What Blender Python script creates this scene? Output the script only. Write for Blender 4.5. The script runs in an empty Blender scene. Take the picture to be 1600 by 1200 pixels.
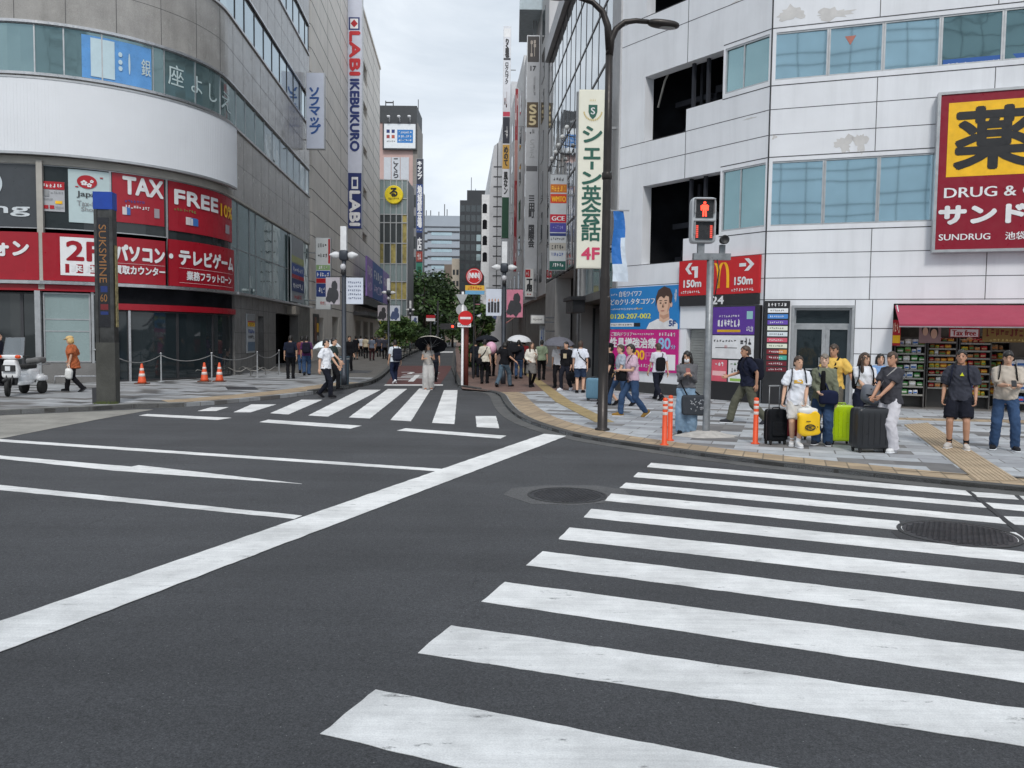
import bpy, bmesh, math, random
from mathutils import Vector, Matrix, noise
R = math.radians
rnd = random.Random(7)
sc = bpy.context.scene
COL = sc.collection

# ---------------------------------------------------------------- camera, sky, sun, exposure
F, HY, ROLL, CH = 1250.0, 525.0, 0.012, 1.9
PITCH = math.atan((600 - HY) / F)
cd = bpy.data.cameras.new('camera'); cam = bpy.data.objects.new('camera', cd); COL.objects.link(cam)
cd.sensor_width = 36; cd.lens = 36 * F / 1600; cd.clip_start = .1; cd.clip_end = 4000
CROT = Matrix.Rotation(math.pi / 2 - PITCH, 3, 'X') @ Matrix.Rotation(ROLL, 3, 'Z')
cam.matrix_world = Matrix.Translation((0, 0, CH)) @ CROT.to_4x4()
sc.camera = cam

SUN_EL, SUN_AZ = R(46), R(176)      # azimuth clockwise from +Y
world = bpy.data.worlds.new('World'); sc.world = world; world.use_nodes = True
nt = world.node_tree; N = nt.nodes; L = nt.links
bg = N['Background']
sky = N.new('ShaderNodeTexSky'); sky.sky_type = 'NISHITA'; sky.sun_disc = False
sky.sun_elevation = SUN_EL; sky.sun_rotation = SUN_AZ
sc_ = N.new('ShaderNodeMix'); sc_.data_type = 'RGBA'; sc_.blend_type = 'MULTIPLY'; sc_.inputs[0].default_value = 1
sc_.inputs[7].default_value = (.1, .1, .1, 1); L.new(sky.outputs[0], sc_.inputs[6])
tcw = N.new('ShaderNodeTexCoord'); mp = N.new('ShaderNodeMapping'); mp.inputs['Scale'].default_value = (1, 1, 2.6)
L.new(tcw.outputs['Generated'], mp.inputs[0])
nz = N.new('ShaderNodeTexNoise'); nz.inputs['Scale'].default_value = 3.0; nz.inputs['Detail'].default_value = 7; nz.inputs['Roughness'].default_value = .55
nz.inputs['Distortion'].default_value = .5
L.new(mp.outputs[0], nz.inputs[0])
rp = N.new('ShaderNodeValToRGB'); L.new(nz.outputs[0], rp.inputs[0])
rp.color_ramp.elements[0].position = .3; rp.color_ramp.elements[0].color = (.50, .565, .64, 1)
rp.color_ramp.elements[1].position = .7; rp.color_ramp.elements[1].color = (.86, .91, .96, 1)
mxw = N.new('ShaderNodeMix'); mxw.data_type = 'RGBA'; mxw.inputs[0].default_value = .93
L.new(sc_.outputs[2], mxw.inputs[6]); L.new(rp.outputs[0], mxw.inputs[7]); L.new(mxw.outputs[2], bg.inputs[0])
bg.inputs[1].default_value = 1.0
sl = bpy.data.lights.new('sun', 'SUN'); sl.energy = 1.5; sl.angle = R(12); sl.color = (1, .965, .92)
so = bpy.data.objects.new('sun', sl); COL.objects.link(so); so.location = (-20, -30, 60)
sdir = Vector((math.sin(SUN_AZ) * math.cos(SUN_EL), math.cos(SUN_AZ) * math.cos(SUN_EL), math.sin(SUN_EL)))
so.rotation_euler = sdir.to_track_quat('Z', 'Y').to_euler()
sc.view_settings.view_transform = 'Standard'; sc.view_settings.look = 'None'
sc.view_settings.exposure = .27; sc.view_settings.gamma = 1; sc.view_settings.use_curve_mapping = False
sc.cycles.max_bounces = 6; sc.cycles.use_denoising = True

# ---------------------------------------------------------------- projection helpers (photo measurements -> places on the ground / walls)
def ray(x, y):
    return CROT @ Vector(((x - 800) / F, -(y - 600) / F, -1))
def G(x, y, z=0.0):
    d = ray(x, y); t = (z - CH) / d.z
    return Vector((d.x * t, d.y * t, z))
class Face:
    """vertical wall frame: s along the wall to the viewer's right, h up, n out of the wall"""
    curved = False
    def __init__(f, o, d):
        f.o = Vector((o[0], o[1])); f.d = Vector((d[0], d[1])).normalized(); f.n = Vector((f.d.y, -f.d.x))
    def __call__(f, s, h, n=0.0):
        p = f.o + f.d * s + f.n * n
        return Vector((p.x, p.y, h))
    def hit(f, x, y, n=0.0):
        d = ray(x, y); o = f.o + f.n * n
        t = o.dot(f.n) / (d.x * f.n.x + d.y * f.n.y)
        p = Vector((d.x * t, d.y * t)); return (p - f.o).dot(f.d), CH + d.z * t
    def rect(f, x0, y0, x1, y1, n=0.0):
        a = f.hit(x0, y0, n); b = f.hit(x1, y1, n); c = f.hit(x0, y1, n); e = f.hit(x1, y0, n)
        return (a[0] + c[0]) / 2, (b[0] + e[0]) / 2, (c[1] + b[1]) / 2, (a[1] + e[1]) / 2
    def quad(f, tl, tr, br, bl, n=0.0):
        q = [f.hit(*p, n) for p in (tl, tr, br, bl)]
        return (q[0][0] + q[3][0]) / 2, (q[1][0] + q[2][0]) / 2, (q[3][1] + q[2][1]) / 2, (q[0][1] + q[1][1]) / 2
AD = Vector((-.068, .998)).normalized()                      # direction of the side street
ANG0 = math.atan2(-AD.x, AD.y)
class Curve:
    """the rounded corner facade: arc for t<0, straight along the side street for t>0"""
    curved = True
    def __init__(f, c, r):
        f.c = Vector(c); f.r = r; f.tl = -r * R(112)
    def __call__(f, t, h, n=0.0):
        a = ANG0 + max(min(t, 0), f.tl) / f.r
        nv = Vector((math.cos(a), math.sin(a))); p = f.c + nv * (f.r + n)
        if t > 0: p = p + AD * t
        elif t < f.tl: p = p - Vector((-nv.y, nv.x)) * (f.tl - t)
        return Vector((p.x, p.y, h))
    def hit(f, x, y, n=0.0):
        d = ray(x, y); best = None; prev = None; t = -15.0
        while t < 24:
            p = f(t, 0, n); g = p.x * d.y - p.y * d.x
            if prev is not None and prev * g <= 0:
                tt = t - .05 * abs(g) / (abs(g) + abs(prev) + 1e-9); p = f(tt, 0, n); k = p.y / d.y
                if best is None or k < best[2]: best = (tt, CH + d.z * k, k)
            prev = g; t += .05
        return best[0], best[1]
    rect = Face.rect; quad = Face.quad
def Zf(z):                                                   # a plane square to the view at depth z
    return Face((0, z), (1, 0))

# ---------------------------------------------------------------- object helpers
def tag(o, label=None, cat=None, group=None, kind=None):
    if label: o['label'] = label
    if cat: o['category'] = cat
    if group: o['group'] = group
    if kind: o['kind'] = kind
    return o
def thing(name, label, cat, loc=(0, 0, 0), rz=0.0, group=None):
    o = bpy.data.objects.new(name, None); COL.objects.link(o)
    o.location = Vector(loc); o.rotation_euler = (0, 0, rz); o.empty_display_size = .2
    return tag(o, label, cat, group)
def rootmat(o):
    while o.parent: o = o.parent
    return Matrix.Translation(o.location) @ Matrix.Rotation(o.rotation_euler.z, 4, 'Z')
class MB:
    """collects shapes and links them as ONE mesh object"""
    def __init__(s, f=None):
        s.v = []; s.fc = []; s.mi = []; s.sm = []; s.f = f; s.m = 0; s.smooth = False
    def P(s, p):
        return Vector(s.f(*p)) if s.f else Vector(p)
    def add(s, vs, fs, m=None, smooth=None, raw=False):
        b = len(s.v); s.v += [Vector(p) if raw else s.P(p) for p in vs]
        for f in fs:
            s.fc.append([b + i for i in f]); s.mi.append(s.m if m is None else m); s.sm.append(s.smooth if smooth is None else smooth)
        return s
    def box(s, a0, a1, b0, b1, c0, c1, m=None, sub=None):
        if a1 < a0: a0, a1 = a1, a0
        if sub is None: sub = max(1, int((a1 - a0) / .35)) if getattr(s.f, 'curved', False) else 1
        vs = []
        for i in range(sub + 1):
            a = a0 + (a1 - a0) * i / sub
            vs += [(a, b0, c0), (a, b1, c0), (a, b1, c1), (a, b0, c1)]
        fs = [(0, 1, 2, 3), (4 * sub, 4 * sub + 3, 4 * sub + 2, 4 * sub + 1)]
        for i in range(sub):
            for k in range(4):
                fs.append((4 * i + k, 4 * i + 4 + k, 4 * i + 4 + (k + 1) % 4, 4 * i + (k + 1) % 4))
        return s.add(vs, fs, m)
    def obox(s, c, size, rot=None, m=None):
        c = Vector(c); rot = rot or Matrix.Identity(3); x, y, z = [k / 2 for k in size]
        vs = [c + rot @ Vector((sx * x, sy * y, sz * z)) for sx in (-1, 1) for sy in (-1, 1) for sz in (-1, 1)]
        return s.add(vs, [(0, 1, 3, 2), (4, 6, 7, 5), (0, 4, 5, 1), (2, 3, 7, 6), (0, 2, 6, 4), (1, 5, 7, 3)], m)
    def quad(s, pts, m=None):
        return s.add(pts, [tuple(range(len(pts)))], m)
    def prism(s, pts, z0, z1, m=None):
        n = len(pts); vs = [(p[0], p[1], z0) for p in pts] + [(p[0], p[1], z1) for p in pts]
        return s.add(vs, [tuple(range(n - 1, -1, -1)), tuple(range(n, 2 * n))] + [(i, (i + 1) % n, n + (i + 1) % n, n + i) for i in range(n)], m)
    def tube(s, pts, rad, seg=10, m=None, smooth=True, flat=1.0, capend=True, up=None):
        pts = [Vector(p) for p in pts]; n = len(pts)
        if not hasattr(rad, '__len__'): rad = [rad] * n
        vs = []; prev = None
        for i, p in enumerate(pts):
            t = (pts[min(i + 1, n - 1)] - pts[max(i - 1, 0)])
            if t.length < 1e-9: t = Vector((0, 0, 1))
            t.normalize()
            if prev is None:
                ref = Vector(up) if up else (Vector((1, 0, 0)) if abs(t.x) < .8 else Vector((0, 1, 0)))
            else: ref = prev
            a = (ref - t * ref.dot(t))
            if a.length < 1e-6: a = t.orthogonal()
            a.normalize(); b = t.cross(a); prev = a
            r = rad[i]
            for k in range(seg):
                w = 2 * math.pi * k / seg
                vs.append(p + a * (math.cos(w) * r) + b * (math.sin(w) * r * flat))
        fs = [(i * seg + k, i * seg + (k + 1) % seg, (i + 1) * seg + (k + 1) % seg, (i + 1) * seg + k) for i in range(n - 1) for k in range(seg)]
        if capend: fs += [tuple(range(seg - 1, -1, -1)), tuple((n - 1) * seg + k for k in range(seg))]
        return s.add(vs, fs, m, smooth)
    def lathe(s, c, prof, seg=20, m=None, smooth=True, axis=None, arc=None):
        c = Vector(c); q = axis or Matrix.Identity(3); vs = []; n = len(prof)
        for r, z in prof:
            for k in range(seg):
                w = 2 * math.pi * k / seg
                vs.append(c + q @ Vector((r * math.cos(w), r * math.sin(w), z)))
        fs = [(i * seg + k, i * seg + (k + 1) % seg, (i + 1) * seg + (k + 1) % seg, (i + 1) * seg + k) for i in range(n - 1) for k in range(seg)]
        fs += [tuple(range(seg - 1, -1, -1)), tuple((n - 1) * seg + k for k in range(seg))]
        return s.add(vs, fs, m, smooth)
    def sq(s, c, size, e=.35, rot=None, nu=20, nv=12, m=None, smooth=True, fn=None):
        """rounded box / ellipsoid (superquadric)"""
        c = Vector(c); rot = rot or Matrix.Identity(3); pw = lambda x: math.copysign(abs(x) ** e, x)
        vs = []
        for j in range(nv + 1):
            ph = -math.pi / 2 + math.pi * j / nv
            for i in range(nu):
                th = 2 * math.pi * i / nu
                p = Vector((pw(math.cos(ph)) * pw(math.cos(th)) * size[0] / 2, pw(math.cos(ph)) * pw(math.sin(th)) * size[1] / 2, pw(math.sin(ph)) * size[2] / 2))
                if fn: p = fn(p)
                vs.append(c + rot @ p)
        fs = [(j * nu + i, j * nu + (i + 1) % nu, (j + 1) * nu + (i + 1) % nu, (j + 1) * nu + i) for j in range(nv) for i in range(nu)]
        return s.add(vs, fs, m, smooth)
    def text(s, body, r, n, m=None, bold=0.0, vert=False, keep=False):
        """lettering stretched into the rectangle r=(s0,s1,h0,h1) of the current frame"""
        vs, fs = glyphs(body, vert)
        if not vs: return s
        x0 = min(p[0] for p in vs); x1 = max(p[0] for p in vs); y0 = min(p[1] for p in vs); y1 = max(p[1] for p in vs)
        sx = (r[1] - r[0]) / max(x1 - x0, 1e-6); sy = (r[3] - r[2]) / max(y1 - y0, 1e-6); ox = oy = 0
        if keep:
            k = min(sx, sy); ox = ((r[1] - r[0]) - k * (x1 - x0)) / 2; oy = ((r[3] - r[2]) - k * (y1 - y0)) / 2; sx = sy = k
        for q, (dx, dy) in enumerate([(0, 0)] + [(bold * math.cos(w_ * .7854), bold * math.sin(w_ * .7854)) for w_ in range(8)] if bold > .011 else ((0, 0), (bold, 0), (-bold, 0)) if bold else ((0, 0),)):
            s.add([(r[0] + ox + (p[0] - x0) * sx + dx, r[2] + oy + (p[1] - y0) * sy + dy, n + q * .0008) for p in vs], fs, m, False)
        return s
    def dashes(s, r, n, m=None, cnt=8, seed=1):
        """a line of writing too small to read: short uneven strokes"""
        g = random.Random(seed); w = (r[1] - r[0]) / cnt; hh = r[3] - r[2]
        for i in range(cnt):
            x = r[0] + w * i
            for _ in range(3):
                if g.random() < .5:
                    y = r[2] + hh * g.random() * .8; s.box(x + w * .1, x + w * g.uniform(.6, .85), y, y + hh * .16, n - .002, n, m, 1)
                else:
                    xx = x + w * g.uniform(.1, .6); s.box(xx, xx + w * .18, r[2] + hh * g.uniform(0, .3), r[3] - hh * g.uniform(0, .2), n - .002, n + .001, m, 1)
        return s
    def build(s, name, mats, parent=None, recalc=True, bev=0.0):
        me = bpy.data.meshes.new(name)
        inv = rootmat(parent).inverted() if parent else None
        vs = [inv @ p for p in s.v] if inv else s.v
        me.from_pydata([tuple(p) for p in vs], [], s.fc)
        for m in (mats if isinstance(mats, (list, tuple)) else [mats]): me.materials.append(m)
        me.polygons.foreach_set('material_index', s.mi); me.polygons.foreach_set('use_smooth', s.sm)
        if recalc:
            b = bmesh.new(); b.from_mesh(me); bmesh.ops.recalc_face_normals(b, faces=b.faces); b.to_mesh(me); b.free()
        me.update()
        o = bpy.data.objects.new(name, me); COL.objects.link(o)
        if parent: o.parent = parent
        if bev:
            md = o.modifiers.new('bevel', 'BEVEL'); md.width = bev; md.segments = 2; md.limit_method = 'ANGLE'
        return o
_gc = {}
def glyphs(body, vert=False):
    k = (body, vert)
    if k not in _gc:
        cu = bpy.data.curves.new('lettering', 'FONT'); cu.resolution_u = 3
        if vert: cu.body = '\n'.join(body); cu.align_x = 'CENTER'; cu.space_line = .86
        else: cu.body = body
        o = bpy.data.objects.new('lettering', cu)
        COL.objects.link(o)
        me = bpy.data.meshes.new_from_object(o)
        _gc[k] = ([tuple(v.co) for v in me.vertices], [tuple(p.vertices) for p in me.polygons])
        bpy.data.objects.remove(o); bpy.data.meshes.remove(me); bpy.data.curves.remove(cu)
    return _gc[k]
def children(o): return list(o.children)
def copy_tree(o, parent=None):
    c = o.copy(); COL.objects.link(c)
    if parent: c.parent = parent
    for ch in children(o): copy_tree(ch, c)
    return c

# ---------------------------------------------------------------- materials
def lin(r, g, b):
    f = lambda u: (u / 255) / 12.92 if u <= 10 else ((u / 255 + .055) / 1.055) ** 2.4
    return (f(r), f(g), f(b))
_mc = {}
def mat(name, col, rough=.6, metal=0.0, var=.12, vs=3.0, bump=0.0, bs=40.0, spec=.5, streak=0.0, emit=None, speck=0.0, stretch=None, coat=0.0):
    if name in _mc: return _mc[name]
    m = bpy.data.materials.new(name); m.use_nodes = True; _mc[name] = m
    n = m.node_tree.nodes; l = m.node_tree.links; b = n['Principled BSDF']
    b.inputs['Roughness'].default_value = rough; b.inputs['Metallic'].default_value = metal
    b.inputs['Specular IOR Level'].default_value = spec; b.inputs['Coat Weight'].default_value = coat
    pos = n.new('ShaderNodeNewGeometry').outputs['Position']
    if stretch:
        mpn = n.new('ShaderNodeMapping'); mpn.inputs['Scale'].default_value = stretch; l.new(pos, mpn.inputs[0]); pos2 = mpn.outputs[0]
    else: pos2 = pos
    def noi(src, scale, det=5, r=.6):
        t = n.new('ShaderNodeTexNoise'); t.inputs['Scale'].default_value = scale; t.inputs['Detail'].default_value = det; t.inputs['Roughness'].default_value = r
        l.new(src, t.inputs[0]); return t.outputs[0]
    def rng(src, lo, hi, a=.3, z=.7):
        q = n.new('ShaderNodeMapRange'); q.inputs[1].default_value = a; q.inputs[2].default_value = z; q.inputs[3].default_value = lo; q.inputs[4].default_value = hi
        l.new(src, q.inputs[0]); return q.outputs[0]
    def mul(a, bb):
        q = n.new('ShaderNodeMath'); q.operation = 'MULTIPLY'; l.new(a, q.inputs[0]); l.new(bb, q.inputs[1]); return q.outputs[0]
    fac = rng(noi(pos2, vs), 1 - var, 1 + var)
    if speck: fac = mul(fac, rng(noi(pos, 95, 2), 1 - speck, 1 + speck))
    if streak:
        mpn = n.new('ShaderNodeMapping'); mpn.inputs['Scale'].default_value = (1.5, 1.5, .12); l.new(pos, mpn.inputs[0])
        fac = mul(fac, rng(noi(mpn.outputs[0], 1.7, 7, .65), 1 - streak, 1.0, .32, .55))
    mx = n.new('ShaderNodeMix'); mx.data_type = 'RGBA'; mx.blend_type = 'MULTIPLY'; mx.inputs[0].default_value = 1
    mx.inputs[6].default_value = (*col, 1); l.new(fac, mx.inputs[7]); l.new(mx.outputs[2], b.inputs['Base Color'])
    l.new(rng(noi(pos, vs * 2.3, 4), max(rough - .08, .02), min(rough + .1, 1)), b.inputs['Roughness'])
    if bump:
        bp = n.new('ShaderNodeBump'); bp.inputs['Strength'].default_value = bump; bp.inputs['Distance'].default_value = .02
        l.new(noi(pos, bs, 4), bp.inputs['Height']); l.new(bp.outputs[0], b.inputs['Normal'])
    if emit: b.inputs['Emission Color'].default_value = (*emit[0], 1); b.inputs['Emission Strength'].default_value = emit[1]
    return m
def glass(name, col, rough=.04, metal=0.0, wave=.35, spec=.6, ws=.9):
    """window pane: glossy sheet with the slight waviness of real glazing"""
    if name in _mc: return _mc[name]
    m = mat(name, col, rough, metal, .08, .6, spec=spec); n = m.node_tree.nodes; l = m.node_tree.links; b = n['Principled BSDF']
    for k in list(b.inputs['Roughness'].links): l.remove(k)
    b.inputs['Roughness'].default_value = rough
    t = n.new('ShaderNodeTexNoise'); t.inputs['Scale'].default_value = ws; t.inputs['Detail'].default_value = 1.5
    g = n.new('ShaderNodeNewGeometry'); l.new(g.outputs['Position'], t.inputs[0])
    bp = n.new('ShaderNodeBump'); bp.inputs['Strength'].default_value = wave; bp.inputs['Distance'].default_value = .03
    l.new(t.outputs[0], bp.inputs['Height']); l.new(bp.outputs[0], b.inputs['Normal'])
    return m
def clear_glass(name, tint=(.8, .9, .9), a=.35):
    if name in _mc: return _mc[name]
    m = bpy.data.materials.new(name); m.use_nodes = True; _mc[name] = m
    n = m.node_tree.nodes; l = m.node_tree.links; out = n['Material Output']; b = n['Principled BSDF']
    b.inputs['Base Color'].default_value = (*tint, 1); b.inputs['Roughness'].default_value = .03; b.inputs['Alpha'].default_value = a
    return m
def paving(name, cols, size, ang, mortar=(.16, .155, .15), rough=.75, gap=.012, offset=.5, squash=1.0):
    """rectangular slabs: a tone of its own for each slab"""
    m = bpy.data.materials.new(name); m.use_nodes = True; _mc[name] = m
    n = m.node_tree.nodes; l = m.node_tree.links; b = n['Principled BSDF']; b.inputs['Roughness'].default_value = rough
    g = n.new('ShaderNodeNewGeometry'); mpn = n.new('ShaderNodeMapping'); mpn.inputs['Rotation'].default_value = (0, 0, ang)
    l.new(g.outputs['Position'], mpn.inputs[0])
    br = n.new('ShaderNodeTexBrick'); br.offset = offset; br.squash = squash; br.squash_frequency = 3
    br.inputs['Scale'].default_value = 1; br.inputs['Brick Width'].default_value = size[0]; br.inputs['Row Height'].default_value = size[1]
    br.inputs['Mortar Size'].default_value = gap; br.inputs['Mortar Smooth'].default_value = .1
    br.inputs['Color1'].default_value = (0, 0, 0, 1); br.inputs['Color2'].default_value = (1, 1, 1, 1); br.inputs['Mortar'].default_value = (.5, .5, .5, 1)
    l.new(mpn.outputs[0], br.inputs[0])
    rp = n.new('ShaderNodeValToRGB'); rp.color_ramp.interpolation = 'CONSTANT'; l.new(br.outputs['Color'], rp.inputs[0])
    while len(rp.color_ramp.elements) < len(cols): rp.color_ramp.elements.new(.5)
    for e, (p, c) in zip(rp.color_ramp.elements, cols): e.position = p; e.color = (*c, 1)
    t = n.new('ShaderNodeTexNoise'); t.inputs['Scale'].default_value = 2.2; t.inputs['Detail'].default_value = 7; t.inputs['Roughness'].default_value = .7; l.new(g.outputs['Position'], t.inputs[0])
    q = n.new('ShaderNodeMapRange'); q.inputs[1].default_value = .3; q.inputs[2].default_value = .7; q.inputs[3].default_value = .74; q.inputs[4].default_value = 1.18; l.new(t.outputs[0], q.inputs[0])
    mx = n.new('ShaderNodeMix'); mx.data_type = 'RGBA'; mx.blend_type = 'MULTIPLY'; mx.inputs[0].default_value = 1; l.new(rp.outputs[0], mx.inputs[6]); l.new(q.outputs[0], mx.inputs[7])
    mm = n.new('ShaderNodeMix'); mm.data_type = 'RGBA'; l.new(br.outputs['Fac'], mm.inputs[0]); l.new(mx.outputs[2], mm.inputs[6]); mm.inputs[7].default_value = (*mortar, 1)
    l.new(mm.outputs[2], b.inputs['Base Color'])
    bp = n.new('ShaderNodeBump'); bp.inputs['Strength'].default_value = .4; bp.inputs['Distance'].default_value = .006; bp.invert = True
    l.new(br.outputs['Fac'], bp.inputs['Height']); l.new(bp.outputs[0], b.inputs['Normal'])
    return m
def asphalt(name, base, seed=0.0):
    m = bpy.data.materials.new(name); m.use_nodes = True; _mc[name] = m
    n = m.node_tree.nodes; l = m.node_tree.links; b = n['Principled BSDF']; b.inputs['Roughness'].default_value = .85
    g = n.new('ShaderNodeNewGeometry').outputs['Position']
    def noi(sc, det, r=.6, st=None):
        src = g
        if st:
            q = n.new('ShaderNodeMapping'); q.inputs['Scale'].default_value = st; q.inputs['Rotation'].default_value = (0, 0, R(19)); l.new(g, q.inputs[0]); src = q.outputs[0]
        t = n.new('ShaderNodeTexNoise'); t.inputs['Scale'].default_value = sc; t.inputs['Detail'].default_value = det; t.inputs['Roughness'].default_value = r; l.new(src, t.inputs[0]); return t.outputs[0]
    def rng(src, lo, hi, a, z):
        q = n.new('ShaderNodeMapRange'); q.inputs[1].default_value = a; q.inputs[2].default_value = z; q.inputs[3].default_value = lo; q.inputs[4].default_value = hi; l.new(src, q.inputs[0]); return q.outputs[0]
    def op(o, a, c):
        q = n.new('ShaderNodeMath'); q.operation = o
        for i, u in enumerate((a, c)):
            if isinstance(u, float): q.inputs[i].default_value = u
            else: l.new(u, q.inputs[i])
        return q.outputs[0]
    f = rng(noi(.33, 6), .76, 1.24, .3, .7)
    f = op('MULTIPLY', f, rng(noi(1.0, 6, .65, (.1, 1.3, 1)), .82, 1.15, .3, .7))
    f = op('MULTIPLY', f, rng(noi(120, 2, .75), .35, 1.75, .25, .75))
    f = op('MULTIPLY', f, rng(noi(52, 4, .7), .6, 1.4, .28, .72))
    v = n.new('ShaderNodeTexVoronoi'); v.inputs['Scale'].default_value = 34; l.new(g, v.inputs[0])     # pale stone chips
    chip = op('LESS_THAN', v.outputs['Distance'], .12); wn = n.new('ShaderNodeTexWhiteNoise'); l.new(v.outputs['Position'], wn.inputs[0])
    chip = op('MULTIPLY', chip, op('GREATER_THAN', wn.outputs[0], .9))
    vc = n.new('ShaderNodeTexVoronoi'); vc.feature = 'DISTANCE_TO_EDGE'; vc.inputs['Scale'].default_value = .42          # hairline cracks
    wv = n.new('ShaderNodeTexNoise'); wv.inputs['Scale'].default_value = 2.5; wv.inputs['Detail'].default_value = 6; l.new(g, wv.inputs[0])
    va = n.new('ShaderNodeVectorMath'); va.operation = 'MULTIPLY_ADD'; va.inputs[1].default_value = (.7, .7, .7); l.new(wv.outputs['Color'], va.inputs[0]); l.new(g, va.inputs[2]); l.new(va.outputs[0], vc.inputs[0])
    crk = op('MULTIPLY', rng(vc.outputs['Distance'], 1.0, 0.0, .0015, .005), rng(noi(.3, 3), 0.0, .3, .5, .58))
    f = op('MULTIPLY', f, op('SUBTRACT', 1.0, crk))
    f = op('MULTIPLY', f, rng(noi(1.6, 7, .7), .62, 1.0, .27, .36))                                                # oil and damp stains
    mx = n.new('ShaderNodeMix'); mx.data_type = 'RGBA'; mx.blend_type = 'MULTIPLY'; mx.inputs[0].default_value = 1; mx.inputs[6].default_value = (*base, 1); l.new(f, mx.inputs[7])
    m2 = n.new('ShaderNodeMix'); m2.data_type = 'RGBA'; l.new(op('MULTIPLY', chip, .75), m2.inputs[0]); l.new(mx.outputs[2], m2.inputs[6]); m2.inputs[7].default_value = (.3, .3, .3, 1)
    l.new(m2.outputs[2], b.inputs['Base Color'])
    bp = n.new('ShaderNodeBump'); bp.inputs['Strength'].default_value = .55; bp.inputs['Distance'].default_value = .006
    l.new(noi(130, 3, .7), bp.inputs['Height']); l.new(bp.outputs[0], b.inputs['Normal'])
    return m
def road_paint(name, col):
    """thermoplastic line paint: grainy, scuffed, with chips where the asphalt shows"""
    m = bpy.data.materials.new(name); m.use_nodes = True; _mc[name] = m
    n = m.node_tree.nodes; l = m.node_tree.links; b = n['Principled BSDF']; b.inputs['Roughness'].default_value = .6
    g = n.new('ShaderNodeNewGeometry').outputs['Position']
    def noi(sc, det, r=.6, st=None):
        src = g
        if st:
            q = n.new('ShaderNodeMapping'); q.inputs['Scale'].default_value = st; q.inputs['Rotation'].default_value = (0, 0, R(20)); l.new(g, q.inputs[0]); src = q.outputs[0]
        t = n.new('ShaderNodeTexNoise'); t.inputs['Scale'].default_value = sc; t.inputs['Detail'].default_value = det; t.inputs['Roughness'].default_value = r; l.new(src, t.inputs[0]); return t.outputs[0]
    def rng(src, lo, hi, a, z):
        q = n.new('ShaderNodeMapRange'); q.inputs[1].default_value = a; q.inputs[2].default_value = z; q.inputs[3].default_value = lo; q.inputs[4].default_value = hi; l.new(src, q.inputs[0]); return q.outputs[0]
    def mul(a, c):
        q = n.new('ShaderNodeMath'); q.operation = 'MULTIPLY'; l.new(a, q.inputs[0]); l.new(c, q.inputs[1]); return q.outputs[0]
    f = mul(rng(noi(1.1, 7, .7), .7, 1.06, .3, .6), rng(noi(3, 6, .75, (.25, 5, 1)), .86, 1.04, .3, .6))
    f = mul(f, rng(noi(110, 2), .88, 1.08, .3, .7))
    mx = n.new('ShaderNodeMix'); mx.data_type = 'RGBA'; mx.blend_type = 'MULTIPLY'; mx.inputs[0].default_value = 1; mx.inputs[6].default_value = (*col, 1); l.new(f, mx.inputs[7])
    m2 = n.new('ShaderNodeMix'); m2.data_type = 'RGBA'; l.new(mul(rng(noi(7, 8, .75, (.5, 1.6, 1)), 0, .9, .60, .66), rng(noi(60, 3), .3, 1, .4, .6)), m2.inputs[0]); l.new(mx.outputs[2], m2.inputs[6]); m2.inputs[7].default_value = (.13, .13, .13, 1)
    l.new(m2.outputs[2], b.inputs['Base Color'])
    bp = n.new('ShaderNodeBump'); bp.inputs['Strength'].default_value = .3; bp.inputs['Distance'].default_value = .004
    l.new(noi(120, 3, .7), bp.inputs['Height']); l.new(bp.outputs[0], b.inputs['Normal'])
    return m
WHITE = mat('white_paint', (.78, .78, .79), .45)
BLACK = mat('black_paint', (.018, .018, .02), .45)
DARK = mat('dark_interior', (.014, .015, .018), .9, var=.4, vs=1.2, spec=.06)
STEEL = mat('brushed_steel', (.55, .55, .56), .32, .9, var=.1, vs=5)
ALU = mat('satin_aluminium', (.5, .51, .52), .4, .7, var=.1, vs=4)
GREYM = mat('grey_painted_metal', (.3, .31, .32), .5, .3, var=.15, vs=6)
DGREY = mat('dark_grey_metal', (.06, .06, .065), .45, .4)
RUBBER = mat('black_rubber', (.02, .02, .02), .8)
RED = mat('sign_red', lin(176, 26, 38), .4)
YELLOW = mat('sign_yellow', lin(246, 190, 28), .45)
BLUE = mat('sign_blue', lin(38, 74, 150), .45)
def colour(r, g, b, rough=.5): return mat('paint_%d_%d_%d' % (r, g, b), lin(r, g, b), rough, var=.06)
# ---------------------------------------------------------------- ground, roads, pavements, markings
UD = Vector((-.946, .324)).normalized()                     # direction of the main street (to the left)
UA = math.atan2(UD.y, UD.x)
ASPH = asphalt('asphalt', (.056, .0575, .062)); ASPH2 = asphalt('asphalt_patch', (.036, .036, .039)); ASPH3 = asphalt('asphalt_light', (.088, .088, .09))
PAINT = road_paint('road_paint', (.82, .82, .81))
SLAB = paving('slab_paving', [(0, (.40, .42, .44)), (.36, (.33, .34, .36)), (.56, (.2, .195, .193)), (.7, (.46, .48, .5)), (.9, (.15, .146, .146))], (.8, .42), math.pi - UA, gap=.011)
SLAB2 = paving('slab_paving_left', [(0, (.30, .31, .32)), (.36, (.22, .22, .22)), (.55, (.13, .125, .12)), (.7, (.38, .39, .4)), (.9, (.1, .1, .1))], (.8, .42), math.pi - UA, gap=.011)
TAN = paving('tan_tactile_tiles', [(0, (.40, .30, .195)), (.4, (.345, .262, .175)), (.7, (.44, .335, .22))], (.3, .3), math.pi - UA, mortar=(.2, .16, .11), offset=0)
BRICK = paving('red_brick_paving', [(0, (.205, .125, .10)), (.4, (.17, .108, .09)), (.7, (.235, .15, .125))], (.22, .11), .3, mortar=(.12, .085, .07), gap=.008)
KERB = mat('kerb_stone', (.2, .2, .19), .8, var=.3, vs=2.5, bump=.4, bs=30)
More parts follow.
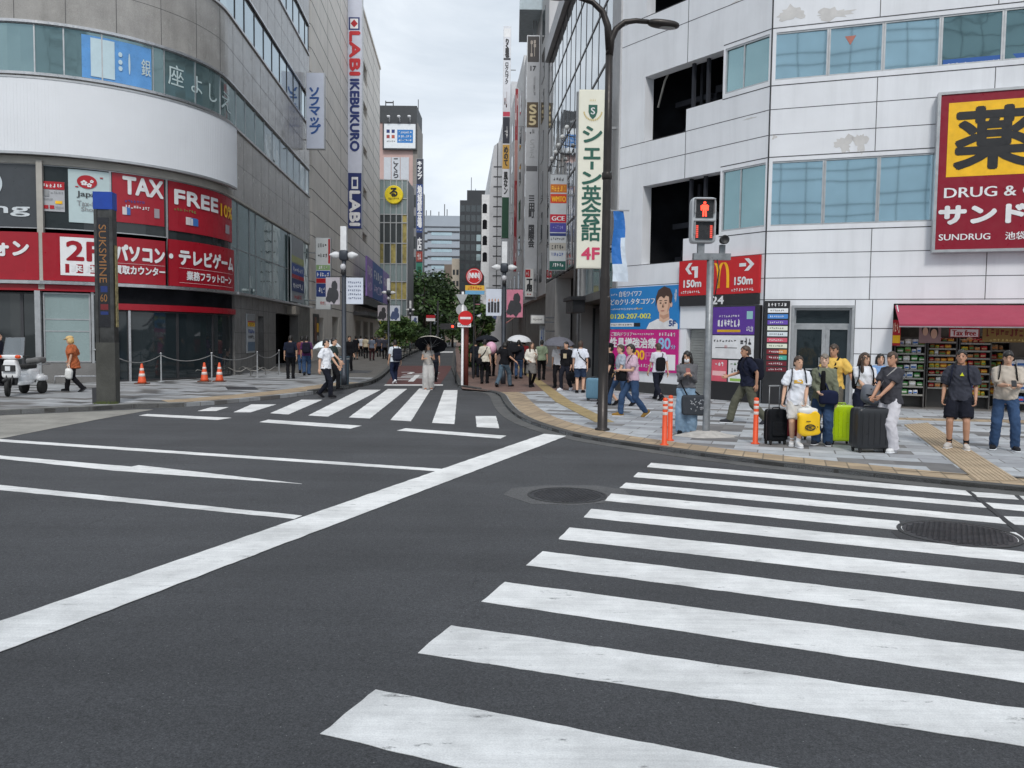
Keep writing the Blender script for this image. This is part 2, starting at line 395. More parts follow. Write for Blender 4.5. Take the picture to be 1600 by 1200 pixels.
KERBD = mat('dark_kerb_stone', (.07, .07, .068), .8, var=.3, vs=2.5, bump=.4, bs=30)
CONC = mat('concrete', (.27, .26, .235), .85, var=.25, vs=1.4, bump=.5, bs=40, speck=.25)
def px(pts, z=0.0): return [G(x, y, z) for x, y in pts]
def sheet(name, pts, z, m, th=.0, kind='structure'):
    b = MB(); b.prism([(p[0], p[1]) for p in pts], z - (th or .003), z, 0)
    o = b.build(name, m); return tag(o, kind=kind)
g = MB(); g.quad([(-1500, -600, 0), (1500, -600, 0), (1500, 2400, 0), (-1500, 2400, 0)])
tag(g.build('ground', mat('city_ground', (.09, .09, .09), .9, var=.2, vs=.2)), kind='structure')
g = MB(); g.quad([(-260, -30, .006), (260, -190, .006), (260, 0, .006), (60, 330, .006), (-60, 330, .006), (-260, 160, .006)])
tag(g.build('road', ASPH), kind='structure')

ZL, ZR = .11, .06
def off(path, d):
    out = []
    for i, p in enumerate(path):
        t = (path[min(i + 1, len(path) - 1)] - path[max(i - 1, 0)]); t = Vector((t.x, t.y)).normalized()
        out.append(Vector((p.x - t.y * d, p.y + t.x * d, p.z)))
    return out
def smooth(path, k=2):
    for _ in range(k):
        q = [path[0]]
        for a, b in zip(path, path[1:]): q += [a * .75 + b * .25, a * .25 + b * .75]
        path = q + [path[-1]]
    return path
def ribbon(name, path, w, z0, z1, m, kind='structure', joints=0):
    o = off(path, w); b = MB()
    vs = []
    for p, q in zip(path, o): vs += [(p.x, p.y, z0), (p.x, p.y, z1), (q.x, q.y, z1), (q.x, q.y, z0)]
    n = len(path); fs = [(0, 1, 2, 3), (4 * n - 1, 4 * n - 2, 4 * n - 3, 4 * n - 4)]
    for i in range(n - 1):
        for k in range(4): fs.append((4 * i + k, 4 * i + 4 + k, 4 * i + 4 + (k + 1) % 4, 4 * i + (k + 1) % 4))
    b.add(vs, fs); return tag(b.build(name, m), kind=kind)
U3 = Vector((UD.x, UD.y, 0)); A3 = Vector((AD.x, AD.y, 0))
# left pavement
lk = px([(0, 649), (80, 645), (150, 642), (215, 638)], 0)
lk = [lk[0] + U3 * 60] + lk
lk2 = smooth(px([(215, 638), (300, 636.5), (400, 627), (480, 618.5), (545, 607.5), (580, 602.5), (600, 590), (612, 576.5), (630, 559), (655, 548.5)]), 2)
lend = lk2[-1] + A3 * 260
leftpath = lk + lk2[1:] + [lend]
poly = leftpath + [Vector((-70, lend.y, 0)), Vector((-90, 60, 0))]
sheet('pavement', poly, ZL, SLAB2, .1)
ribbon('kerb', lk + lk2[1:6], .22, .0, ZL + .012, KERB)
ribbon('kerb', lk2[14:] + [lend], .2, .0, ZL + .035, KERBD)
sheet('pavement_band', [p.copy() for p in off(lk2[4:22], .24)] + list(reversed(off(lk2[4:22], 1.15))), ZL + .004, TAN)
# plain asphalt footway of the side street, left side
al = off(lk2[24:] + [lend], .24)
sheet('footway', al + [Vector((al[-1].x - 9, al[-1].y, 0)), Vector((al[0].x - 7.0, al[0].y + 6, 0)), Vector((al[0].x - 1.2, al[0].y + .2, 0))], ZL + .004, mat('footway_asphalt', (.13, .122, .112), .85, var=.22, vs=1.2, bump=.4, speck=.25))
# concrete apron at the left kerb
sheet('gutter_apron', px([(-260, 664), (0, 650), (215, 640.5), (240, 640.5), (150, 656.7), (0, 686.5), (-260, 745)]), .012, CONC)
# right pavement
rk = px([(716, 606), (745, 611), (780, 615.5), (788, 634), (810, 656), (866, 676), (925, 689), (1000, 700.6), (1150, 722), (1300, 739.5), (1450, 756), (1600, 770)])
rk = [rk[0]] + smooth(rk[1:], 2)
ra = px([(708, 551), (705, 577)]); ra = [ra[0] + A3 * 260] + ra
rightpath = ra + rk + [rk[-1] - U3 * 60]
sheet('pavement', rightpath + [Vector((90, 40, 0)), Vector((70, ra[0].y, 0))], ZR, SLAB, .05)
ribbon('kerb', rk[2:] + [rk[-1] - U3 * 60], .17, .0, ZR + .01, KERBD)
ribbon('gutter', off(rk[2:] + [rk[-1] - U3 * 60], -.32), .3, .0, .014, CONC if False else mat('gutter_concrete', (.1, .1, .098), .85, var=.25, vs=2, bump=.5))
ribbon('kerb', ra + rk[:2], .18, .0, ZR + .05, KERBD)
inner = off(rk[6:] + [rk[-1] - U3 * 60], .2)
wid = [min(.95, .25 + .12 * i) for i in range(len(inner))]
outer = off(rk[6:] + [rk[-1] - U3 * 60], .78)
sheet('pavement_band', inner + list(reversed(outer)), ZR + .004, TAN)
br = px([(722, 607.5), (790, 613), (850, 611), (930, 608)], ZR)
sheet('brick_footway', [ra[0] + Vector((.2, 0, 0)), ra[1] + Vector((.2, 0, 0)), ra[2] + Vector((.22, 0, 0))] + br + [Vector((5.6, 27, 0)), ra[0] + Vector((5.9, 0, 0))], ZR + .004, BRICK)
sheet('tactile_path', px([(806, 572), (813, 572), (893, 628), (960, 660), (930, 660), (868, 628)], ZR), ZR + .008, mat('yellow_tactile_tiles', (.36, .27, .13), .8, var=.25, vs=3, bump=.4))
RIDGE = mat('tan_guide_tiles', (.39, .30, .2), .8, var=.25, vs=2.5, bump=.3)
tp = px([(1412, 664), (1450, 661), (1592, 751), (1527, 752)], ZR)
sheet('tactile_path', tp, ZR + .008, RIDGE)
b = MB()
for i in range(9):                                          # raised guide bars of the tactile path
    k = (i + .5) / 9; a = tp[0].lerp(tp[1], k); c = tp[3].lerp(tp[2], k); w = (tp[1] - tp[0]).normalized() * .022
    b.prism([a - w, a + w, c + w, c - w], ZR + .008, ZR + .014)
tag(b.build('tactile_path_bars', mat('tan_guide_bars', (.45, .35, .24), .8, var=.2)), kind='structure')
sheet('tactile_path', px([(1225, 648.5), (1600, 657), (1600, 661), (1225, 651)], ZR), ZR + .004, TAN)

# painted markings
mk = []
def mark(pts, z=.011, name='road_marking', m=None):
    b = MB(); q = px(pts, z); p = []
    for a, c in zip(q, q[1:] + q[:1]):                      # slightly ragged edges, as laid by hand-cart
        n_ = max(1, min(140, int((c - a).length / .07))); e = Vector((-(c - a).y, (c - a).x, 0)).normalized()
        for i in range(n_): w = a.lerp(c, i / n_); p.append(w + e * (noise.noise(Vector((w.x * 5, w.y * 5, z))) * .011 + noise.noise(Vector((w.x * 21, w.y * 21, z))) * .007 if i else 0))
    b.prism(p, z - .003, z); mk.append(tag(b.build(name, m or PAINT), kind='structure'))
def ext(a, b, k): return (a[0] + (b[0] - a[0]) * k, a[1] + (b[1] - a[1]) * k)
mark([(-260, 1059.5), (850, 677.7), (885, 681), (-260, 1117)], .015)                                # stop line
mark([(-200, 672.5), (0, 686), (690, 732.5), (683, 736), (0, 689.8), (-200, 677)])
mark([(-200, 698), (0, 711.6), (205, 729), (217, 726.7), (471.7, 755.7), (300, 744), (177, 735), (0, 716.5), (-200, 702)])
mark([(-200, 735), (0, 757.5), (472, 805.5), (460, 810.5), (0, 765.3), (-200, 742)])
for q in [[(330, 636.2), (357, 636.2), (338, 642), (309, 642)], [(393, 631.7), (431.7, 631.7), (391.7, 644), (365, 644)], [(471, 624.5), (504, 624.5), (450.6, 647.4), (422.5, 645.5)],
          [(561, 609), (595, 609), (512.5, 650.7), (481.7, 649)], [(606, 607.6), (636, 607.6), (578, 653.7), (545, 652)], [(655, 607), (674, 607), (642, 658), (610, 656)],
          [(693.6, 609.5), (715, 609.5), (710, 662.4), (675, 660.5)], [(743, 650), (775, 650), (780, 669), (745, 667)],
          [(230, 646.7), (361.7, 652.7), (340, 656), (217, 649.3)], [(419, 655.6), (565, 665), (548, 669.5), (405.6, 659.4)], [(634, 669), (791, 680.7), (782.5, 685), (620.5, 672.5)]]:
    mark(q)
def X(a, b, x): return (x, a[1] + (b[1] - a[1]) * (x - a[0]) / (b[0] - a[0]))
for tl, bl, tr, br_ in [((1017, 723), (1011, 729.5), (1508, 766), (1519, 774.5)), ((997, 738), (990, 745), (1536, 786), (1545.6, 793.6)), ((978, 754), (968, 762), (1570, 809), (1579, 819)),
                        ((955, 771), (945, 782), (1405, 814), (1414, 829))]:
    mark([tl, tr, br_, bl])
for tl, bl, tr, br_ in [((924, 795), (912, 808), (1600, 862), (1600, 879)), ((890, 824), (873, 842), (1600, 899), (1600, 924.5)), ((848, 861), (822, 883), (1600, 953), (1600, 984)),
                        ((789, 909), (752, 939.5), (1600, 1018), (1600, 1066)), ((705, 977), (653, 1020), (1600, 1107), (1600, 1165)), ((587, 1077), (500, 1146), (1217, 1200), (760, 1200))]:
    mark([tl, X(tl, tr, 1800), X(bl, br_, 1800) if bl[0] != 500 else (1800, 1460), bl])
for q in [[(1516, 768), (1583, 772.5), (1592, 780.5), (1525, 776)], [(1540, 785), (1700, 797), (1700, 808), (1553, 794)], [(1562, 806), (1700, 813), (1700, 826), (1580, 819)],
          [(1592, 774), (1760, 785), (1760, 793), (1600, 781)], [(1564, 830), (1720, 842), (1720, 858), (1581, 846)]]:
    mark(q)
mark([(1507, 764), (1512, 764), (1620, 846), (1606, 846)], .0135, 'drain_seam', ASPH2)
mark([(624, 571.5), (708, 571.5), (688, 600), (603, 600)], .011, 'red_road_patch', mat('red_road_surface', (.115, .045, .042), .85, var=.25, vs=2, bump=.4, speck=.25))
mark([(602, 600.6), (692, 600.6), (692, 602.3), (600, 602.3)])
mark([(676, 549), (718, 549), (716, 551), (674, 551)])
st = G(652, 588, .016); rg = Vector((AD.y, -AD.x, 0))
b = MB(lambda s, h, n: Vector((st.x, st.y, .016)) - rg * s - A3 * h + Vector((0, 0, n)))
b.text('止まれ', (-.95, .95, -4.2, 4.2), 0, 0, bold=.035, vert=True)
tag(b.build('road_lettering', PAINT, recalc=False), kind='structure')
sheet('asphalt_patch', px([(786, 774), (800, 764), (850, 759.5), (930, 759.5), (975, 766), (985, 775), (965, 785), (900, 790), (830, 788.5)]), .0095, ASPH3)
sheet('asphalt_patch', px([(1392, 832), (1420, 818), (1480, 815), (1560, 822), (1602, 836), (1610, 846), (1560, 855), (1470, 855), (1410, 846)]), .0095, ASPH2)
sheet('inspection_cover', px([(352, 604.5), (398, 604.5), (404, 609), (356, 609)], ZL), ZL + .006, DGREY)
sheet('inspection_cover', px([(548, 579), (582, 579), (576, 583), (540, 583)], ZL), ZL + .01, DGREY)
def manhole(c, r, label):
    t = thing('manhole_cover', label, 'manhole cover', (c.x, c.y, 0), .3, 'manhole covers')
    f = MB(lambda x, y, z: Vector((c.x + x, c.y + y, z)))
    f.lathe((0, 0, 0), [(r * 1.1, .004), (r * 1.1, .0155), (r * 1.02, .017), (r * 1.01, .004)], 48, smooth=False)
    f.build('rim', mat('cast_iron_rim', (.04, .04, .042), .6, .2, var=.3), t)
    f = MB(lambda x, y, z: Vector((c.x + x, c.y + y, z))); f.lathe((0, 0, 0), [(r, .003), (r, .013)], 48, smooth=False)
    k = r / 9
    for i in range(-9, 10):
        for j in range(-9, 10):
            x, y = (i + .5 * (j % 2)) * k, j * k * .9
            if math.hypot(x, y) < r * .92: f.box(x - k * .32, x + k * .32, y - k * .3, y + k * .3, .0135, .018)
    f.build('plate', mat('cast_iron', (.045, .045, .05), .5, .35, var=.3), t)
manhole(G(886, 775), .43, 'round cast iron cover beside the pale stop line end')
manhole(G(1497, 835), .5, 'round cast iron cover set among the crossing stripes')
# ---------------------------------------------------------------- white panelled corner building, right
CLAD = mat('white_cladding', lin(227, 229, 233), .42, var=.05, vs=.7, streak=.08, spec=.4)
PEEL = mat('peeled_grey_coat', lin(203, 201, 199), .7, var=.12, vs=3)
JOINT = mat('dark_joint', (.05, .05, .055), .7)
GBLUE = glass('blue_window_glass', (.6, .82, .92), .03, .9, .12, ws=.5)
GTEAL = glass('teal_window_glass', (.26, .39, .41), .03, .85, .22)
GDARK = glass('dark_window_glass', (.02, .028, .032), .03, 0, .3)
C0 = (7.15, 22.9)
R1 = Face(C0, -UD); R2 = Face(C0, (.596, -.803))
cb = thing('corner_building', 'white panelled corner building with blue glazed window bands', 'building', (C0[0], C0[1], 0))
def wall_holes(b, s0, s1, h0, h1, holes, dep, m=0):
    S = sorted({s0, s1} | {q for h in holes for q in h[:2] if s0 < q < s1}); H = sorted({h0, h1} | {q for h in holes for q in h[2:] if h0 < q < h1})
    for a, c in zip(S, S[1:]):
        run = None
        for d, e in list(zip(H, H[1:])) + [(None, None)]:
            solid = d is not None and not any(x[0] <= (a + c) / 2 <= x[1] and x[2] <= (d + e) / 2 <= x[3] for x in holes)
            if solid: run = (run[0], e) if run else (d, e)
            elif run: b.box(a, c, run[0], run[1], -dep, 0, m); run = None
fl = lambda y: R1.hit(1250, y)[1]
B2b, B2t, B1b, B1t = fl(122.5), fl(47), fl(352), fl(250)
B0b = 3.0; PITCHF = B2b - B1b
rowsR1 = [(B1b, B1t), (B2b, B2t), (B2b + PITCHF, B2t + PITCHF), (B2b + 2 * PITCHF, B2t + 2 * PITCHF)]
TOPH = B2t + 2 * PITCHF + 3.2
door = R1.rect(1235, 477, 1333, 640); shop = R1.rect(1393, 474, 1780, 640); S1 = 26.0
s_sign0 = R1.hit(1465, 270)[0]
b = MB(R1)
holes1 = [(.12, S1 - .5, lo, hi) for lo, hi in rowsR1]
holes1[0] = (.12, s_sign0 + .3, B1b, B1t)
wall_holes(b, 0, S1, 0, TOPH, holes1 + [(door[0], door[1], .02, door[3]), (shop[0], S1 - 1, 0.02, shop[3])], .4)
b.f = R2
left = R2.hit(962, 600)[0]
a1 = R2.quad((1009, 125), (1075, 106), (1075, 206), (1008.5, 222)); a2 = R2.quad((1082.5, 100), (1130, 82), (1128, 155), (1082, 168))
p2g = R2.quad((1132, 80), (1203, 56), (1202, 129), (1131, 147))
c1 = R2.quad((1002.5, 294), (1066, 280), (1066, 407), (1001.4, 414.5)); c2 = R2.quad((1066, 280), (1124, 270), (1124, 366), (1066, 374))
p1g = R2.quad((1126, 269), (1195, 257), (1193, 352.6), (1125, 365))
x0, x1 = (c1[0] + a1[0]) / 2, (c1[1] + a1[1]) / 2; x2 = (p1g[0] + p2g[0]) / 2 - .03
lo1, hi1, mid1 = c1[2], B1t, c2[2]; lo2, hi2, mid2 = a1[2], B2t, a2[2]
opn = []
for k in range(-1, 3):
    lo, mid, hi = lo2 + k * PITCHF, mid2 + k * PITCHF, hi2 + k * PITCHF
    if k == -1: lo, mid, hi = lo1, mid1, hi1
    opn += [(x0, x1, lo, hi), (x1, x2, mid, hi), (x2 + .06, -.08, B2b + k * PITCHF if k > -1 else B1b, hi)]
shut = R2.quad((1072, 514), (1113, 514), (1113, 622), (1071, 620))
wall_holes(b, left, 0, 0, TOPH, opn + [(shut[0], shut[1], .02, shut[3])], .4)
# panel joints (thin dark sealant lines, proud by a hair)
jh = sorted([fl(y) for y in (168, 208, 395.5, 434)] + [fl(168) + PITCHF, fl(208) + PITCHF, fl(168) + 2 * PITCHF, fl(208) + 2 * PITCHF])
for h in jh + [3.02]:
    for fc, a, c in ((R1, 0, S1), (R2, left, 0)):
        b.f = fc; b.box(a, c, h - .009, h + .009, -.01, .004, 1)
for lo, hi in rowsR1:
    for h in (lo - .14, hi + .12):
        for fc, a, c in ((R1, 0, S1), (R2, x2, 0)): b.f = fc; b.box(a, c, h - .012, h + .012, -.01, .005, 1)
for y_, hs in ((0, 0), ):
    for q in (1360, 1541, 1720):
        s = R1.hit(q, 420)[0]; b.f = R1
        segs = [(3.0, B1b - .15), (B1t + .13, B2b - .15), (B2t + .13, B2b + PITCHF - .15)]
        for lo, hi in segs: b.box(s - .009, s + .009, lo, hi, -.01, .004, 1)
    b.f = R2; s = x1
    for lo, hi in ((3.0, lo1), (B1t, lo2), (B2t, lo2 + PITCHF)): b.box(s - .009, s + .009, lo, hi, -.01, .004, 1)
b.f = R2; b.box(-.012, .02, 0, TOPH, -.02, .012, 1)
b.f = R1
for q in ((1362, 512), (1335, 512)):
    s = R1.hit(*q)[0]; b.box(s - .009, s + .009, .05, 3.0, -.01, .004, 1)
hq = R1.hit(1350, 513)[1]; b.box(door[1], shop[0], hq - .01, hq + .01, -.01, .0045, 1)
hq = R1.hit(1350, 553)[1]; b.box(door[1], shop[0], hq - .01, hq + .01, -.01, .0045, 1)
# patches where the coating has peeled
def blotch(b, fc, cx, cy, rx, ry, seed, n=.003, mid=2):
    g = random.Random(seed); b.f = fc; s, h = fc.hit(cx, cy); a, c = fc.hit(cx + rx, cy - ry); ks = abs(a - s); kh = abs(c - h); pts = []
    for i in range(26):
        w = 2 * math.pi * i / 26; k = g.uniform(.55, 1.0) * (1 + .25 * math.sin(3 * w + seed)); pts.append((s + math.cos(w) * k * ks, h + math.sin(w) * k * kh, n))
    b.add(pts, [tuple(range(26))], 2)
blotch(b, R1, 1238, 21, 28, 17, 3); blotch(b, R1, 1300, 22, 36, 16, 8); blotch(b, R1, 1318, 225, 18, 16, 5); blotch(b, R1, 1345, 222, 14, 18, 6); blotch(b, R1, 1210, 214, 4, 5, 2)
blotch(b, R2, 1150, 3, 9, 5, 4); blotch(b, R2, 1172, 185, 14, 5, 9); blotch(b, R2, 1040, 254, 18, 4, 11)
b.build('wall', [CLAD, JOINT, PEEL], cb)
# floors and the inside behind the openings
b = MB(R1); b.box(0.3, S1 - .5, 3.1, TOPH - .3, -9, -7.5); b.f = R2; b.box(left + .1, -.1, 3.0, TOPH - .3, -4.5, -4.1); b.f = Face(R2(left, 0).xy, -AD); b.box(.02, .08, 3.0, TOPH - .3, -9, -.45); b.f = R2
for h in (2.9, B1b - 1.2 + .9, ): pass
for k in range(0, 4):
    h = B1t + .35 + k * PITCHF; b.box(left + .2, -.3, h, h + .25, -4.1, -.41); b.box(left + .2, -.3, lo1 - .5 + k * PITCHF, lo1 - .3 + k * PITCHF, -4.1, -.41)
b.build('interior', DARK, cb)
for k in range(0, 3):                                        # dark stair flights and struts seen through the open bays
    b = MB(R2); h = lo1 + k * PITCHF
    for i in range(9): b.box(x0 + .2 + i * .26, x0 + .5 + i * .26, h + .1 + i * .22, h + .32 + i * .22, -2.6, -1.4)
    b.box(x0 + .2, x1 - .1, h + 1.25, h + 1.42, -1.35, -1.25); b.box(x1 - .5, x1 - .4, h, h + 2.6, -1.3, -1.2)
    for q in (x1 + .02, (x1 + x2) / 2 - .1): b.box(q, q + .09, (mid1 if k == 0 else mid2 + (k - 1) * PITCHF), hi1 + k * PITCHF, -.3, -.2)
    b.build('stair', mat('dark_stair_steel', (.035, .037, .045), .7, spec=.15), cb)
b = MB(); rs = [R2(x0 + .12, lo2 + 1.2, -.5), R2(x0 + .4, lo2 + 2.0, -.5), R2(x0 + .9, lo2 + 2.7, -.5), R2(x0 + 1.7, lo2 + 3.0, -.5)]
b.tube(rs, .035, 8); b.build('loose_hose', mat('pale_hose', (.35, .34, .31), .7), cb)
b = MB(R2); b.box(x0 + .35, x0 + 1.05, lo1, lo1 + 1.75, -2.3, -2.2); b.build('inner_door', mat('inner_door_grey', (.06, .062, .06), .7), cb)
# windows: each pane its own part with its frame
FRM = ALU; FRD = mat('dark_window_frame', (.05, .055, .06), .4, .6)
def pane(par, fc, s0, s1, h0, h1, n, gm, fm, fw=.04, name='window', cross=(), tilt=0.0):
    b = MB(fc)
    if fc.curved: b.box(s0 + fw, s1 - fw, h0 + fw, h1 - fw, n - .02, n, 0)
    else:                                                    # panes never sit perfectly true in their frames
        q = [(s0 + fw, h0 + fw), (s1 - fw, h0 + fw), (s1 - fw, h1 - fw), (s0 + fw, h1 - fw)]; tx, ty = rnd.uniform(-.012, .012), rnd.uniform(-.012, .012)
        fr_ = [(x, y, n - .004 + tx * (1 if i in (1, 2) else -1) + ty * (1 if i > 1 else -1)) for i, (x, y) in enumerate(q)]; b.add([(x, y, n - .05) for x, y in q] + fr_, [(3, 2, 1, 0), (4, 5, 6, 7), (0, 1, 5, 4), (1, 2, 6, 5), (2, 3, 7, 6), (3, 0, 4, 7)], 0)
    o = b.build(name, gm, par)
    if fm:
        b = MB(fc); b.box(s0, s0 + fw, h0 + fw, h1 - fw, n - .05, n + .03); b.box(s1 - fw, s1, h0 + fw, h1 - fw, n - .05, n + .03)
        b.box(s0, s1, h0, h0 + fw, n - .05, n + .035); b.box(s0, s1, h1 - fw, h1, n - .05, n + .035)
        for kind, q in cross:
            if kind == 'h': b.box(s0 + fw, s1 - fw, h0 + (h1 - h0) * q - .02, h0 + (h1 - h0) * q + .02, n - .04, n + .015)
            else: b.box(s0 + (s1 - s0) * q - .02, s0 + (s1 - s0) * q + .02, h0 + fw, h1 - fw, n - .04, n + .02)
        b.build('frame', fm, o)
    return o
mull = [.02] + [R1.hit(q, 300)[0] for q in (1287, 1372, 1460, 1557, 1660, 1780, 1920)] + [S1 - .5]
for k, (lo, hi) in enumerate(rowsR1[:3]):
    for i, (s0, s1) in enumerate(zip(mull, mull[1:])):
        if k == 0 and s0 > s_sign0 - .2: continue
        if k == 0 and s1 > s_sign0: s1 = s_sign0 + .25
        if k == 2 and i > 3:
            b = MB(R1); b.box(s0, s1, lo, hi, -.08, -.05); b.build('blank_panel', DARK, cb); continue
        pane(cb, R1, s0 + .003, s1 - .003, lo, hi, -.06, GTEAL if k == 1 and i > 2 else GBLUE, FRM, .045)
for k in range(-1, 2):
    lo, hi = (B1b, B1t) if k < 0 else (B2b + k * PITCHF, B2t + k * PITCHF)
    pane(cb, R2, x2 + .06, -.05, lo, hi, -.06, GTEAL, FRM, .05, cross=(('v', .42),))
# the mark of a fire-access window: red triangle sticker
s, h = R1.hit(1329, 62); b = MB(R1); b.add([(s - .14, h + .12, -.05), (s + .14, h + .12, -.05), (s, h - .12, -.05)], [(0, 1, 2)])
b.build('access_triangle', mat('faded_red', (.45, .16, .12), .5), cb)
tb = R1.rect(1474, 74, 1760, 101); b = MB(R1); b.box(tb[0], tb[1], tb[2], tb[3] - .1, -.058, -.052)
b.m = 1
for i in range(3): b.dashes((tb[0] + .1, tb[0] + 1.6, tb[3] - .3 - i * .14, tb[3] - .2 - i * .14), -.05, 1, 16, i)
b.build('window_banner', [colour(36, 88, 160), WHITE], cb)
# entrance door
s0, s1, h0, h1 = door; tr_ = R1.hit(1280, 509)[1]
pane(cb, R1, s0 + .05, s1 - .05, tr_, h1 - .06, -.22, GDARK, ALU, .07, 'transom_window')
for a, c in ((s0 + .05, (s0 + s1) / 2 + .1), ((s0 + s1) / 2 + .1, s1 - .05)):
    o = pane(cb, R1, a + .002, c - .002, .06, tr_ - .002, -.22, GDARK, ALU, .1, 'door', cross=(('h', .45),))
    bb = MB(R1); bb.tube([R1(c - .16 if a < s0 + .1 else a + .16, .85, -.15), R1(c - .16 if a < s0 + .1 else a + .16, 1.35, -.15)], .018) if False else bb.box((c - .17 if a < s0 + .1 else a + .14), (c - .14 if a < s0 + .1 else a + .17), .85, 1.4, -.17, -.14)
    bb.build('handle', STEEL, o)
b = MB(R1); b.box(s0, s0 + .07, .05, h1, -.3, .03); b.box(s1 - .07, s1, .05, h1, -.3, .03); b.box(s0 + .07, s1 - .07, h1 - .07, h1, -.3, .03); b.build('door_frame', ALU, cb)
b = MB(R1); b.box(s0 + .08, s1 - .08, .05, h1 - .1, -3.0, -2.9); b.box(s0 + .3, s0 + .9, .1, 1.9, -2.6, -2.2); b.build('lobby', DARK, cb)
# roller shutter in the chamfer
b = MB(R2); s0, s1, h0, h1 = shut
n_ = 26
for i in range(n_): b.box(s0 + .03, s1 - .03, .05 + i * (h1 - .07) / n_, .05 + (i + .86) * (h1 - .07) / n_, -.22, -.17)
b.box(s0, s1, .03, h1, -.3, -.24)
b.build('roller_shutter', mat('shutter_steel', (.3, .31, .3), .45, .5, var=.1), cb)
b = MB(R2); b.box(left, shut[0], .05, .42, -.02, .03); b.build('plinth', mat('dark_plinth', (.04, .04, .042), .6), cb)
# ---- signs on this building
def sign(name, label, fc, r, n, th, m, letters=(), frame=None, cat='sign', group=None, extra=None, mats=(), fm=None):
    s0, s1, h0, h1 = r
    t = thing(name, label, cat, fc((s0 + s1) / 2, h0, n), 0, group)
    b = MB(fc); b.box(s0, s1, h0, h1, n, n + th); b.build('panel', m, t)
    if frame:
        b = MB(fc); w = frame
        b.box(s0 - w, s0, h0 - w, h1 + w, n, n + th + .03); b.box(s1, s1 + w, h0 - w, h1 + w, n, n + th + .03)
        b.box(s0, s1, h0 - w, h0, n, n + th + .03); b.box(s0, s1, h1, h1 + w, n, n + th + .03); b.build('frame', fm or ALU, t)
    if letters or extra:
        b = MB(fc); mm = list(mats); N0 = n + th + (.016 if fc.curved else .004); W, H = s1 - s0, h1 - h0
        for L_ in letters:
            body, q, mt = L_[:3]; bold = L_[3] if len(L_) > 3 else 0; vert = L_[4] if len(L_) > 4 else False
            if mt not in mm: mm.append(mt)
            rr = (s0 + W * q[0], s0 + W * q[1], h0 + H * q[2], h0 + H * q[3])
            if body == '#':
                b.box(rr[0], rr[1], rr[2], rr[3], N0 - .002, N0 + .001 + .001 * bold, mm.index(mt))
            elif body.startswith('~'): b.dashes(rr, N0 + .004, mm.index(mt), int(body[1:]), len(mm) + int(q[2] * 100))
            else: b.text(body, rr, N0 + .004, mm.index(mt), bold, vert)
        if extra: extra(b, s0, s1, h0, h1, N0 + .004, mm)
        b.build('lettering', mm, t, recalc=False)
    return t
CRIM = mat('crimson_enamel', lin(138, 20, 42), .35, var=.05)
r = R1.rect(1463, 143, 1760, 389)
sign('shop_sign', 'large crimson pharmacy sign with black character on yellow square', R1, (r[0], r[1], r[2], r[3]), .05, .22, CRIM, [
    ('#', (.045, .535, .47, .945), YELLOW), ('薬', (.09, .50, .52, .90), BLACK, .05), ('DRUG & COSMETICS', (.04, 1.02, .335, .40), WHITE, .008),
    ('サンドラッグ', (.02, .98, .165, .285), WHITE, .035), ('SUNDRUG', (.02, .30, .06, .1), WHITE, .004), ('池袋東口店', (.38, .66, .055, .105), WHITE, .004)], .07)
r = R2.quad((1065, 409.5), (1190, 398), (1190, 458), (1065, 462.5)); MRED = mat('signal_red_enamel', lin(196, 24, 32), .4, var=.05)
def arches(b, s0, s1, h0, h1, n, mm):
    y = mat('golden_yellow', lin(250, 184, 24), .4); mm.append(y); k = mm.index(y); W, H = s1 - s0, h1 - h0
    for c in (.465, .58):
        pts = []
        for i in range(13):
            w = math.pi * i / 12; pts.append((s0 + W * (c - .058 * math.cos(w)), h0 + H * (.17 + .70 * math.sin(w) ** .55)))
        for (x, y_), (x_, y2) in zip(pts, pts[1:]):
            t = W * .012 * 1.4; b.add([(x - t, y_, n), (x + t, y_, n), (x_ + t, y2, n), (x_ - t, y2, n)], [(0, 1, 2, 3)], k)
    w_ = mm.index(WHITE)
    a = lambda x, y_: (s0 + W * x, h0 + H * y_, n)
    b.add([a(.77, .72), a(.77, .81), a(.85, .81), a(.85, .72)], [(0, 1, 2, 3)], w_); b.add([a(.83, .93), a(.88, .93), a(.945, .765), a(.88, .60), a(.83, .60), a(.895, .765)], [(0, 1, 2, 3, 4, 5)], w_)
    b.add([a(.17, .82), a(.255, .82), a(.255, .50), a(.21, .50), a(.21, .72), a(.17, .72)], [(0, 1, 2, 3, 4, 5)], w_); b.add([a(.18, .93), a(.135, .93), a(.085, .77), a(.135, .61), a(.18, .61), a(.13, .77)], [(0, 1, 2, 3, 4, 5)], w_)
sign('restaurant_sign', 'red restaurant sign with golden arches and white arrows', R2, r, .02, .1, MRED, [
    ('150m', (.07, .30, .24, .44), WHITE, .012), ('150m', (.72, .93, .24, .44), WHITE, .012), ('~9', (.03, .29, .06, .15), WHITE), ('~9', (.68, .95, .06, .15), WHITE)], extra=arches)
r2 = R2.quad((1065, 463.5), (1189, 459), (1187, 476), (1065, 478))
sign('opening_hours_sign', 'black strip sign reading 24 under the red restaurant sign', R2, r2, .02, .09, BLACK, [('24', (.44, .59, .12, .88), WHITE, .012), ('#', (.375, .395, .25, .7), YELLOW), ('#', (.40, .41, .25, .9), YELLOW)])
dk = R2.quad((1115, 478.5), (1187, 477.5), (1186, 630), (1114, 626))
panel = (dk[0], -.03, .06, dk[3])
PURPLE = mat('purple_enamel', lin(92, 52, 150), .45); PINK = mat('coral_pink', lin(214, 92, 108), .5)
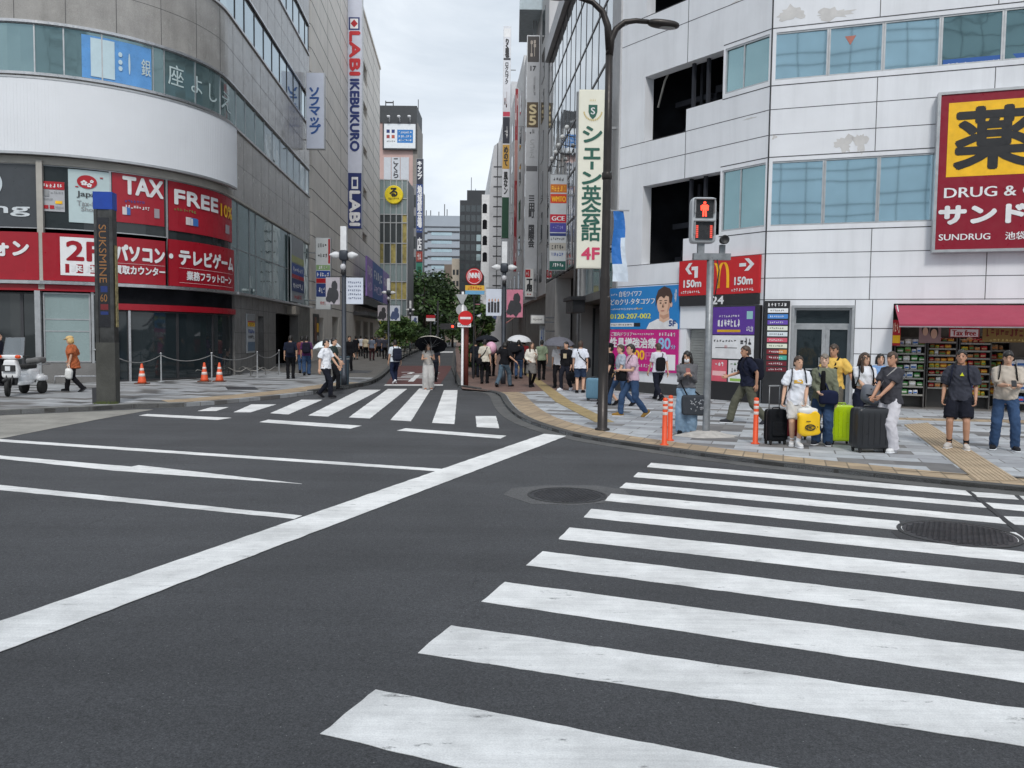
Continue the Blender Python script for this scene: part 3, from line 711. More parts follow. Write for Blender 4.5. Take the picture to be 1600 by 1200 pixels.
sign('notice_wall', 'black notice panel with a purple poster over white and coral leaflets', R2, panel, .02, .1, BLACK, [
    ('#', (.03, .90, .70, .99), PURPLE), ('#', (.03, .9, .445, .69), WHITE), ('#', (.03, .36, .20, .43), PINK), ('#', (.39, .74, .20, .43), WHITE), ('#', (.77, .97, .25, .43), colour(150, 160, 168)),
    ('性病検査', (.14, .62, .80, .86), colour(150, 110, 200), .004, False) if False else ('~7', (.13, .62, .775, .86), WHITE), ('~9', (.16, .6, .88, .905), WHITE), ('#', (.13, .62, .725, .75), YELLOW),
    ('#', (.74, .86, .86, .94), colour(150, 200, 200), 1), ('~5', (.74, .88, .73, .79), WHITE), ('~8', (.06, .55, .62, .645), BLACK), ('#', (.10, .56, .555, .563), DGREY, 1), ('~3', (.62, .86, .58, .67), DGREY), ('~4', (.30, .36, .55, .59), RED),
    ('JSON' if False else '~4', (.43, .70, .375, .41), colour(60, 110, 50)), ('~4', (.45, .68, .29, .35), BLACK), ('#', (.43, .70, .21, .24), colour(150, 190, 90), 1), ('~3', (.10, .30, .36, .41), WHITE), ('#', (.05, .34, .26, .31), colour(240, 190, 190), 1)], cat='notice board')
wp = R2.quad((1064, 478.5), (1103, 478), (1102, 513), (1063, 513))
b = MB(R2); b.box(wp[0], wp[1], wp[2], wp[3], .003, .02); b.build('blank_panel', CLAD, cb)
# directory board
dr = R1.rect(1191, 476, 1232, 632)
DCOL = [(232, 234, 236), (74, 136, 206), (104, 74, 172), (226, 230, 216), (214, 222, 228), (206, 88, 108), (222, 226, 206), (128, 26, 40), (120, 30, 44), (112, 24, 38), (104, 22, 36)]
ex = [('~6', (.12, .88, .945, .98), WHITE)]
for i, cl in enumerate(DCOL):
    y = .885 - i * .057; m = colour(*cl); ex.append(('#', (.13, .93, y, y + .042), m)); ex.append(('~7', (.22, .78, y + .012, y + .03), DGREY if sum(cl) > 560 else WHITE))
ex += [('#', (.62, .93, .486, .528), colour(206, 130, 60), 1), ('#', (.62, .93, .429, .471), colour(70, 168, 150), 1)]
sign('directory_board', 'tall black directory board with coloured tenant strips beside the glass door', R1, (.03, dr[1], .07, 2.98), .02, .12, BLACK, ex, cat='directory board')
# blue and pink adverts
ar = R2.quad((955, 451), (1064, 445), (1062, 514), (954, 514.5)); AB = mat('poster_blue', lin(36, 128, 196), .45, var=.05)
def portrait(b, s0, s1, h0, h1, n, mm):
    sk = colour(222, 182, 156); hr = colour(74, 54, 46); wt = WHITE; sh_ = colour(196, 150, 126); mm += [sk, hr, sh_]; W, H = s1 - s0, h1 - h0
    a = lambda x, y_, k=0: (s0 + W * x, h0 + H * y_, n + k)
    def ell(cx, cy, rx, ry, m, k, a0=0, a1=2 * math.pi):
        b.add([a(cx + rx * math.cos(a0 + (a1 - a0) * i / 20), cy + ry * math.sin(a0 + (a1 - a0) * i / 20), k) for i in range(20)], [tuple(range(20))], mm.index(m))
    b.add([a(.56, 0), a(.60, .14), a(.72, .24), a(.80, .20), a(.90, .24), a(.99, .12), a(.99, 0)], [tuple(range(7))], mm.index(wt))
    b.add([a(.74, .20, .002), a(.74, .42, .002), a(.87, .42, .002), a(.88, .22, .002), a(.80, .15, .002)], [tuple(range(5))], mm.index(sk))
    ell(.795, .58, .09, .25, sk, .003); ell(.90, .56, .015, .06, sk, .0035)
    b.add([a(.685, .52, .005), a(.69, .75, .005), a(.72, .90, .005), a(.80, .985, .005), a(.88, .92, .005), a(.915, .76, .005), a(.90, .58, .005), a(.875, .60, .005), a(.865, .74, .005), a(.80, .78, .005), a(.74, .74, .005), a(.71, .66, .005)], [tuple(range(12))], mm.index(hr))
    b.add([a(.84, .36, .0032), a(.885, .5, .0032), a(.885, .7, .0032), a(.862, .66, .0032), a(.855, .5, .0032)], [tuple(range(5))], mm.index(sh_)); b.add([a(.745, .34, .0025), a(.80, .315, .0025), a(.865, .36, .0025), a(.87, .28, .0025), a(.80, .22, .0025), a(.75, .29, .0025)], [tuple(range(6))], mm.index(sh_)); b.add([a(.79, .60, .0045), a(.80, .60, .0045), a(.81, .505, .0045), a(.793, .50, .0045)], [(0, 1, 2, 3)], mm.index(sh_))
    b.add([a(.70, .72, .0056), a(.73, .80, .0056), a(.79, .72, .0056), a(.80, .70, .0056), a(.84, .80, .0056), a(.87, .72, .0056), a(.86, .86, .0056), a(.78, .93, .0056), a(.71, .86, .0056)], [tuple(range(9))], mm.index(hr))
    for cx in (.755, .825): ell(cx, .60, .014, .018, hr, .006); ell(cx, .655, .022, .010, hr, .006)
    b.add([a(.785, .58, .006), a(.775, .50, .006), a(.80, .495, .006)], [(0, 1, 2)], mm.index(hr)); ell(.785, .42, .028, .012, colour(170, 96, 90) if (mm.append(colour(170, 96, 90)) or True) else 0, .006)
sign('poster', 'blue poster with a young man in a white collar and phone number', R2, ar, .02, .04, AB, [
    ('~4', (.02, .12, .82, .87), WHITE), ('新型ワイワイフ' if False else '自毛ワイワフ', (.15, .48, .78, .92), WHITE, .006), ('どのクリ-タタコツフ', (.02, .67, .59, .73), WHITE, .008), ('~16', (.02, .42, .46, .51), WHITE), ('~3', (.41, .50, .46, .52), YELLOW),
    ('0120-207-002', (.02, .62, .25, .37), colour(226, 226, 90), .01), ('#', (.02, .375, .06, .15), WHITE), ('~14', (.03, .36, .08, .13), DGREY), ('#', (.38, .47, .06, .15), BLACK), ('~6', (.94, .97, .6, .92), WHITE), ('5F', (.875, .96, .07, .19), colour(40, 70, 130), .012)], extra=portrait, cat='poster')
pr = R2.quad((954, 515.5), (1062, 514.8), (1060, 582), (953, 578)); MAG = mat('poster_magenta', lin(196, 30, 128), .45, var=.05)
sign('poster', 'magenta poster crowded with white yellow and pale blue lettering', R2, pr, .02, .04, MAG, [
    ('ご案内ドラリア', (.03, .36, .84, .94), WHITE, .004), ('~10', (.37, .68, .87, .92), WHITE), ('~6', (.74, .97, .84, .94), WHITE), ('性具増強治療', (.02, .70, .56, .80), WHITE, .012), ('80', (.74, .90, .55, .80), colour(150, 196, 232), .014), ('分', (.91, .97, .55, .65), colour(150, 196, 232), .006),
    ('00', (.40, .54, .28, .5), colour(250, 190, 40), .014), ('円', (.56, .66, .28, .46), colour(220, 120, 170), .008), ('~8', (.42, .7, .1, .18), WHITE), ('#', (.82, .97, .06, .42), colour(236, 236, 238))], cat='poster')
# awning
sa0, ha = R1.hit(1398, 477)[0], R1.hit(1398, 476)[1]
aw = thing('awning', 'wide raspberry red fabric awning over the drugstore front', 'awning', R1(sa0, 2.0))
AWN = mat('raspberry_canvas', lin(158, 60, 82), .75, var=.06, vs=2, bump=.15, bs=200)
b = MB(R1); SA1 = S1 - 1.2
o0 = (ha - .02, .02); e0 = (2.33, 1.15)
b.add([(sa0, o0[0], .02), (sa0, o0[0] - .03, .02), (sa0, e0[0] - .03, 1.15), (sa0, e0[0], 1.15), (SA1, o0[0], .02), (SA1, o0[0] - .03, .02), (SA1, e0[0] - .03, 1.15), (SA1, e0[0], 1.15)],
      [(0, 3, 7, 4), (1, 5, 6, 2), (0, 1, 2, 3), (4, 7, 6, 5), (0, 4, 5, 1)]); b.box(sa0, SA1, e0[0] - .05, e0[0], 1.14, 1.17)
b.build('canopy', AWN, aw)
b = MB(R1); b.box(sa0, SA1, 2.25, 2.28, 1.1, 1.14)
for q in (sa0 + .05, sa0 + 3.4, sa0 + 6.8): b.tube([(q, 2.85, .05), (q, 2.28, 1.1)], .018)
b.build('arm', WHITE, aw)
# inside of the drugstore
b = MB(R1); b.box(shop[0] + .01, S1 - 1.01, .05, 2.95, -3.6, -3.4); b.box(shop[0] + .01, S1 - 1.01, 2.9, 2.99, -3.4, -.41); b.box(shop[0] - .05, shop[0] + .0, .05, 2.95, -3.4, -.41); b.build('shop_interior', mat('shop_wall', (.07, .06, .055), .8, var=.3), cb)
b = MB(R1); b.box(shop[0], S1 - 1, .055, .07, -3.4, -.02); b.build('shop_floor', mat('shop_floor_tiles', (.22, .21, .2), .4), cb)
for i in range(4):
    q = shop[0] + 1.6 + i * 2.6; b = MB(R1); b.box(q, q + 1.6, 2.84, 2.88, -2.0, -1.7)
    b.build('ceiling_lamp', mat('lamp_tube', (.9, .9, .9), .5, emit=((1, .97, .92), 7)), cb)
GOODS = [colour(*c) for c in [(226, 222, 210), (190, 40, 46), (240, 196, 60), (70, 140, 70), (60, 110, 180), (230, 140, 60), (150, 90, 50), (238, 238, 240), (200, 160, 120), (120, 170, 90)]]
shelfm = mat('shop_shelf', (.09, .085, .08), .5); tagm = colour(150, 148, 140)
def shelf(s0, s1, h0, h1, n0, rows, label, cols, seed, steps):
    t = thing('display_shelf', label, 'shelf', R1((s0 + s1) / 2, .07, n0), 0, 'drugstore shelves'); g_ = random.Random(seed)
    b = MB(R1); b.box(s0, s1, .08, h1, n0 - .42, n0 - .38); b.box(s0, s0 + .03, .08, h1, n0 - .38, n0); b.box(s1 - .03, s1, .08, h1, n0 - .38, n0); b.build('frame', shelfm, t)
    for k in range(rows):
        h = h0 + (h1 - h0) * k / rows
        b = MB(R1); b.box(s0 + .03, s1 - .03, h - .025, h, n0 - .37, n0 + .02); b.box(s0 + .04, s1 - .04, h - .028, h + .018, n0 + .021, n0 + .026, 1); b.build('board', [shelfm, tagm], t)
        s = s0 + .06; rh = (h1 - h0) / rows
        while s < s1 - .16:
            w = g_.uniform(*steps); hh = rh * g_.uniform(.55, .82); m = g_.choice(cols)
            b = MB(R1); c = R1(s + w / 2, h + hh / 2 + .002, n0 - .17)
            b.sq((s + w / 2, h + hh / 2 + .003, n0 - .17), (w * .94, hh, .26), .25, nu=8, nv=6, m=0)
            b.box(s + w * .12, s + w * .82, h + hh * .35, h + hh * .62, n0 - .045, n0 - .034, 1)
            o = b.build('packet', [GOODS[m], GOODS[(m + 7) % 10]])
            tag(o, 'small packaged product on the open drugstore shelves', 'packet', 'packets on the drugstore shelves'); s += w + .008
sx = lambda q: R1.hit(q, 600)[0]
shelf(sx(1398), sx(1448), .42, 2.0, -.35, 7, 'narrow shelf of green packets beside the white wall', [0, 3, 9, 7, 3], 3, (.1, .2))
shelf(sx(1452), sx(1500), .62, 2.05, -.55, 8, 'shelf of pale and brown snack bags behind the man in shorts', [0, 2, 5, 6, 8, 8, 1], 5, (.1, .18))
shelf(sx(1503), sx(1556), .42, 2.05, -.6, 8, 'shelf of orange and tan bags between the two waiting men', [5, 6, 8, 6, 1, 2], 9, (.09, .18))
shelf(sx(1575), sx(1640), .3, 1.5, -.3, 4, 'low shelf of blue and white boxes near the photo edge', [4, 7, 4, 0], 12, (.16, .3))
shelf(sx(1559), sx(1606), .4, 2.15, -1.9, 7, 'deep wall shelf of mixed boxes at the back of the drugstore', [4, 7, 8, 1, 9, 5, 2], 17, (.1, .2))
r = R1.rect(1436, 507, 1470, 536, -.2)
def two_faces(b, s0, s1, h0, h1, n, mm):
    sk = colour(206, 164, 140); hr = colour(40, 30, 30); mm += [sk, hr]; W, H = s1 - s0, h1 - h0
    for cx, cy, k in ((.28, .62, .9), (.68, .5, 1.05)):
        for rx, ry, oy, m, z in ((.19 * k, .33 * k, .10, hr, 0), (.14 * k, .25 * k, 0, sk, .002)):
            b.add([(s0 + W * (cx + rx * math.cos(i * .314)), h0 + H * (cy + oy + ry * math.sin(i * .314)), n + z) for i in range(20)], [tuple(range(20))], mm.index(m))
sign('poster', 'poster of two young people hung above the drugstore shelves', R1, r, -.2, .02, colour(150, 120, 120), extra=two_faces, cat='poster')
r = R1.rect(1483, 507, 1530, 527, -.15)
sign('tax_free_sign', 'white on red Tax free board hung in the shop', R1, r, -.15, .04, RED, [('#', (.04, .96, .05, .62), colour(240, 226, 226)), ('Tax free', (.1, .88, .12, .55), RED, .008), ('~4', (.1, .5, .72, .9), WHITE)])
r = R1.rect(1535, 508, 1640, 535, -.25)
sign('price_banner', 'yellow and brown price banner over the right shelves', R1, r, -.25, .03, colour(150, 118, 60), [('~12', (.05, .9, .3, .8), colour(120, 40, 30)), ('~14', (.1, .95, .05, .2), colour(220, 200, 120))])
r = R1.rect(1394, 500, 1407, 540, -.05)
sign('price_poster', 'narrow red and yellow price poster at the shop corner', R1, r, -.05, .03, RED, [('#', (.05, .95, .1, .4), YELLOW), ('~4', (.1, .9, .5, .9), colour(240, 210, 180))])
# the tall blind building across the main street, behind the viewer: seen only mirrored in the panes
ob = thing('office_building', 'pale blue glazed office block across the main street', 'building', (-8, -27, 0))
OF = Face((-8, -27), (-UD.x, -UD.y)); OF.n = -OF.n
b = MB(OF); b.box(-6, 31, 0, 36, -12, 0); b.build('wall', mat('pale_blue_panels', (.66, .76, .8), .4, var=.08, vs=.4), ob)
b = MB(OF)
for i in range(17): b.box(-6 + i * 2.2, -5.93 + i * 2.2, 0, 36, 0, .03)
for i in range(24): b.box(-6, 31, i * 1.5 + .5 * (i % 2), i * 1.5 + .5 * (i % 2) + .08, 0, .035)
b.build('joint_grid', mat('blue_grey_joint', (.1, .14, .17), .5), ob)
# ---------------------------------------------------------------- dark granite building with rounded corner, left
GRAN = mat('brown_granite', (.36, .345, .325), .2, var=.16, vs=1.1, speck=.32, streak=.12, spec=.5)
GRAN2 = mat('grey_granite', (.19, .185, .18), .4, var=.2, vs=1.3, speck=.35, spec=.5)
GVIEW = glass('greenish_window_glass', (.25, .36, .37), .03, .7, .25)
GSKY = glass('sky_window_glass', (.42, .52, .56), .03, .8, .3)
GSHOP = glass('shop_window_glass', (.03, .036, .038), .04, .1, .3)
FROST = mat('pale_green_backing', (.27, .35, .35), .25, var=.08, vs=.7, spec=.7)
K = Curve((-17.5, 33.0), 5.8)
TE = K.hit(484, 450)[0]; TW = -18.0
gb = thing('granite_building', 'brown granite corner building with curved glazed bands and red signs', 'building', K(0, 0))
kx = lambda q, y=420, n=0: K.hit(q, y, n)[0]
BAND = [(10.5, 12.15), (14.87, 16.65), (19.25, 21.0)]
b = MB(K)
for lo, hi in ((7.6, 10.5), (12.15, 14.87), (16.65, 19.25), (21.0, 27)):
    b.box(TW, TE, lo, hi, -.5, 0, 0)
    for t in [TW + i * 1.55 for i in range(1, int((TE - TW) / 1.55))]: b.box(t - .008, t + .008, lo, hi, -.02, .003, 1)
    if hi - lo > 2: b.box(TW, TE, (lo + hi) / 2 - .006, (lo + hi) / 2 + .006, -.02, .0035, 1)
b.build('wall', [GRAN, JOINT], gb)
b = MB(K)
for lo, hi in BAND: b.box(TW, TE, lo - .07, lo + .02, -.3, .07); b.box(TW, TE, hi - .02, hi + .07, -.3, .06)
b.build('window_sill', STEEL, gb)
b = MB(K); b.box(TW, TE, 0, 27, -1.4, -1.2); b.box(TE - .1, TE, 0, 27, -1.2, -.5); b.build('interior', DARK, gb)
edges = [TW] + [t for t in (-14.5, -12, -9.8)] + [kx(q, 110) for q in (54, 100, 160, 240, 257, 306, 345, 369)] + [0.8 + 1.75 * i for i in range(1, 20) if .8 + 1.75 * i < TE - 1] + [TE - .03]
for k, (lo, hi) in enumerate(BAND):
    for i, (t0, t1) in enumerate(zip(edges, edges[1:])):
        if t1 - t0 < .1: continue
        t_ = (t0 + t1) / 2
        pane(gb, K, t0, t1, lo + .02, hi - .02, -.05, GVIEW if k == 0 and t_ < 6 else GSKY, DGREY if k else ALU, .022 if t1 - t0 > .5 else .01)
# white corrugated fascia panel on the curve
fp = thing('fascia_panel', 'broad plain white ribbed fascia panel around the curved granite corner', 'fascia', K(-5, 7.84, .2))
b = MB(K); t1 = kx(370, 240, .3); b.box(TW, t1, 7.84, 10.24, .2, .3, sub=60)
i = TW
while i < t1: b.box(i, i + .05, 7.85, 10.23, .3, .303, 0, 1); i += .1
b.build('panel', mat('pale_ribbed_panel', (.78, .80, .83), .5, var=.03, vs=.6), fp)
b = MB(K); b.box(TW, t1, 7.76, 7.84, .18, .32); b.box(TW, t1, 10.24, 10.3, .18, .32); b.build('frame', ALU, fp)
# second floor shop windows
CREAM = mat('cream_stone', (.42, .40, .36), .6, var=.1, vs=2)
b = MB(K); b.box(TW, TE, 7.5, 7.6, -.5, .02); b.box(TW, .3, 7.6, 7.76, -.3, .03); b.build('lintel', CREAM, gb)
w2 = [TW, -13, -10.6] + [kx(q, 320) for q in (61, 66, 173, 262, 363)] + [0.35 + kx(370, 320)] + [kx(q, 400) for q in (392, 402, 428, 452, 474)] + [TE - .05]
LO2, HI2 = 5.35, 7.5
for i, (t0, t1) in enumerate(zip(w2, w2[1:])):
    if t1 - t0 < .06: continue
    if abs(t0 - kx(61, 320)) < .01: continue
    pane(gb, K, t0, t1, LO2 if t1 < 0 else 3.62, HI2, -.08, GSHOP if t1 < 1 else GVIEW, ALU if t1 < 1 else GREYM, .035, cross=(('h', .48),) if t1 > .5 else ())
b = MB(K)
for q in (61, 66):
    t = kx(63.5, 320)
b.box(t - .09, t + .09, 3.3, 7.62, -.1, .12); b.build('post', CREAM, gb)
# posters behind / on the glass
def curve_sign(name, label, q, h, n, m, letters=(), cat='sign', extra=None, group=None):
    r = (kx(q[0], 400, n), kx(q[1], 400, n), h[0], h[1]); return sign(name, label, K, r, n, .02, m, letters, cat=cat, extra=extra, group=group)
POST = mat('window_red', lin(164, 30, 46), .4, var=.1)
def goods(b, s0, s1, h0, h1, n, mm):
    g_ = random.Random(4); W, H = s1 - s0, h1 - h0; ms = [colour(60, 110, 180), colour(214, 206, 206), colour(160, 150, 156)]
    for q in ms: mm.append(q)
    for i in range(5):
        x = s0 + W * g_.uniform(.05, .85); w = W * g_.uniform(.06, .12); y = h0 + H * .16; b.box(x, x + w, y, y + H * g_.uniform(.12, .22), n - .003, n + .001 * i, mm.index(ms[i % 3]), 1)
curve_sign('window_poster', 'red window poster with white word TAX', (177, 257), (5.75, 7.45), -.06, POST, [('TAX', (.2, .97, .60, .94), WHITE, .03), ('~7', (.22, .6, .42, .48), BLUE), ('~9', (.22, .7, .3, .37), WHITE)], 'poster', goods)
curve_sign('window_poster', 'red window poster with white word FREE and yellow 10%', (264, 362), (5.65, 7.45), -.06, POST, [('FREE', (.06, .62, .56, .84), WHITE, .03), ('10%', (.68, .98, .52, .78), YELLOW, .02), ('~8', (.05, .3, .42, .48), colour(120, 140, 80))], 'poster', goods)
def flower(b, s0, s1, h0, h1, n, mm):
    rd = RED; W, H = s1 - s0, h1 - h0; mm.append(rd); mm.append(WHITE) if WHITE not in mm else None
    cx, cy, r = s0 + W * .45, h0 + H * .78, W * .21
    b.add([(cx + r * 1.15 * math.cos(i * .2618), cy + r * .85 * math.sin(i * .2618), n) for i in range(24)], [tuple(range(24))], mm.index(rd))
    for fx, fy, k in ((-.35, -.15, .42), (.25, -.4, .34), (.55, .1, .25)):
        for p in range(5):
            w = p * 1.2566 + .3; ox, oy = cx + r * fx + r * k * .55 * math.cos(w), cy + r * fy + r * k * .5 * math.sin(w)
            b.add([(ox + r * k * .4 * math.cos(i * .785), oy + r * k * .34 * math.sin(i * .785), n + .003 + p * .0006) for i in range(8)], [tuple(range(8))], mm.index(WHITE))
    for fx, fy in ((1.5, .6), (-1.35, -.75)): b.box(cx + r * fx, cx + r * (fx + .35), cy + r * fy, cy + r * (fy + .13), n - .002, n + .001, mm.index(rd), 1)
curve_sign('window_poster', 'pale window poster with red blossom emblem and word Japan', (109, 173), (5.62, 7.42), -.06, mat('pale_poster', lin(190, 208, 210), .35, var=.05), [('Japan', (.2, .78, .47, .60), DGREY, .006), ('Tax-free', (.2, .85, .32, .42), GREYM, .004), ('Shop', (.30, .68, .20, .3), GREYM, .004)], 'poster', flower)
curve_sign('window_poster', 'small crowded price poster with red heading in the window', (67, 103), (5.95, 6.95), -.06, colour(176, 178, 182), [('#', (0, 1, .74, 1), RED), ('~6', (.06, .94, .8, .93), WHITE), ('#', (.04, .34, .5, .7), GREYM), ('~5', (.4, .96, .6, .68), GREYM), ('~8', (.04, .5, .36, .44), GREYM), ('#', (.6, .9, .26, .36), YELLOW), ('#', (.03, .3, .08, .2), RED), ('#', (.36, .55, .08, .2), RED), ('~5', (.6, .95, .08, .2), GREYM)], 'poster')
def ring(b, s0, s1, h0, h1, n, mm):
    m = colour(196, 206, 210); mm.append(m); W, H = s1 - s0, h1 - h0; cx, cy = s1 - W * .33, h0 + H * .68; ro, ri = H * .22, H * .165
    for i in range(36):
        a, c = i * math.pi / 18, (i + 1) * math.pi / 18
        b.add([(cx + r_ * math.cos(w), cy + r_ * math.sin(w), n) for r_, w in ((ri, a), (ro, a), (ro, c), (ri, c))], [(0, 1, 2, 3)], mm.index(m))
    b.add([(cx - .5, cy + .14, n), (cx + .18, cy + .02, n), (cx + .1, cy - .06, n), (cx - .2, cy - .1, n), (cx - .28, cy - .2, n)], [(0, 1, 2, 3, 4)], mm.index(m))
r = (-12.8, kx(57, 300), 5.38, 7.48)
sign('window_poster', 'dark grey window poster with pale ring emblem ending in ing', K, r, -.06, .02, mat('slate_film', (.055, .062, .07), .35, var=.1), [('~2' if False else 'ing', (.62, .95, .17, .36), colour(210, 216, 220), .012), ('shopp', (.02, .60, .17, .36), colour(210, 216, 220), .012)], extra=ring, cat='poster')
fm_ = mat('blue_window_film', lin(96, 156, 216), .3); ltr = colour(196, 212, 212)
def film(b, s0, s1, h0, h1, n, mm):
    mm += [colour(196, 218, 226)]; W, H = s1 - s0, h1 - h0; m_ = len(mm) - 1
    b.box(s0 + W * .12, s0 + W * .45, h0 + H * .05, h0 + H * .95, n - .004, n, m_, 4); b.add([(s0 + W * (.66 + .015 * math.cos(i * .52)), h0 + H * (.5 + .26 * math.sin(i * .52)), n) for i in range(12)], [tuple(range(12))], m_)
    for cy in (.35, .5, .68): b.add([(s0 + W * (.53 + .03 * math.cos(i * .62)), h0 + H * (cy + .06 * math.sin(i * .62)), n) for i in range(10)], [tuple(range(10))], m_)
r = (kx(128, 110), kx(238, 150), 10.56, 12.0); sign('window_poster', 'bright blue window film with pale stripe on the upper curved band', K, r, -.046, .006, fm_, [('銀', (.84, .98, .3, .7), ltr, .005)], cat='poster', extra=film)
b = MB(K)
for ch, q0, q1, h0, h1 in (('座', 264, 288, 10.95, 11.7), ('よ', 300, 317, 10.95, 11.6), ('し', 328, 340, 10.9, 11.55), ('え', 347, 361, 10.9, 11.6)): b.text(ch, (kx(q0, 140), kx(q1, 140), h0, h1), -.035, 0, .006)
b.build('window_lettering', ltr, gb, recalc=False)
# red shop fascia signs
SRED = mat('deep_red_enamel', lin(158, 18, 36), .35, var=.06)
kf = lambda q: kx(q, 410, .12)
def fas(label, t0, t1, h0, h1, letters): return sign('shop_sign', label, K, (t0, t1, h0, h1), .06, .08, SRED, letters, group='red fascia signs')
fas('deep red fascia sign ending in white phone lettering left of the cream post', -12.4, kf(61), 3.6, 5.2, [('スマートフォン', (.02, .93, .50, .80), WHITE, .03)])
fas('deep red fascia sign with white 2F panel', kf(67), kf(172), 3.6, 5.2, [('#', (.26, .99, .12, .93), colour(232, 232, 234)), ('2F', (.36, .86, .45, .84), SRED, .03), ('#', (.33, .99, .17, .36), SRED, 1), ('来 店', (.42, .8, .2, .34), WHITE, .012)])
fas('deep red fascia sign reading computer in white katakana', kf(173), kf(258), 3.6, 5.2, [('パソコン', (.08, .97, .50, .83), WHITE, .03), ('買取カウンター', (.06, .98, .20, .38), WHITE, .012), ('#', (.02, .98, .43, .435), WHITE)])
fas('deep red fascia sign reading TV games in white katakana', kf(264), kf(365), 3.6, 5.3, [('・テレビゲーム', (.0, .94, .48, .80), WHITE, .03), ('業務フラットローン', (.18, .88, .15, .34), WHITE, .012), ('#', (.1, .94, .40, .405), WHITE), ('#', (.1, .94, .08, .085), WHITE)])
b = MB(K); b.box(TW, kx(366), 3.47, 3.58, -.2, .25); b.box(0.1, TE, 3.5, 3.6, -.3, .3); b.build('ledge', STEEL, gb)
b = MB(K); b.box(TW, kx(180), 3.25, 3.46, -.1, .1, 0); b.box(kx(182, 480), kx(366, 480), 2.66, 2.88, -.1, .06, 0); b.box(kx(176, 470), kx(366, 470), 2.88, 3.46, -.15, -.1, 1); b.build('red_stripe', [SRED, DARK], gb)
# ground floor of the rounded corner
b = MB(K); b.box(kx(66, 560), kx(184, 560), ZL, .78, -.3, .05); b.box(TW, -11.3, ZL, .6, -.3, .05); b.build('plinth', GRAN2, gb)
pane(gb, K, kx(68, 560), kx(143, 560), .8, 3.2, -.1, FROST, ALU, .05, cross=(('h', .62), ('h', .45)))
pane(gb, K, kx(144, 560), kx(181, 560), .8, 3.2, -.12, GSHOP, ALU, .05)
for a, c in ((-15, -12.9), (-12.9, kx(30, 560)), (kx(30, 560), kx(57, 560))): pane(gb, K, a, c, .3, 3.2, -.3, GSHOP, DGREY, .05)
b = MB(K); t = kx(62, 560); b.box(t - .09, t + .08, ZL, 3.25, -.2, .1); t = kx(146, 560); b.box(t - .04, t + .04, .78, 3.25, -.2, .02); b.build('post', ALU, gb)
dg = [kx(q, 560) for q in (184, 203, 280, 336, 366)]
for a, c in zip(dg, dg[1:]): pane(gb, K, a + .004, c - .004, ZL + .02, 2.64, -.1, GDARK, DGREY, .045, 'glass_door')
b = MB(K)
b.box(kx(181, 560), kx(184, 560), ZL, 2.66, -.2, .08); b.box(kx(203, 560) - .04, kx(203, 560) + .04, ZL, 2.64, -.09, .03); b.build('post', STEEL, gb)
# ground floor along the side street
b = MB(K)
rec = (kx(431, 540), kx(466, 540), ZL, 2.95); d2 = (kx(404, 540), kx(412, 540), ZL, 2.7)
wall_holes(b, kx(367, 540), TE, 0, 3.5, [rec, d2], .5)
for t in [kx(367, 540) + 1.0 * i for i in range(1, 17)]: b.box(t - .006, t + .006, ZL, 3.5, -.01, .004, 1) if not (rec[0] < t < rec[1]) else None
for h in (1.0, 1.9, 2.95): b.box(kx(367, 540), rec[0] - .02, h - .006, h + .006, -.01, .0045, 1)
b.build('ground_wall', [GRAN2, JOINT], gb)
b = MB(K); b.box(rec[0], rec[1], ZL, 2.95, -1.15, -1.1); b.build('doorway', DARK, gb)
b = MB(K); t = kx(451, 487); b.box(t - .5, t + .5, 2.96, 3.4, .0, .5); b.build('air_conditioner', mat('beige_casing', (.25, .23, .2), .6), gb)
r = (kx(384, 500), kx(396, 500), .95, 2.95)
sign('notice_board', 'tall white and yellow notice board on the granite pillar', K, (r[0], r[1], 1.0, 2.75), .01, .05, colour(176, 180, 184), [('#', (.05, .95, .68, .78), YELLOW), ('~4', (.1, .9, .69, .77), BLACK), ('#', (.05, .95, .84, .99), GREYM), ('~5', (.1, .9, .5, .62), BLUE), ('~5', (.1, .9, .36, .46), DGREY), ('#', (.05, .95, .05, .28), colour(90, 110, 130)), ('#', (.05, .95, .79, .815), RED)], cat='notice board')
pg = []
for (y0, y1, m, nm) in ((371, 424, colour(150, 150, 152), 'grey'), ):
    pass
r = (kx(455, 440, .1), kx(474, 440, .1), 3.7, 8.0)
sign('wall_sign', 'stack of blue white and red wall signs beside the granite doorway', K, (r[0], r[1], 3.7, 7.4), .06, .06, colour(150, 156, 160), [('#', (.0, 1, .42, .58), BLUE), ('~6', (.1, .9, .46, .54), WHITE), ('#', (0, 1, .36, .415), RED), ('#', (0, 1, .16, .35), colour(40, 64, 110)), ('~5', (.1, .9, .2, .3), WHITE), ('#', (0, 1, .6, .7), colour(170, 176, 120)), ('~4', (.2, .8, .04, .12), RED)])
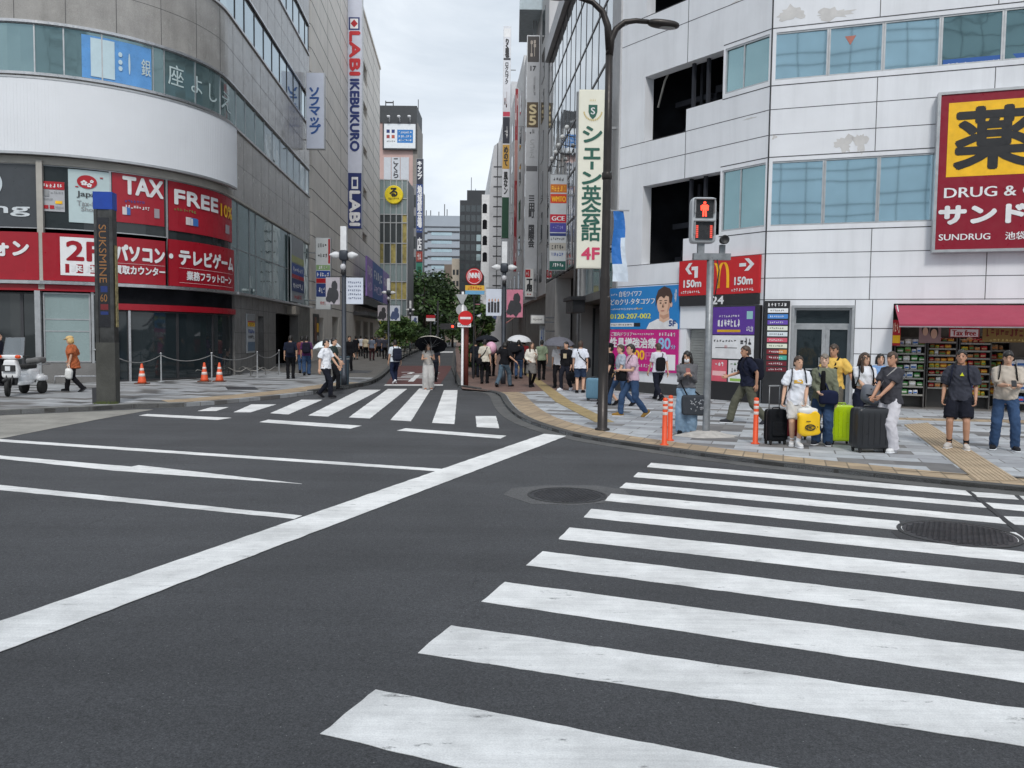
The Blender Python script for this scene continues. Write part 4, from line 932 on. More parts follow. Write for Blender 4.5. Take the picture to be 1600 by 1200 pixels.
# Sofmap-type projecting sign
def blade(name, label, z, q, m, letters, dep=.3, cat='sign', h=None, extra=None, frame=.04, fm=None, group=None):
    f = Zf(z); r = list(f.rect(*q))
    if h: r[3] = h
    t = thing(name, label, cat, f((r[0] + r[1]) / 2, r[2], 0), 0, group)
    b = MB(f); b.box(r[0], r[1], r[2], r[3], -dep, 0); b.build('box', fm or ALU, t)
    b = MB(f); b.box(r[0] + frame, r[1] - frame, r[2] + frame, r[3] - frame, .0, .012); b.build('face', m, t)
    b = MB(f); mm = []; W, H = r[1] - r[0], r[3] - r[2]
    for L_ in letters:
        body, qq, mt = L_[:3]; bold = L_[3] if len(L_) > 3 else 0; vert = L_[4] if len(L_) > 4 else False
        if mt not in mm: mm.append(mt)
        rr = (r[0] + W * qq[0], r[0] + W * qq[1], r[2] + H * qq[2], r[2] + H * qq[3])
        if body == '#': b.box(*rr, .013, .017 + .001 * bold, mm.index(mt))
        elif body.startswith('~'): b.dashes(rr, .022, mm.index(mt), int(body[1:]), int(qq[2] * 100))
        else: b.text(body, rr, .022, mm.index(mt), bold, vert)
    if extra: extra(b, *r, .022, mm)
    if letters or extra: b.build('lettering', mm, t, recalc=False)
    b = MB(f)                                                # fixing arms back to the wall
    sd = -1 if r[0] < 0 and z > 20 and q[0] < 700 else 1
    e = r[0] if sd < 0 else r[1]; b.box(e, e + sd * .5, r[2] + H * .12, r[2] + H * .12 + .08, -.2, -.1); b.box(e, e + sd * .5, r[3] - H * .2 - .08, r[3] - H * .2, -.2, -.1); b.build('bracket', GREYM, t)
    return t
LB = mat('pale_lavender_box', lin(196, 203, 219), .45, var=.04); INK = colour(46, 86, 150)
blade('projecting_sign', 'pale vertical sign with blue katakana on the beige block edge', 49.5, (478, 113, 507, 233), LB, [('ソフマップ', (.2, .78, .2, .8), INK, .03, True)])
# ---------------------------------------------------------------- beige electronics store along the side street
BEIGE = mat('beige_cladding', (.78, .73, .665), .6, var=.08, vs=.5, streak=.12)
eb = thing('department_store', 'long beige panelled store block lining the left of the side street', 'building', K(TE + 1, 0))
W2 = Face(K(0, 0).xy, AD); W2.n = Vector((AD.y, -AD.x))
wx = lambda q, y=430: W2.hit(q, y)[0]
SE0, SE1 = TE + .05, wx(593); HE = 33.0
b = MB(W2)
cz = 3.8
hl = [(wx(497, 540), wx(506, 540), ZL, 3.0)] + [(wx(q, 540), wx(q + w, 540), ZL, 3.2) for q, w in ((519, 10), (555.5, 8), (567.5, 7), (578, 5))]
sl_ = []
for k in range(7):
    pass
for y0_, y1_ in ((98, 128), (160, 180), (229, 243), (293, 309), (364, 378)): sl_.append((wx(566.5), wx(573), W2.hit(569, y1_)[1], W2.hit(569, y0_)[1]))
wall_holes(b, SE0 + 1.0, SE1, 0, HE, hl + sl_, .6)
# rounded end towards the corner building
for i in range(6):
    a0, a1 = R(90 - 15 * i), R(75 - 15 * i)
    q = lambda a: (SE0 + 1.0 - 1.0 * math.sin(math.pi / 2 - a) * 0 - 1.0 * math.sin(a), -1.0 + 1.0 * math.cos(a))
    (sa, na), (sb, nb) = q(a0), q(a1)
    b.add([(sa, 0, na), (sb, 0, nb), (sb, HE, nb), (sa, HE, na)], [(0, 1, 2, 3)], 0)
    for k in range(23): b.add([(sa - .002, h_ - .02 + 1.47 * k, na + .006) for h_ in (cz,)] + [(sb - .002, cz - .02 + 1.47 * k, nb + .006), (sb - .002, cz + .02 + 1.47 * k, nb + .006), (sa - .002, cz + .02 + 1.47 * k, na + .006)], [(0, 1, 2, 3)], 1)
for k in range(20): b.box(SE0 + 1, SE1, cz + 1.47 * k - .03, cz + 1.47 * k + .03, -.02, .006, 1)
for t in [SE0 + 1 + 6.2 * i for i in range(1, 8)]: b.box(t - .012, t + .012, cz, HE, -.02, .0065, 1)
b.box(SE0, SE1, HE, HE + .3, -12, .12); b.box(SE1 - .3, SE1 - .01, 0, HE, -12, -.6)
b.build('wall', [BEIGE, mat('brown_joint', (.13, .12, .11), .7)], eb)
b = MB(W2); b.box(SE0 + 1, SE1 - .5, .1, HE - .5, -1.6, -1.3); b.build('interior', DARK, eb)
b = MB(W2); t0, t1 = wx(552), wx(592); b.box(t0, t1, 3.6, 3.95, 0, 1.3); b.build('canopy', DGREY, eb)
sd = [(wx(553.5, 400), wx(563.5, 400), colour(150, 120, 190)), (wx(564, 410), wx(582, 410), colour(50, 90, 160)), (wx(582.5, 420), wx(593, 420), colour(150, 130, 190))]
for (a, c, m), lab in zip(sd, ('lilac advert panel above the dark canopy near the lamp', 'wide blue advert panel in the middle of the canopy row', 'lilac striped advert panel at the far canopy end')):
    sign('advert_panel', lab, W2, (a, c, 5.4, 9.0), 1.0, .15, m, [('~5', (.1, .9, .5, .8), WHITE), ('~6', (.1, .9, .15, .4), colour(230, 210, 240))], group='canopy adverts')
b = MB(W2); b.box(t0, t1, 4.6, 5.3, 0, 1.1); b.build('canopy_band', DGREY, eb)
blade('projecting_sign', 'tall banner sign with red and navy capital letters running down', 68.5, (543, -140, 566, 357), mat('grey_white_banner', lin(202, 206, 220), .5, var=.04), [
    ('#', (.04, .96, .0, .178), colour(28, 44, 104)), ('IBAL' if False else 'L', (.3, .7, .09, .118), WHITE, .03) if False else ('#', (.28, .72, .127, .165), WHITE, 1), ('#', (.36, .64, .135, .157), colour(28, 44, 104), 2)], dep=.5, h=None, extra=None)
def run_down(z, q, items, name, label):
    """letters turned to read downwards"""
    f = Zf(z); t = thing(name, label, 'sign', f(f.hit(q[0], q[1])[0], f.hit(q[0], q[3])[1], 0)); mm = []
    for body, qq, m, bold in items:
        r = f.rect(*qq); vs, fs = glyphs(body, False)
        b = MB(lambda s, h, n, r=r: f(s, h, n))
        x0 = min(p[0] for p in vs); x1 = max(p[0] for p in vs); y0 = min(p[1] for p in vs); y1 = max(p[1] for p in vs)
        for k, (dx, dy) in enumerate(((0, 0), (bold, 0), (0, bold), (-bold, 0), (0, -bold))):
            b.add([(r[0] + dx + (p[1] - y0) / (y1 - y0) * (r[1] - r[0]), r[3] + dy - (p[0] - x0) / (x1 - x0) * (r[3] - r[2]), .03 + .002 * k) for p in vs], fs, 0, False)
        b.build('letters', m, t, recalc=False)
    return t
NAVY = colour(30, 48, 110)
run_down(68.5, (543, 0, 566, 357), [('LABI', (547, 50, 562, 117), colour(196, 40, 46), .07), ('IKEBUKURO', (547.5, 124, 561, 236), NAVY, .05), ('LABI', (547, 299, 562, 352), WHITE, .06)], 'sign_letters', 'red navy and white capitals mounted on the tall banner')
f = Zf(68.5); b = MB(f); r = f.rect(545, 27, 562, 47); b.box(*r, .013, .02, 0); b.box(r[0] + .12, r[1] - .12, r[2] + .12, r[3] - .12, .02, .03, 1)
cx, cy = (r[0] + r[1]) / 2, (r[2] + r[3]) / 2; b.add([(cx, cy + .34, .036), (cx - .3, cy, .036), (cx, cy - .32, .036), (cx + .3, cy, .036)], [(0, 1, 2, 3)], 2)
tag(b.build('emblem_plate', [NAVY, WHITE, RED]), 'small framed red emblem plate near the top of the banner', 'sign')
# stack of tenant signs on the beige corner
f = (wx(492, 430), wx(516, 430))
blade('tenant_sign', 'stack of white green blue and red tenant signs at the beige corner', 51.0, (493, 371, 517, 484), colour(206, 210, 212), [('~4', (.15, .75, .86, .92), DGREY), ('~4', (.15, .8, .72, .78), DGREY), ('#', (.05, .95, .55, .62), colour(140, 170, 120)), ('~4', (.2, .8, .56, .61), WHITE), ('#', (.05, .95, .44, .54), BLUE), ('~5', (.1, .9, .46, .52), WHITE), ('#', (.05, .95, .37, .435), RED), ('#', (.05, .95, .18, .365), colour(40, 60, 120)), ('~4', (.2, .8, .23, .31), WHITE), ('~3', (.3, .7, .06, .12), RED), ('#', (.83, .95, .64, .98), RED)], dep=.25)
r = (wx(489, 505), wx(497, 505), 1.2, 3.2)
sign('wall_poster', 'dark framed poster on the beige wall by the entrance', W2, r, .02, .05, DGREY, [('#', (.1, .5, .1, .9), colour(120, 80, 70)), ('#', (.55, .9, .4, .7), YELLOW), ('~4', (.55, .9, .1, .3), WHITE)], cat='poster')
# ---------------------------------------------------------------- farther buildings, left side of the side street
def grid_windows(par, fc, S, H, n, gm, fm=None, w=None, name='window', recess=.12):
    src = None
    for s0, s1 in S:
        for h0, h1 in H:
            b = MB(fc); b.box(s0, s1, h0, h1, n - recess, n); b.build(name, gm, par)
GLASSY = glass('far_pale_glass', (.34, .42, .43), .06, .5, .25); GFAR = glass('far_dark_glass', (.06, .07, .075), .06, .2, .25); YLIT = mat('yellow_interior', (.34, .28, .09), .6, var=.5, vs=1.5)
z = 105.0; f = Zf(z); r = f.rect(590, 281, 636, 560)
t = thing('glass_shop_building', 'glass fronted shop building with yellow blinds and round yellow sign', 'building', f(-15, 0))
x0, x1 = f.hit(575, 400)[0], f.hit(636, 400)[0]; ht = f.hit(615, 280)[1]
b = MB(f); b.box(x0, x1, 0, ht, -7, -.15); b.build('wall', mat('grey_side_wall', (.24, .24, .245), .7, var=.15, vs=.4), t)
cols = [f.hit(q, 400)[0] for q in (586, 593, 600, 610, 619, 628, 636)]
hrow = [f.hit(615, q)[1] for q in (556, 520, 500, 468, 440, 412, 380, 348, 335, 310, 281)]
for i, (a, c) in enumerate(zip(cols, cols[1:])):
    for j, (lo, hi) in enumerate(zip(hrow, hrow[1:])):
        m = {0: YLIT, 1: YLIT if i > 3 else GFAR, 3: YLIT, 5: YLIT if i % 2 else GFAR, 7: YLIT if i == 5 else GFAR, 6: GFAR if 0 < i < 5 else (YLIT if i == 5 else GLASSY)}.get(j, GLASSY)
        b = MB(f); b.box(a + .06, c - .06, lo + .06, hi - .06, -.14, -.05); b.build('window', m, t)
b = MB(f)
for s in cols: b.box(s - .06, s + .06, 0, ht, -.14, .04)
for h in hrow: b.box(x0, x1, h - .06, h + .06, -.14, .05)
b.build('mullion', ALU, t)
c = f.hit(616, 305); rr = 14 * z / F
b = MB(f); b.lathe((c[0], c[1], .3), [(rr * .9, -.4), (rr, -.35), (rr, .15), (rr * .95, .2)], 36, smooth=False); t2 = thing('round_sign', 'round yellow shop sign with black emblem on the glass front', 'sign', f(c[0], c[1] - rr)); b.build('disc', mat('lemon_yellow', lin(240, 214, 40), .4), t2)
b = MB(f); b.text('る', (c[0] - .42 * rr, c[0] + .4 * rr, c[1] - .2 * rr, c[1] + .7 * rr), .55, 0, .05); b.dashes((c[0] - .6 * rr, c[0] + .6 * rr, c[1] - .55 * rr, c[1] - .33 * rr), .55, 0, 7, 2); b.build('lettering', BLACK, t2, recalc=False)
r = f.rect(580, 498, 607, 508)
sign('shop_banner', 'long yellow shop banner over the entrance crowd', f, r, .1, .2, mat('lemon_yellow', (1, 1, 0)), [('~3', (.78, .97, .2, .8), BLACK)])
z = 145.0; f = Zf(z)
t = thing('pink_building', 'tall pink block with dark rooftop screen and white billboard', 'building', f(-23, 0)); x0, x1 = f.hit(570, 300)[0], f.hit(651, 300)[0]
h1 = f.hit(620, 192)[1]; h2 = f.hit(620, 170)[1]; b = MB(f); b.box(x0, x1, 0, h1, -8, 0); b.build('wall', mat('pink_render', (.52, .36, .33), .7, var=.1, vs=.3), t)
b = MB(f); b.box(x0, x1, h1, h2 + .5, -8, .2); b.build('roof_screen', mat('dark_roof_screen', (.045, .05, .055), .6), t)
b = MB(f); b.box(f.hit(645, 300)[0], x1 + .15, 0, h1, -8, .1); b.build('corner_strip', mat('beige_grey_strip', (.24, .22, .2), .7), t)
for i, (a, c) in enumerate(((600, 611), (612, 625), (626, 639))):
    r = f.rect(a, 246, c, 284); sign('wall_sign', ('plain pale panel nearest the beige store', 'pale panel with dark vertical script', 'plain pale panel next to the dark corner strip')[i] + ' on the pink block', f, r, .02, .15, colour(196, 200, 206), [('こくら', (.25, .8, .15, .95), DGREY, .05, True)] if i == 1 else (), group='panels on the pink block')
r = f.rect(601, 195, 650, 233)
sign('billboard', 'white rooftop billboard with a blue square and four small emblems', f, r, .3, .4, colour(226, 230, 234), [('#', (.42, .92, .22, .76), colour(40, 120, 190)), ('~7', (.46, .88, .6, .7), WHITE), ('~7', (.46, .88, .44, .54), WHITE), ('~7', (.46, .88, .28, .38), WHITE), ('#', (.08, .18, .62, .76), NAVY), ('#', (.24, .34, .62, .76), NAVY), ('#', (.08, .18, .4, .54), colour(150, 60, 60)), ('#', (.24, .34, .4, .54), colour(180, 90, 70)), ('~5', (.08, .36, .24, .32), DGREY)], frame=.25, fm=DGREY, cat='billboard')
for q in (609, 625, 641):
    s, h = f.hit(q, 194); tl_ = thing('spotlight', ('white spotlight arm over the left end', 'white spotlight arm over the middle', 'white spotlight arm over the right end')[(609, 625, 641).index(q)] + ' of the billboard', 'lamp', f(s, h), 0, 'billboard spotlights')
    b = MB(); b.tube([f(s, h, .3), f(s, h + .9, .4), f(s, h + 1.0, 1.2)], .09, 6); b.build('arm', WHITE, tl_); b = MB(); b.sq(f(s, h + .95, 1.5), (.6, .7, .35), .6, nu=10, nv=6); b.build('head', WHITE, tl_)
b = MB(f); b.box(f.hit(598, 170)[0], f.hit(598, 170)[0] + .15, h2, h2 + 2.2, -3, -2.8); b.box(f.hit(610, 170)[0], f.hit(610, 170)[0] + .15, h2, h2 + 2.2, -3, -2.8); b.box(f.hit(598, 170)[0], f.hit(610, 170)[0], h2 + 1.8, h2 + 2, -3, -2.8); b.box(f.hit(650, 170)[0], f.hit(650, 170)[0] + .12, h2, h2 + 2.5, -3, -2.8); b.build('antenna', DGREY, t)
blade('projecting_sign', 'very tall dark vertical sign of stacked white characters over red and green panels', 125.0, (650, 248, 661, 446), mat('night_blue', lin(44, 48, 66), .5), [('キャンプ', (.2, .8, .84, .98), WHITE, .05, True), ('#', (.05, .95, .42, .8), colour(44, 70, 130)), ('地域館会場', (.2, .8, .46, .79), WHITE, .05, True), ('~2', (.1, .9, .43, .45), WHITE), ('店', (.2, .8, .28, .38), WHITE, .04), ('#', (.05, .95, .19, .27), colour(150, 60, 50), 1), ('~2', (.2, .8, .2, .26), WHITE), ('#', (.05, .95, .01, .18), colour(50, 120, 100), 1), ('#', (.25, .75, .04, .15), colour(20, 80, 60), 2)], dep=.6)
z = 134.0; f = Zf(z); t = thing('grey_office_block', 'narrow dark grey side block under the tall vertical sign', 'building', f(-17, 0)); b = MB(f)
b.box(f.hit(630, 400)[0], f.hit(654, 400)[0], 0, f.hit(645, 290)[1], -9, 0); b.build('wall', mat('grey_side_wall', (0, 0, 0)), t)
grid_windows(t, f, [(f.hit(646, 400)[0], f.hit(652, 400)[0])], [(6 + 3.4 * i, 8 + 3.4 * i) for i in range(6)], .06, GFAR)
# silver office far down the street
z = 260.0; f = Zf(z); t = thing('silver_office', 'distant silver office block with horizontal glass bands and roof antennas', 'building', f(-22, 0))
x0, x1 = f.hit(655, 400)[0], f.hit(719, 400)[0]; hy = lambda q: f.hit(690, q)[1]
b = MB(f); b.box(x0, x1, 0, hy(337), -20, 0); b.box(x0, x1, hy(355), hy(354), 0, .3, 1); b.build('wall', [mat('silver_panels', (.34, .38, .43), .35, var=.1, vs=.1), DGREY], t)
for k, q in enumerate((363, 376, 389, 402, 415, 428)):
    b = MB(f); b.box(f.hit(674, q)[0], f.hit(706, q)[0], hy(q + 5), hy(q), -.2, .06); b.build('window', GSKY if k != 9 else GFAR, t)
    b = MB(f); b.box(f.hit(662, q)[0], f.hit(668, q)[0], hy(q + 3), hy(q), -.2, .07); b.box(f.hit(668, q)[0], f.hit(718, q)[0], hy(q), hy(q - 2), 0, .25); b.build('shade_band', DGREY, t)
b = MB(f)
for q, y in ((664, 326), (671, 326), (684, 328), (693, 316), (697, 324)): s = f.hit(q, 340)[0]; b.box(s - .12, s + .12, hy(338), hy(y), -4, -3.7)
b.build('antenna', DGREY, t)
z = 215.0; f = Zf(z); t = thing('beige_tower', 'slim cream apartment tower in front of the silver office', 'building', f(-15, 0)); hy = lambda q: f.hit(710, q)[1]
b = MB(f); b.box(f.hit(706, 420)[0], f.hit(718, 420)[0], 0, hy(404), -12, 0); b.build('wall', mat('cream_render', (.5, .44, .36), .7), t)
b = MB(f); b.box(f.hit(694, 420)[0], f.hit(706, 420)[0] - .02, 0, hy(413), -12, -.3); b.build('side_wing', mat('brown_render', (.2, .16, .13), .7), t)
grid_windows(t, f, [(f.hit(707.5, 420)[0], f.hit(711, 420)[0]), (f.hit(713, 420)[0], f.hit(716.5, 420)[0])], [(3 + 3 * i, 4.4 + 3 * i) for i in range(6)], .05, GFAR)
z = 200.0; f = Zf(z); t = thing('dark_tower', 'dark glass tower with a black rooftop box', 'building', f(-9, 0)); hy = lambda q: f.hit(740, q)[1]; x0, x1 = f.hit(718, 400)[0], f.hit(760, 400)[0]
b = MB(f); b.box(x0, x1, 0, hy(313), -18, 0); b.box(f.hit(729, 300)[0], x1, hy(313), hy(295), -15, -2); b.build('wall', mat('dark_tower_panels', (.035, .038, .042), .3, var=.15, vs=.1), t)
for i in range(5):
    for j in range(12):
        a = x0 + (x1 - x0) * (i + .12) / 5; h = hy(500) + (hy(318) - hy(500)) * (j + .15) / 12
        b = MB(f); b.box(a, a + (x1 - x0) * .16, h, h + (hy(318) - hy(500)) * .055, -.1, .05); b.build('window', GFAR if not (i == 3 and j in (6, 7, 8)) else GLASSY, t)
b = MB(f); s = f.hit(734, 290)[0]; b.box(s, s + .15, hy(295), hy(270), -6, -5.8); s = f.hit(741, 290)[0]; b.box(s, s + .15, hy(295), hy(288), -6, -5.8); s = f.hit(745, 290)[0]; b.box(s, s + .9, hy(293), hy(291), -6, -5.8); b.build('antenna', DGREY, t)
# ---------------------------------------------------------------- buildings on the right of the side street
W3 = Face(R2(R2.hit(962, 600)[0], 0).xy, -AD)
rx = lambda q, y=430: W3.hit(q, y)[0]
# glass curtain wall block
gt = thing('glass_block', 'glazed office block with slanting dark mullions behind the white corner', 'building', W3(-4, 0))
s0, s1 = rx(853), 0.0; HG = 18.8; GMIR = glass('grey_mirror_glass', (.42, .45, .47), .03, .85, .3); MULL = mat('dark_bronze_mullion', (.07, .07, .075), .4, .5)
b = MB(W3); b.box(s0, s1, 5.2, HG - .05, -14, -.12); b.box(s0, s1, HG - .05, HG + .9, -14, .25, 1); b.box(-3.0, 0, HG + .9, 26, -14, .1, 0); b.build('wall', [mat('grey_panel_wall', (.45, .45, .46), .5, var=.1), mat('pale_metal_coping', (.4, .4, .41), .4, .4)], gt)
ncol, hr = 13, [5.3, 7.6, 9.9, 12.2, 14.5, 16.8, HG - .1]
for i in range(ncol):
    a = s0 + (s1 - 1.6 - s0) * i / ncol; c = s0 + (s1 - 1.6 - s0) * (i + 1) / ncol
    for lo, hi in zip(hr, hr[1:]):
        b = MB(W3); b.box(a + .04, c - .04, lo + .05, hi - .05, -.11, -.03); b.build('window', GMIR, gt)
b = MB(W3)
for i in range(ncol + 1): a = s0 + (s1 - 1.6 - s0) * i / ncol; b.box(a - .035, a + .035, 5.2, HG - .1, -.12, -.015)
for h in hr: b.box(s0, s1 - 1.6, h - .05, h + .05, -.12, -.005)
b.build('mullion', MULL, gt)
b = MB(W3); b.box(-1.55, 0, 5.2, HG, -.12, .06); b.build('end_panel', mat('grey_panel_wall', (0, 0, 0)), gt)
GROUND = mat('dark_shopfront', (.16, .155, .15), .5, var=.2, vs=1)
b = MB(W3); b.box(s0, 0, 0.05, 5.2, -14, -1.0, 0); b.box(s0, s0 + 5, ZR, 5.2, -.9, 0, 1); b.box(-8.5, -7.9, ZR, 5.2, -.9, .05, 1); b.box(-.7, 0, ZR, 5.2, -.9, .05, 1); b.box(-7.9, -.7, 3.3, 3.6, -.9, .3, 0); b.build('ground_wall', [GROUND, mat('grey_stone_front', (.42, .415, .41), .5, var=.15, vs=.8)], gt)
for i in range(4):
    a = -7.8 + i * 1.75; pane(gt, W3, a, a + 1.7, 3.65, 5.1, -.15, GVIEW, ALU, .04)
for i in range(4):
    a = -7.8 + i * 1.75; pane(gt, W3, a, a + 1.7, ZR + .02, 3.2, -.5, GDARK, DGREY, .05)
b = MB(W3); b.box(-7.4, -5.0, 3.4, 3.55, .0, .9); b.box(-7.3, -5.2, 2.9, 3.4, .3, .8, 0); b.build('vent_hood', DGREY, gt)
b = MB(W3)
for i in range(10): b.tube([W3(s0 + 5.2 + i * .0, 1, .06), W3(s0 + 5.2, 5.2, .06)], .05, 8) if i == 0 else None
b.f = None; b.build('drain_pipe', GREYM, gt)
for s_, h0_, h1_ in ((-8.2, .1, 5.2), (-9.4, 3.6, 13)): b = MB(); b.tube([W3(s_, h0_, .12), W3(s_, h1_, .12)], .065, 8); b.build('drain_pipe', GREYM, gt)
# string of white globe lamps
for i in range(5):
    q, y = ((862, 248), (868, 238), (873, 227), (879, 214), (886, 199))[i]
    s, h = W3.hit(q, y, .35); t = thing('globe_lamp', 'white globe lamp on a wall bracket, number order from street end'.replace(', number order from street end', (' closest to the stacked signs', ' second from the stacked signs', ' in the middle of the string', ' second from the big sign', ' closest to the big cream sign')[i]), 'lamp', W3(s, h, .35), 0, 'globe lamps along the glass block')
    b = MB(); b.sq(W3(s, h, .35), (.24, .24, .24), 1, nu=12, nv=8); b.build('globe', mat('opal_glass', (.8, .8, .78), .3), t); b = MB(); b.tube([W3(s, h - .15, .35), W3(s, h - .4, .3), W3(s, h - .45, 0)], .025, 6); b.build('bracket', DGREY, t)
# shop sign boxes
CREAMS = mat('cream_light_box', lin(232, 230, 214), .4, var=.03); GRN = colour(36, 92, 78)
def crest(b, s0, s1, h0, h1, n, mm):
    W, H = s1 - s0, h1 - h0; a = lambda x, y, k=0: (s0 + W * x, h0 + H * y, n + k); gold = colour(206, 186, 130)
    for m in (gold, GRN, WHITE):
        if m not in mm: mm.append(m)
    b.add([a(.34, .915), a(.66, .915), a(.66, .875), a(.60, .85), a(.5, .835), a(.40, .85), a(.34, .875)], [tuple(range(7))], mm.index(GRN)); b.text('S', (s0 + W * .43, s0 + W * .57, h0 + H * .862, h0 + H * .90), n + .004, mm.index(WHITE), .006)
    for i in range(14):
        w = math.pi * (1.08 + .84 * i / 13); x, y = .5 + .33 * math.cos(w), .885 + .055 * math.sin(w)
        b.add([a(x - .03, y), a(x, y + .008), a(x + .03, y), a(x, y - .008)], [(0, 1, 2, 3)], mm.index(gold))
        if i % 4 == 0: b.add([a(.38 + .06 * i / 4, .935), a(.41 + .06 * i / 4, .935), a(.395 + .06 * i / 4, .95)], [(0, 1, 2)], mm.index(gold))
blade('projecting_sign', 'big cream vertical sign with green characters and pink 4F', 28.0, (903, 140, 946, 419), CREAMS, [('シェ', (.16, .84, .615, .795) , GRN, .02, True), ('｜', (.42, .6, .575, .635), GRN, .03) if False else ('#', (.44, .56, .555, .60), GRN), ('ン', (.16, .84, .475, .54), GRN, .025), ('英会話', (.15, .85, .155, .465), GRN, .014, True), ('4F', (.18, .82, .05, .115), colour(206, 60, 100), .018)], dep=.4, extra=crest, fm=mat('cream_light_box', (1, 1, 1)))
blade('tenant_sign', 'stack of small tenant signs in orange red violet and white', 37.5, (858, 272, 886, 423), colour(190, 194, 198), [('~4', (.2, .8, .93, .965), DGREY), ('#', (.05, .95, .81, .895), colour(200, 110, 30)), ('~5', (.1, .9, .82, .88), colour(250, 190, 60)), ('#', (.05, .95, .7, .795), colour(204, 60, 30)), ('WMTO', (.12, .9, .715, .77), YELLOW, .01), ('#', (.05, .95, .50, .585), colour(190, 24, 50)), ('GCE', (.15, .85, .52, .565), WHITE, .01), ('#', (.05, .95, .40, .495), colour(70, 66, 150)), ('~5', (.2, .8, .43, .47), colour(160, 160, 220)), ('#', (.05, .95, .36, .39), NAVY), ('~7', (.1, .9, .315, .345), DGREY), ('#', (.05, .95, .21, .29), colour(170, 166, 158)), ('~5', (.15, .85, .22, .27), DGREY), ('~5', (.15, .85, .15, .19), BLUE), ('#', (.05, .95, .01, .1), colour(24, 84, 76)), ('~5', (.2, .85, .04, .08), WHITE)], dep=.3, fm=GREYM)
blade('hanging_sign', 'small white shop sign lit from inside near the umbrella crowd', 41.0, (829, 492, 851, 506), mat('lit_white_sign', (.8, .8, .78), .4), [('~8', (.15, .85, .35, .6), DGREY)], dep=.25)
blade('standing_sign', 'narrow pale vertical sign under the small white shop sign', 41.3, (843, 509, 852, 545), colour(176, 184, 190), [('~2', (.2, .8, .3, .9), BLUE)], dep=.15)
# narrow sign tower block
def slab_building(name, label, qa, qb, h, dep, m, wins=None, gm=GFAR, fr=None, proud=0.0, base=GROUND):
    t = thing(name, label, 'building', W3(rx(qb), 0)); a, c = rx(qa), rx(qb)
    b = MB(W3); b.box(a, c - .02, 4.6, h, -dep, proud); b.build('wall', m, t); b = MB(W3); b.box(a, c - .02, 0, 4.6, -dep, proud - .4); b.build('ground_wall', base, t)
    if wins:
        n, rows, w, hh, off_ = wins
        for i in range(n):
            for k in range(rows):
                s = a + (c - a) * (i + .5) / n; hb = off_ + (h - off_ - 1) * k / rows
                b = MB(W3); b.box(s - w / 2, s + w / 2, hb, hb + hh, proud - .1, proud + .03); b.build('window', gm, t)
    return t, a, c
t, a, c = slab_building('sign_tower_block', 'slim grey block hung with tall vertical signs, terrace floors and blue tank', 815, 852.5, 25.0, 12, mat('grey_tower_wall', (.52, .52, .525), .6, var=.1, vs=.5), (3, 7, 1.6, 1.9, 5.5))
f = Zf(52.0); b = MB(f); q = f.rect(812, 10, 850, 38); b.box(q[0], q[1] + 2, 24.8, q[3] + 1, -9, -3); b.build('water_tank_screen', mat('pale_blue_screen', (.45, .53, .57), .5), t)
b = MB(f); s = f.hit(836, 10)[0]; b.box(s, s + .1, q[3], q[3] + 3.5, -5, -4.9); s = f.hit(840, 10)[0]; b.box(s, s + .1, q[3], q[3] + 3.0, -5, -4.9); b.build('antenna', GREYM, t)
blade('projecting_sign', 'tallest column sign, grey with dark brown and white panels stacked', 56.0, (821, 55, 841, 468), colour(176, 178, 182), [('#', (.06, .94, .90, .995), colour(64, 60, 60)), ('~2', (.25, .75, .91, .985), colour(170, 160, 150)), ('17', (.3, .7, .868, .885), DGREY, .02), ('~2', (.55, .7, .77, .85), DGREY), ('#', (.06, .94, .655, .75), colour(84, 70, 52)), ('S5', (.25, .78, .665, .74), colour(206, 190, 150), .03, True), ('~3', (.3, .7, .63, .65), DGREY), ('Cコミム', (.3, .7, .54, .61), GREYM, .01, True), ('#', (.06, .94, .49, .51), colour(90, 90, 94)), ('#', (.3, .72, .385, .39), DGREY), ('#', (.3, .72, .394, .399), DGREY), ('#', (.3, .72, .376, .381), DGREY), ('田町 国際会', (.3, .75, .2, .37), DGREY, .02, True)], dep=.5)
blade('projecting_sign', 'lower white sign with red block and black characters', 55.5, (820, 419, 834, 464), colour(214, 214, 212), [('#', (.05, .6, .68, .95), RED), ('~2', (.1, .55, .72, .9), WHITE), ('丁用', (.2, .8, .2, .62), BLACK, .03, True), ('~2', (.2, .8, .06, .12), RED)], dep=.4)
t, a, c = slab_building('signboard_block', 'narrow block edged with a red vertical sign and white signboards', 796, 814.5, 26, 12, mat('light_grey_tiles', (.58, .58, .585), .5, var=.1, vs=.6), (3, 6, 1.8, 1.7, 6))
blade('projecting_sign', 'thin red vertical sign with white lettering', 70.0, (803, 138, 809, 425), colour(150, 36, 46), [('~2', (.2, .8, .05, .2), WHITE), ('~2', (.2, .8, .3, .48), colour(230, 170, 160)), ('#', (0.1, .9, .5, .72), colour(176, 130, 124)), ('~2', (.2, .8, .75, .98), WHITE)], dep=.3)
blade('projecting_sign', 'white vertical signboard stack with black, ochre and green panels', 82.0, (785, 41, 797, 372), colour(214, 216, 222), [('#', (.1, .9, .95, .99), WHITE), ('りく目也', (.25, .75, .855, .94), BLACK, .04, True), ('#', (.05, .95, .842, .852), DGREY), ('ロクロブク', (.3, .7, .73, .83), DGREY, .02, True), ('~2', (.2, .6, .61, .7), colour(120, 80, 80)), ('#', (.05, .95, .578, .6), colour(196, 60, 84)), ('#', (.05, .95, .45, .575), colour(38, 42, 56)), ('~2', (.3, .7, .47, .54), WHITE), ('#', (.05, .95, .33, .445), colour(198, 154, 70)), ('めのて', (.25, .75, .345, .435), BLACK, .03, True), ('風なン', (.25, .75, .21, .315), BLACK, .03, True), ('#', (.05, .95, .0, .195), colour(24, 70, 50))], dep=.5)
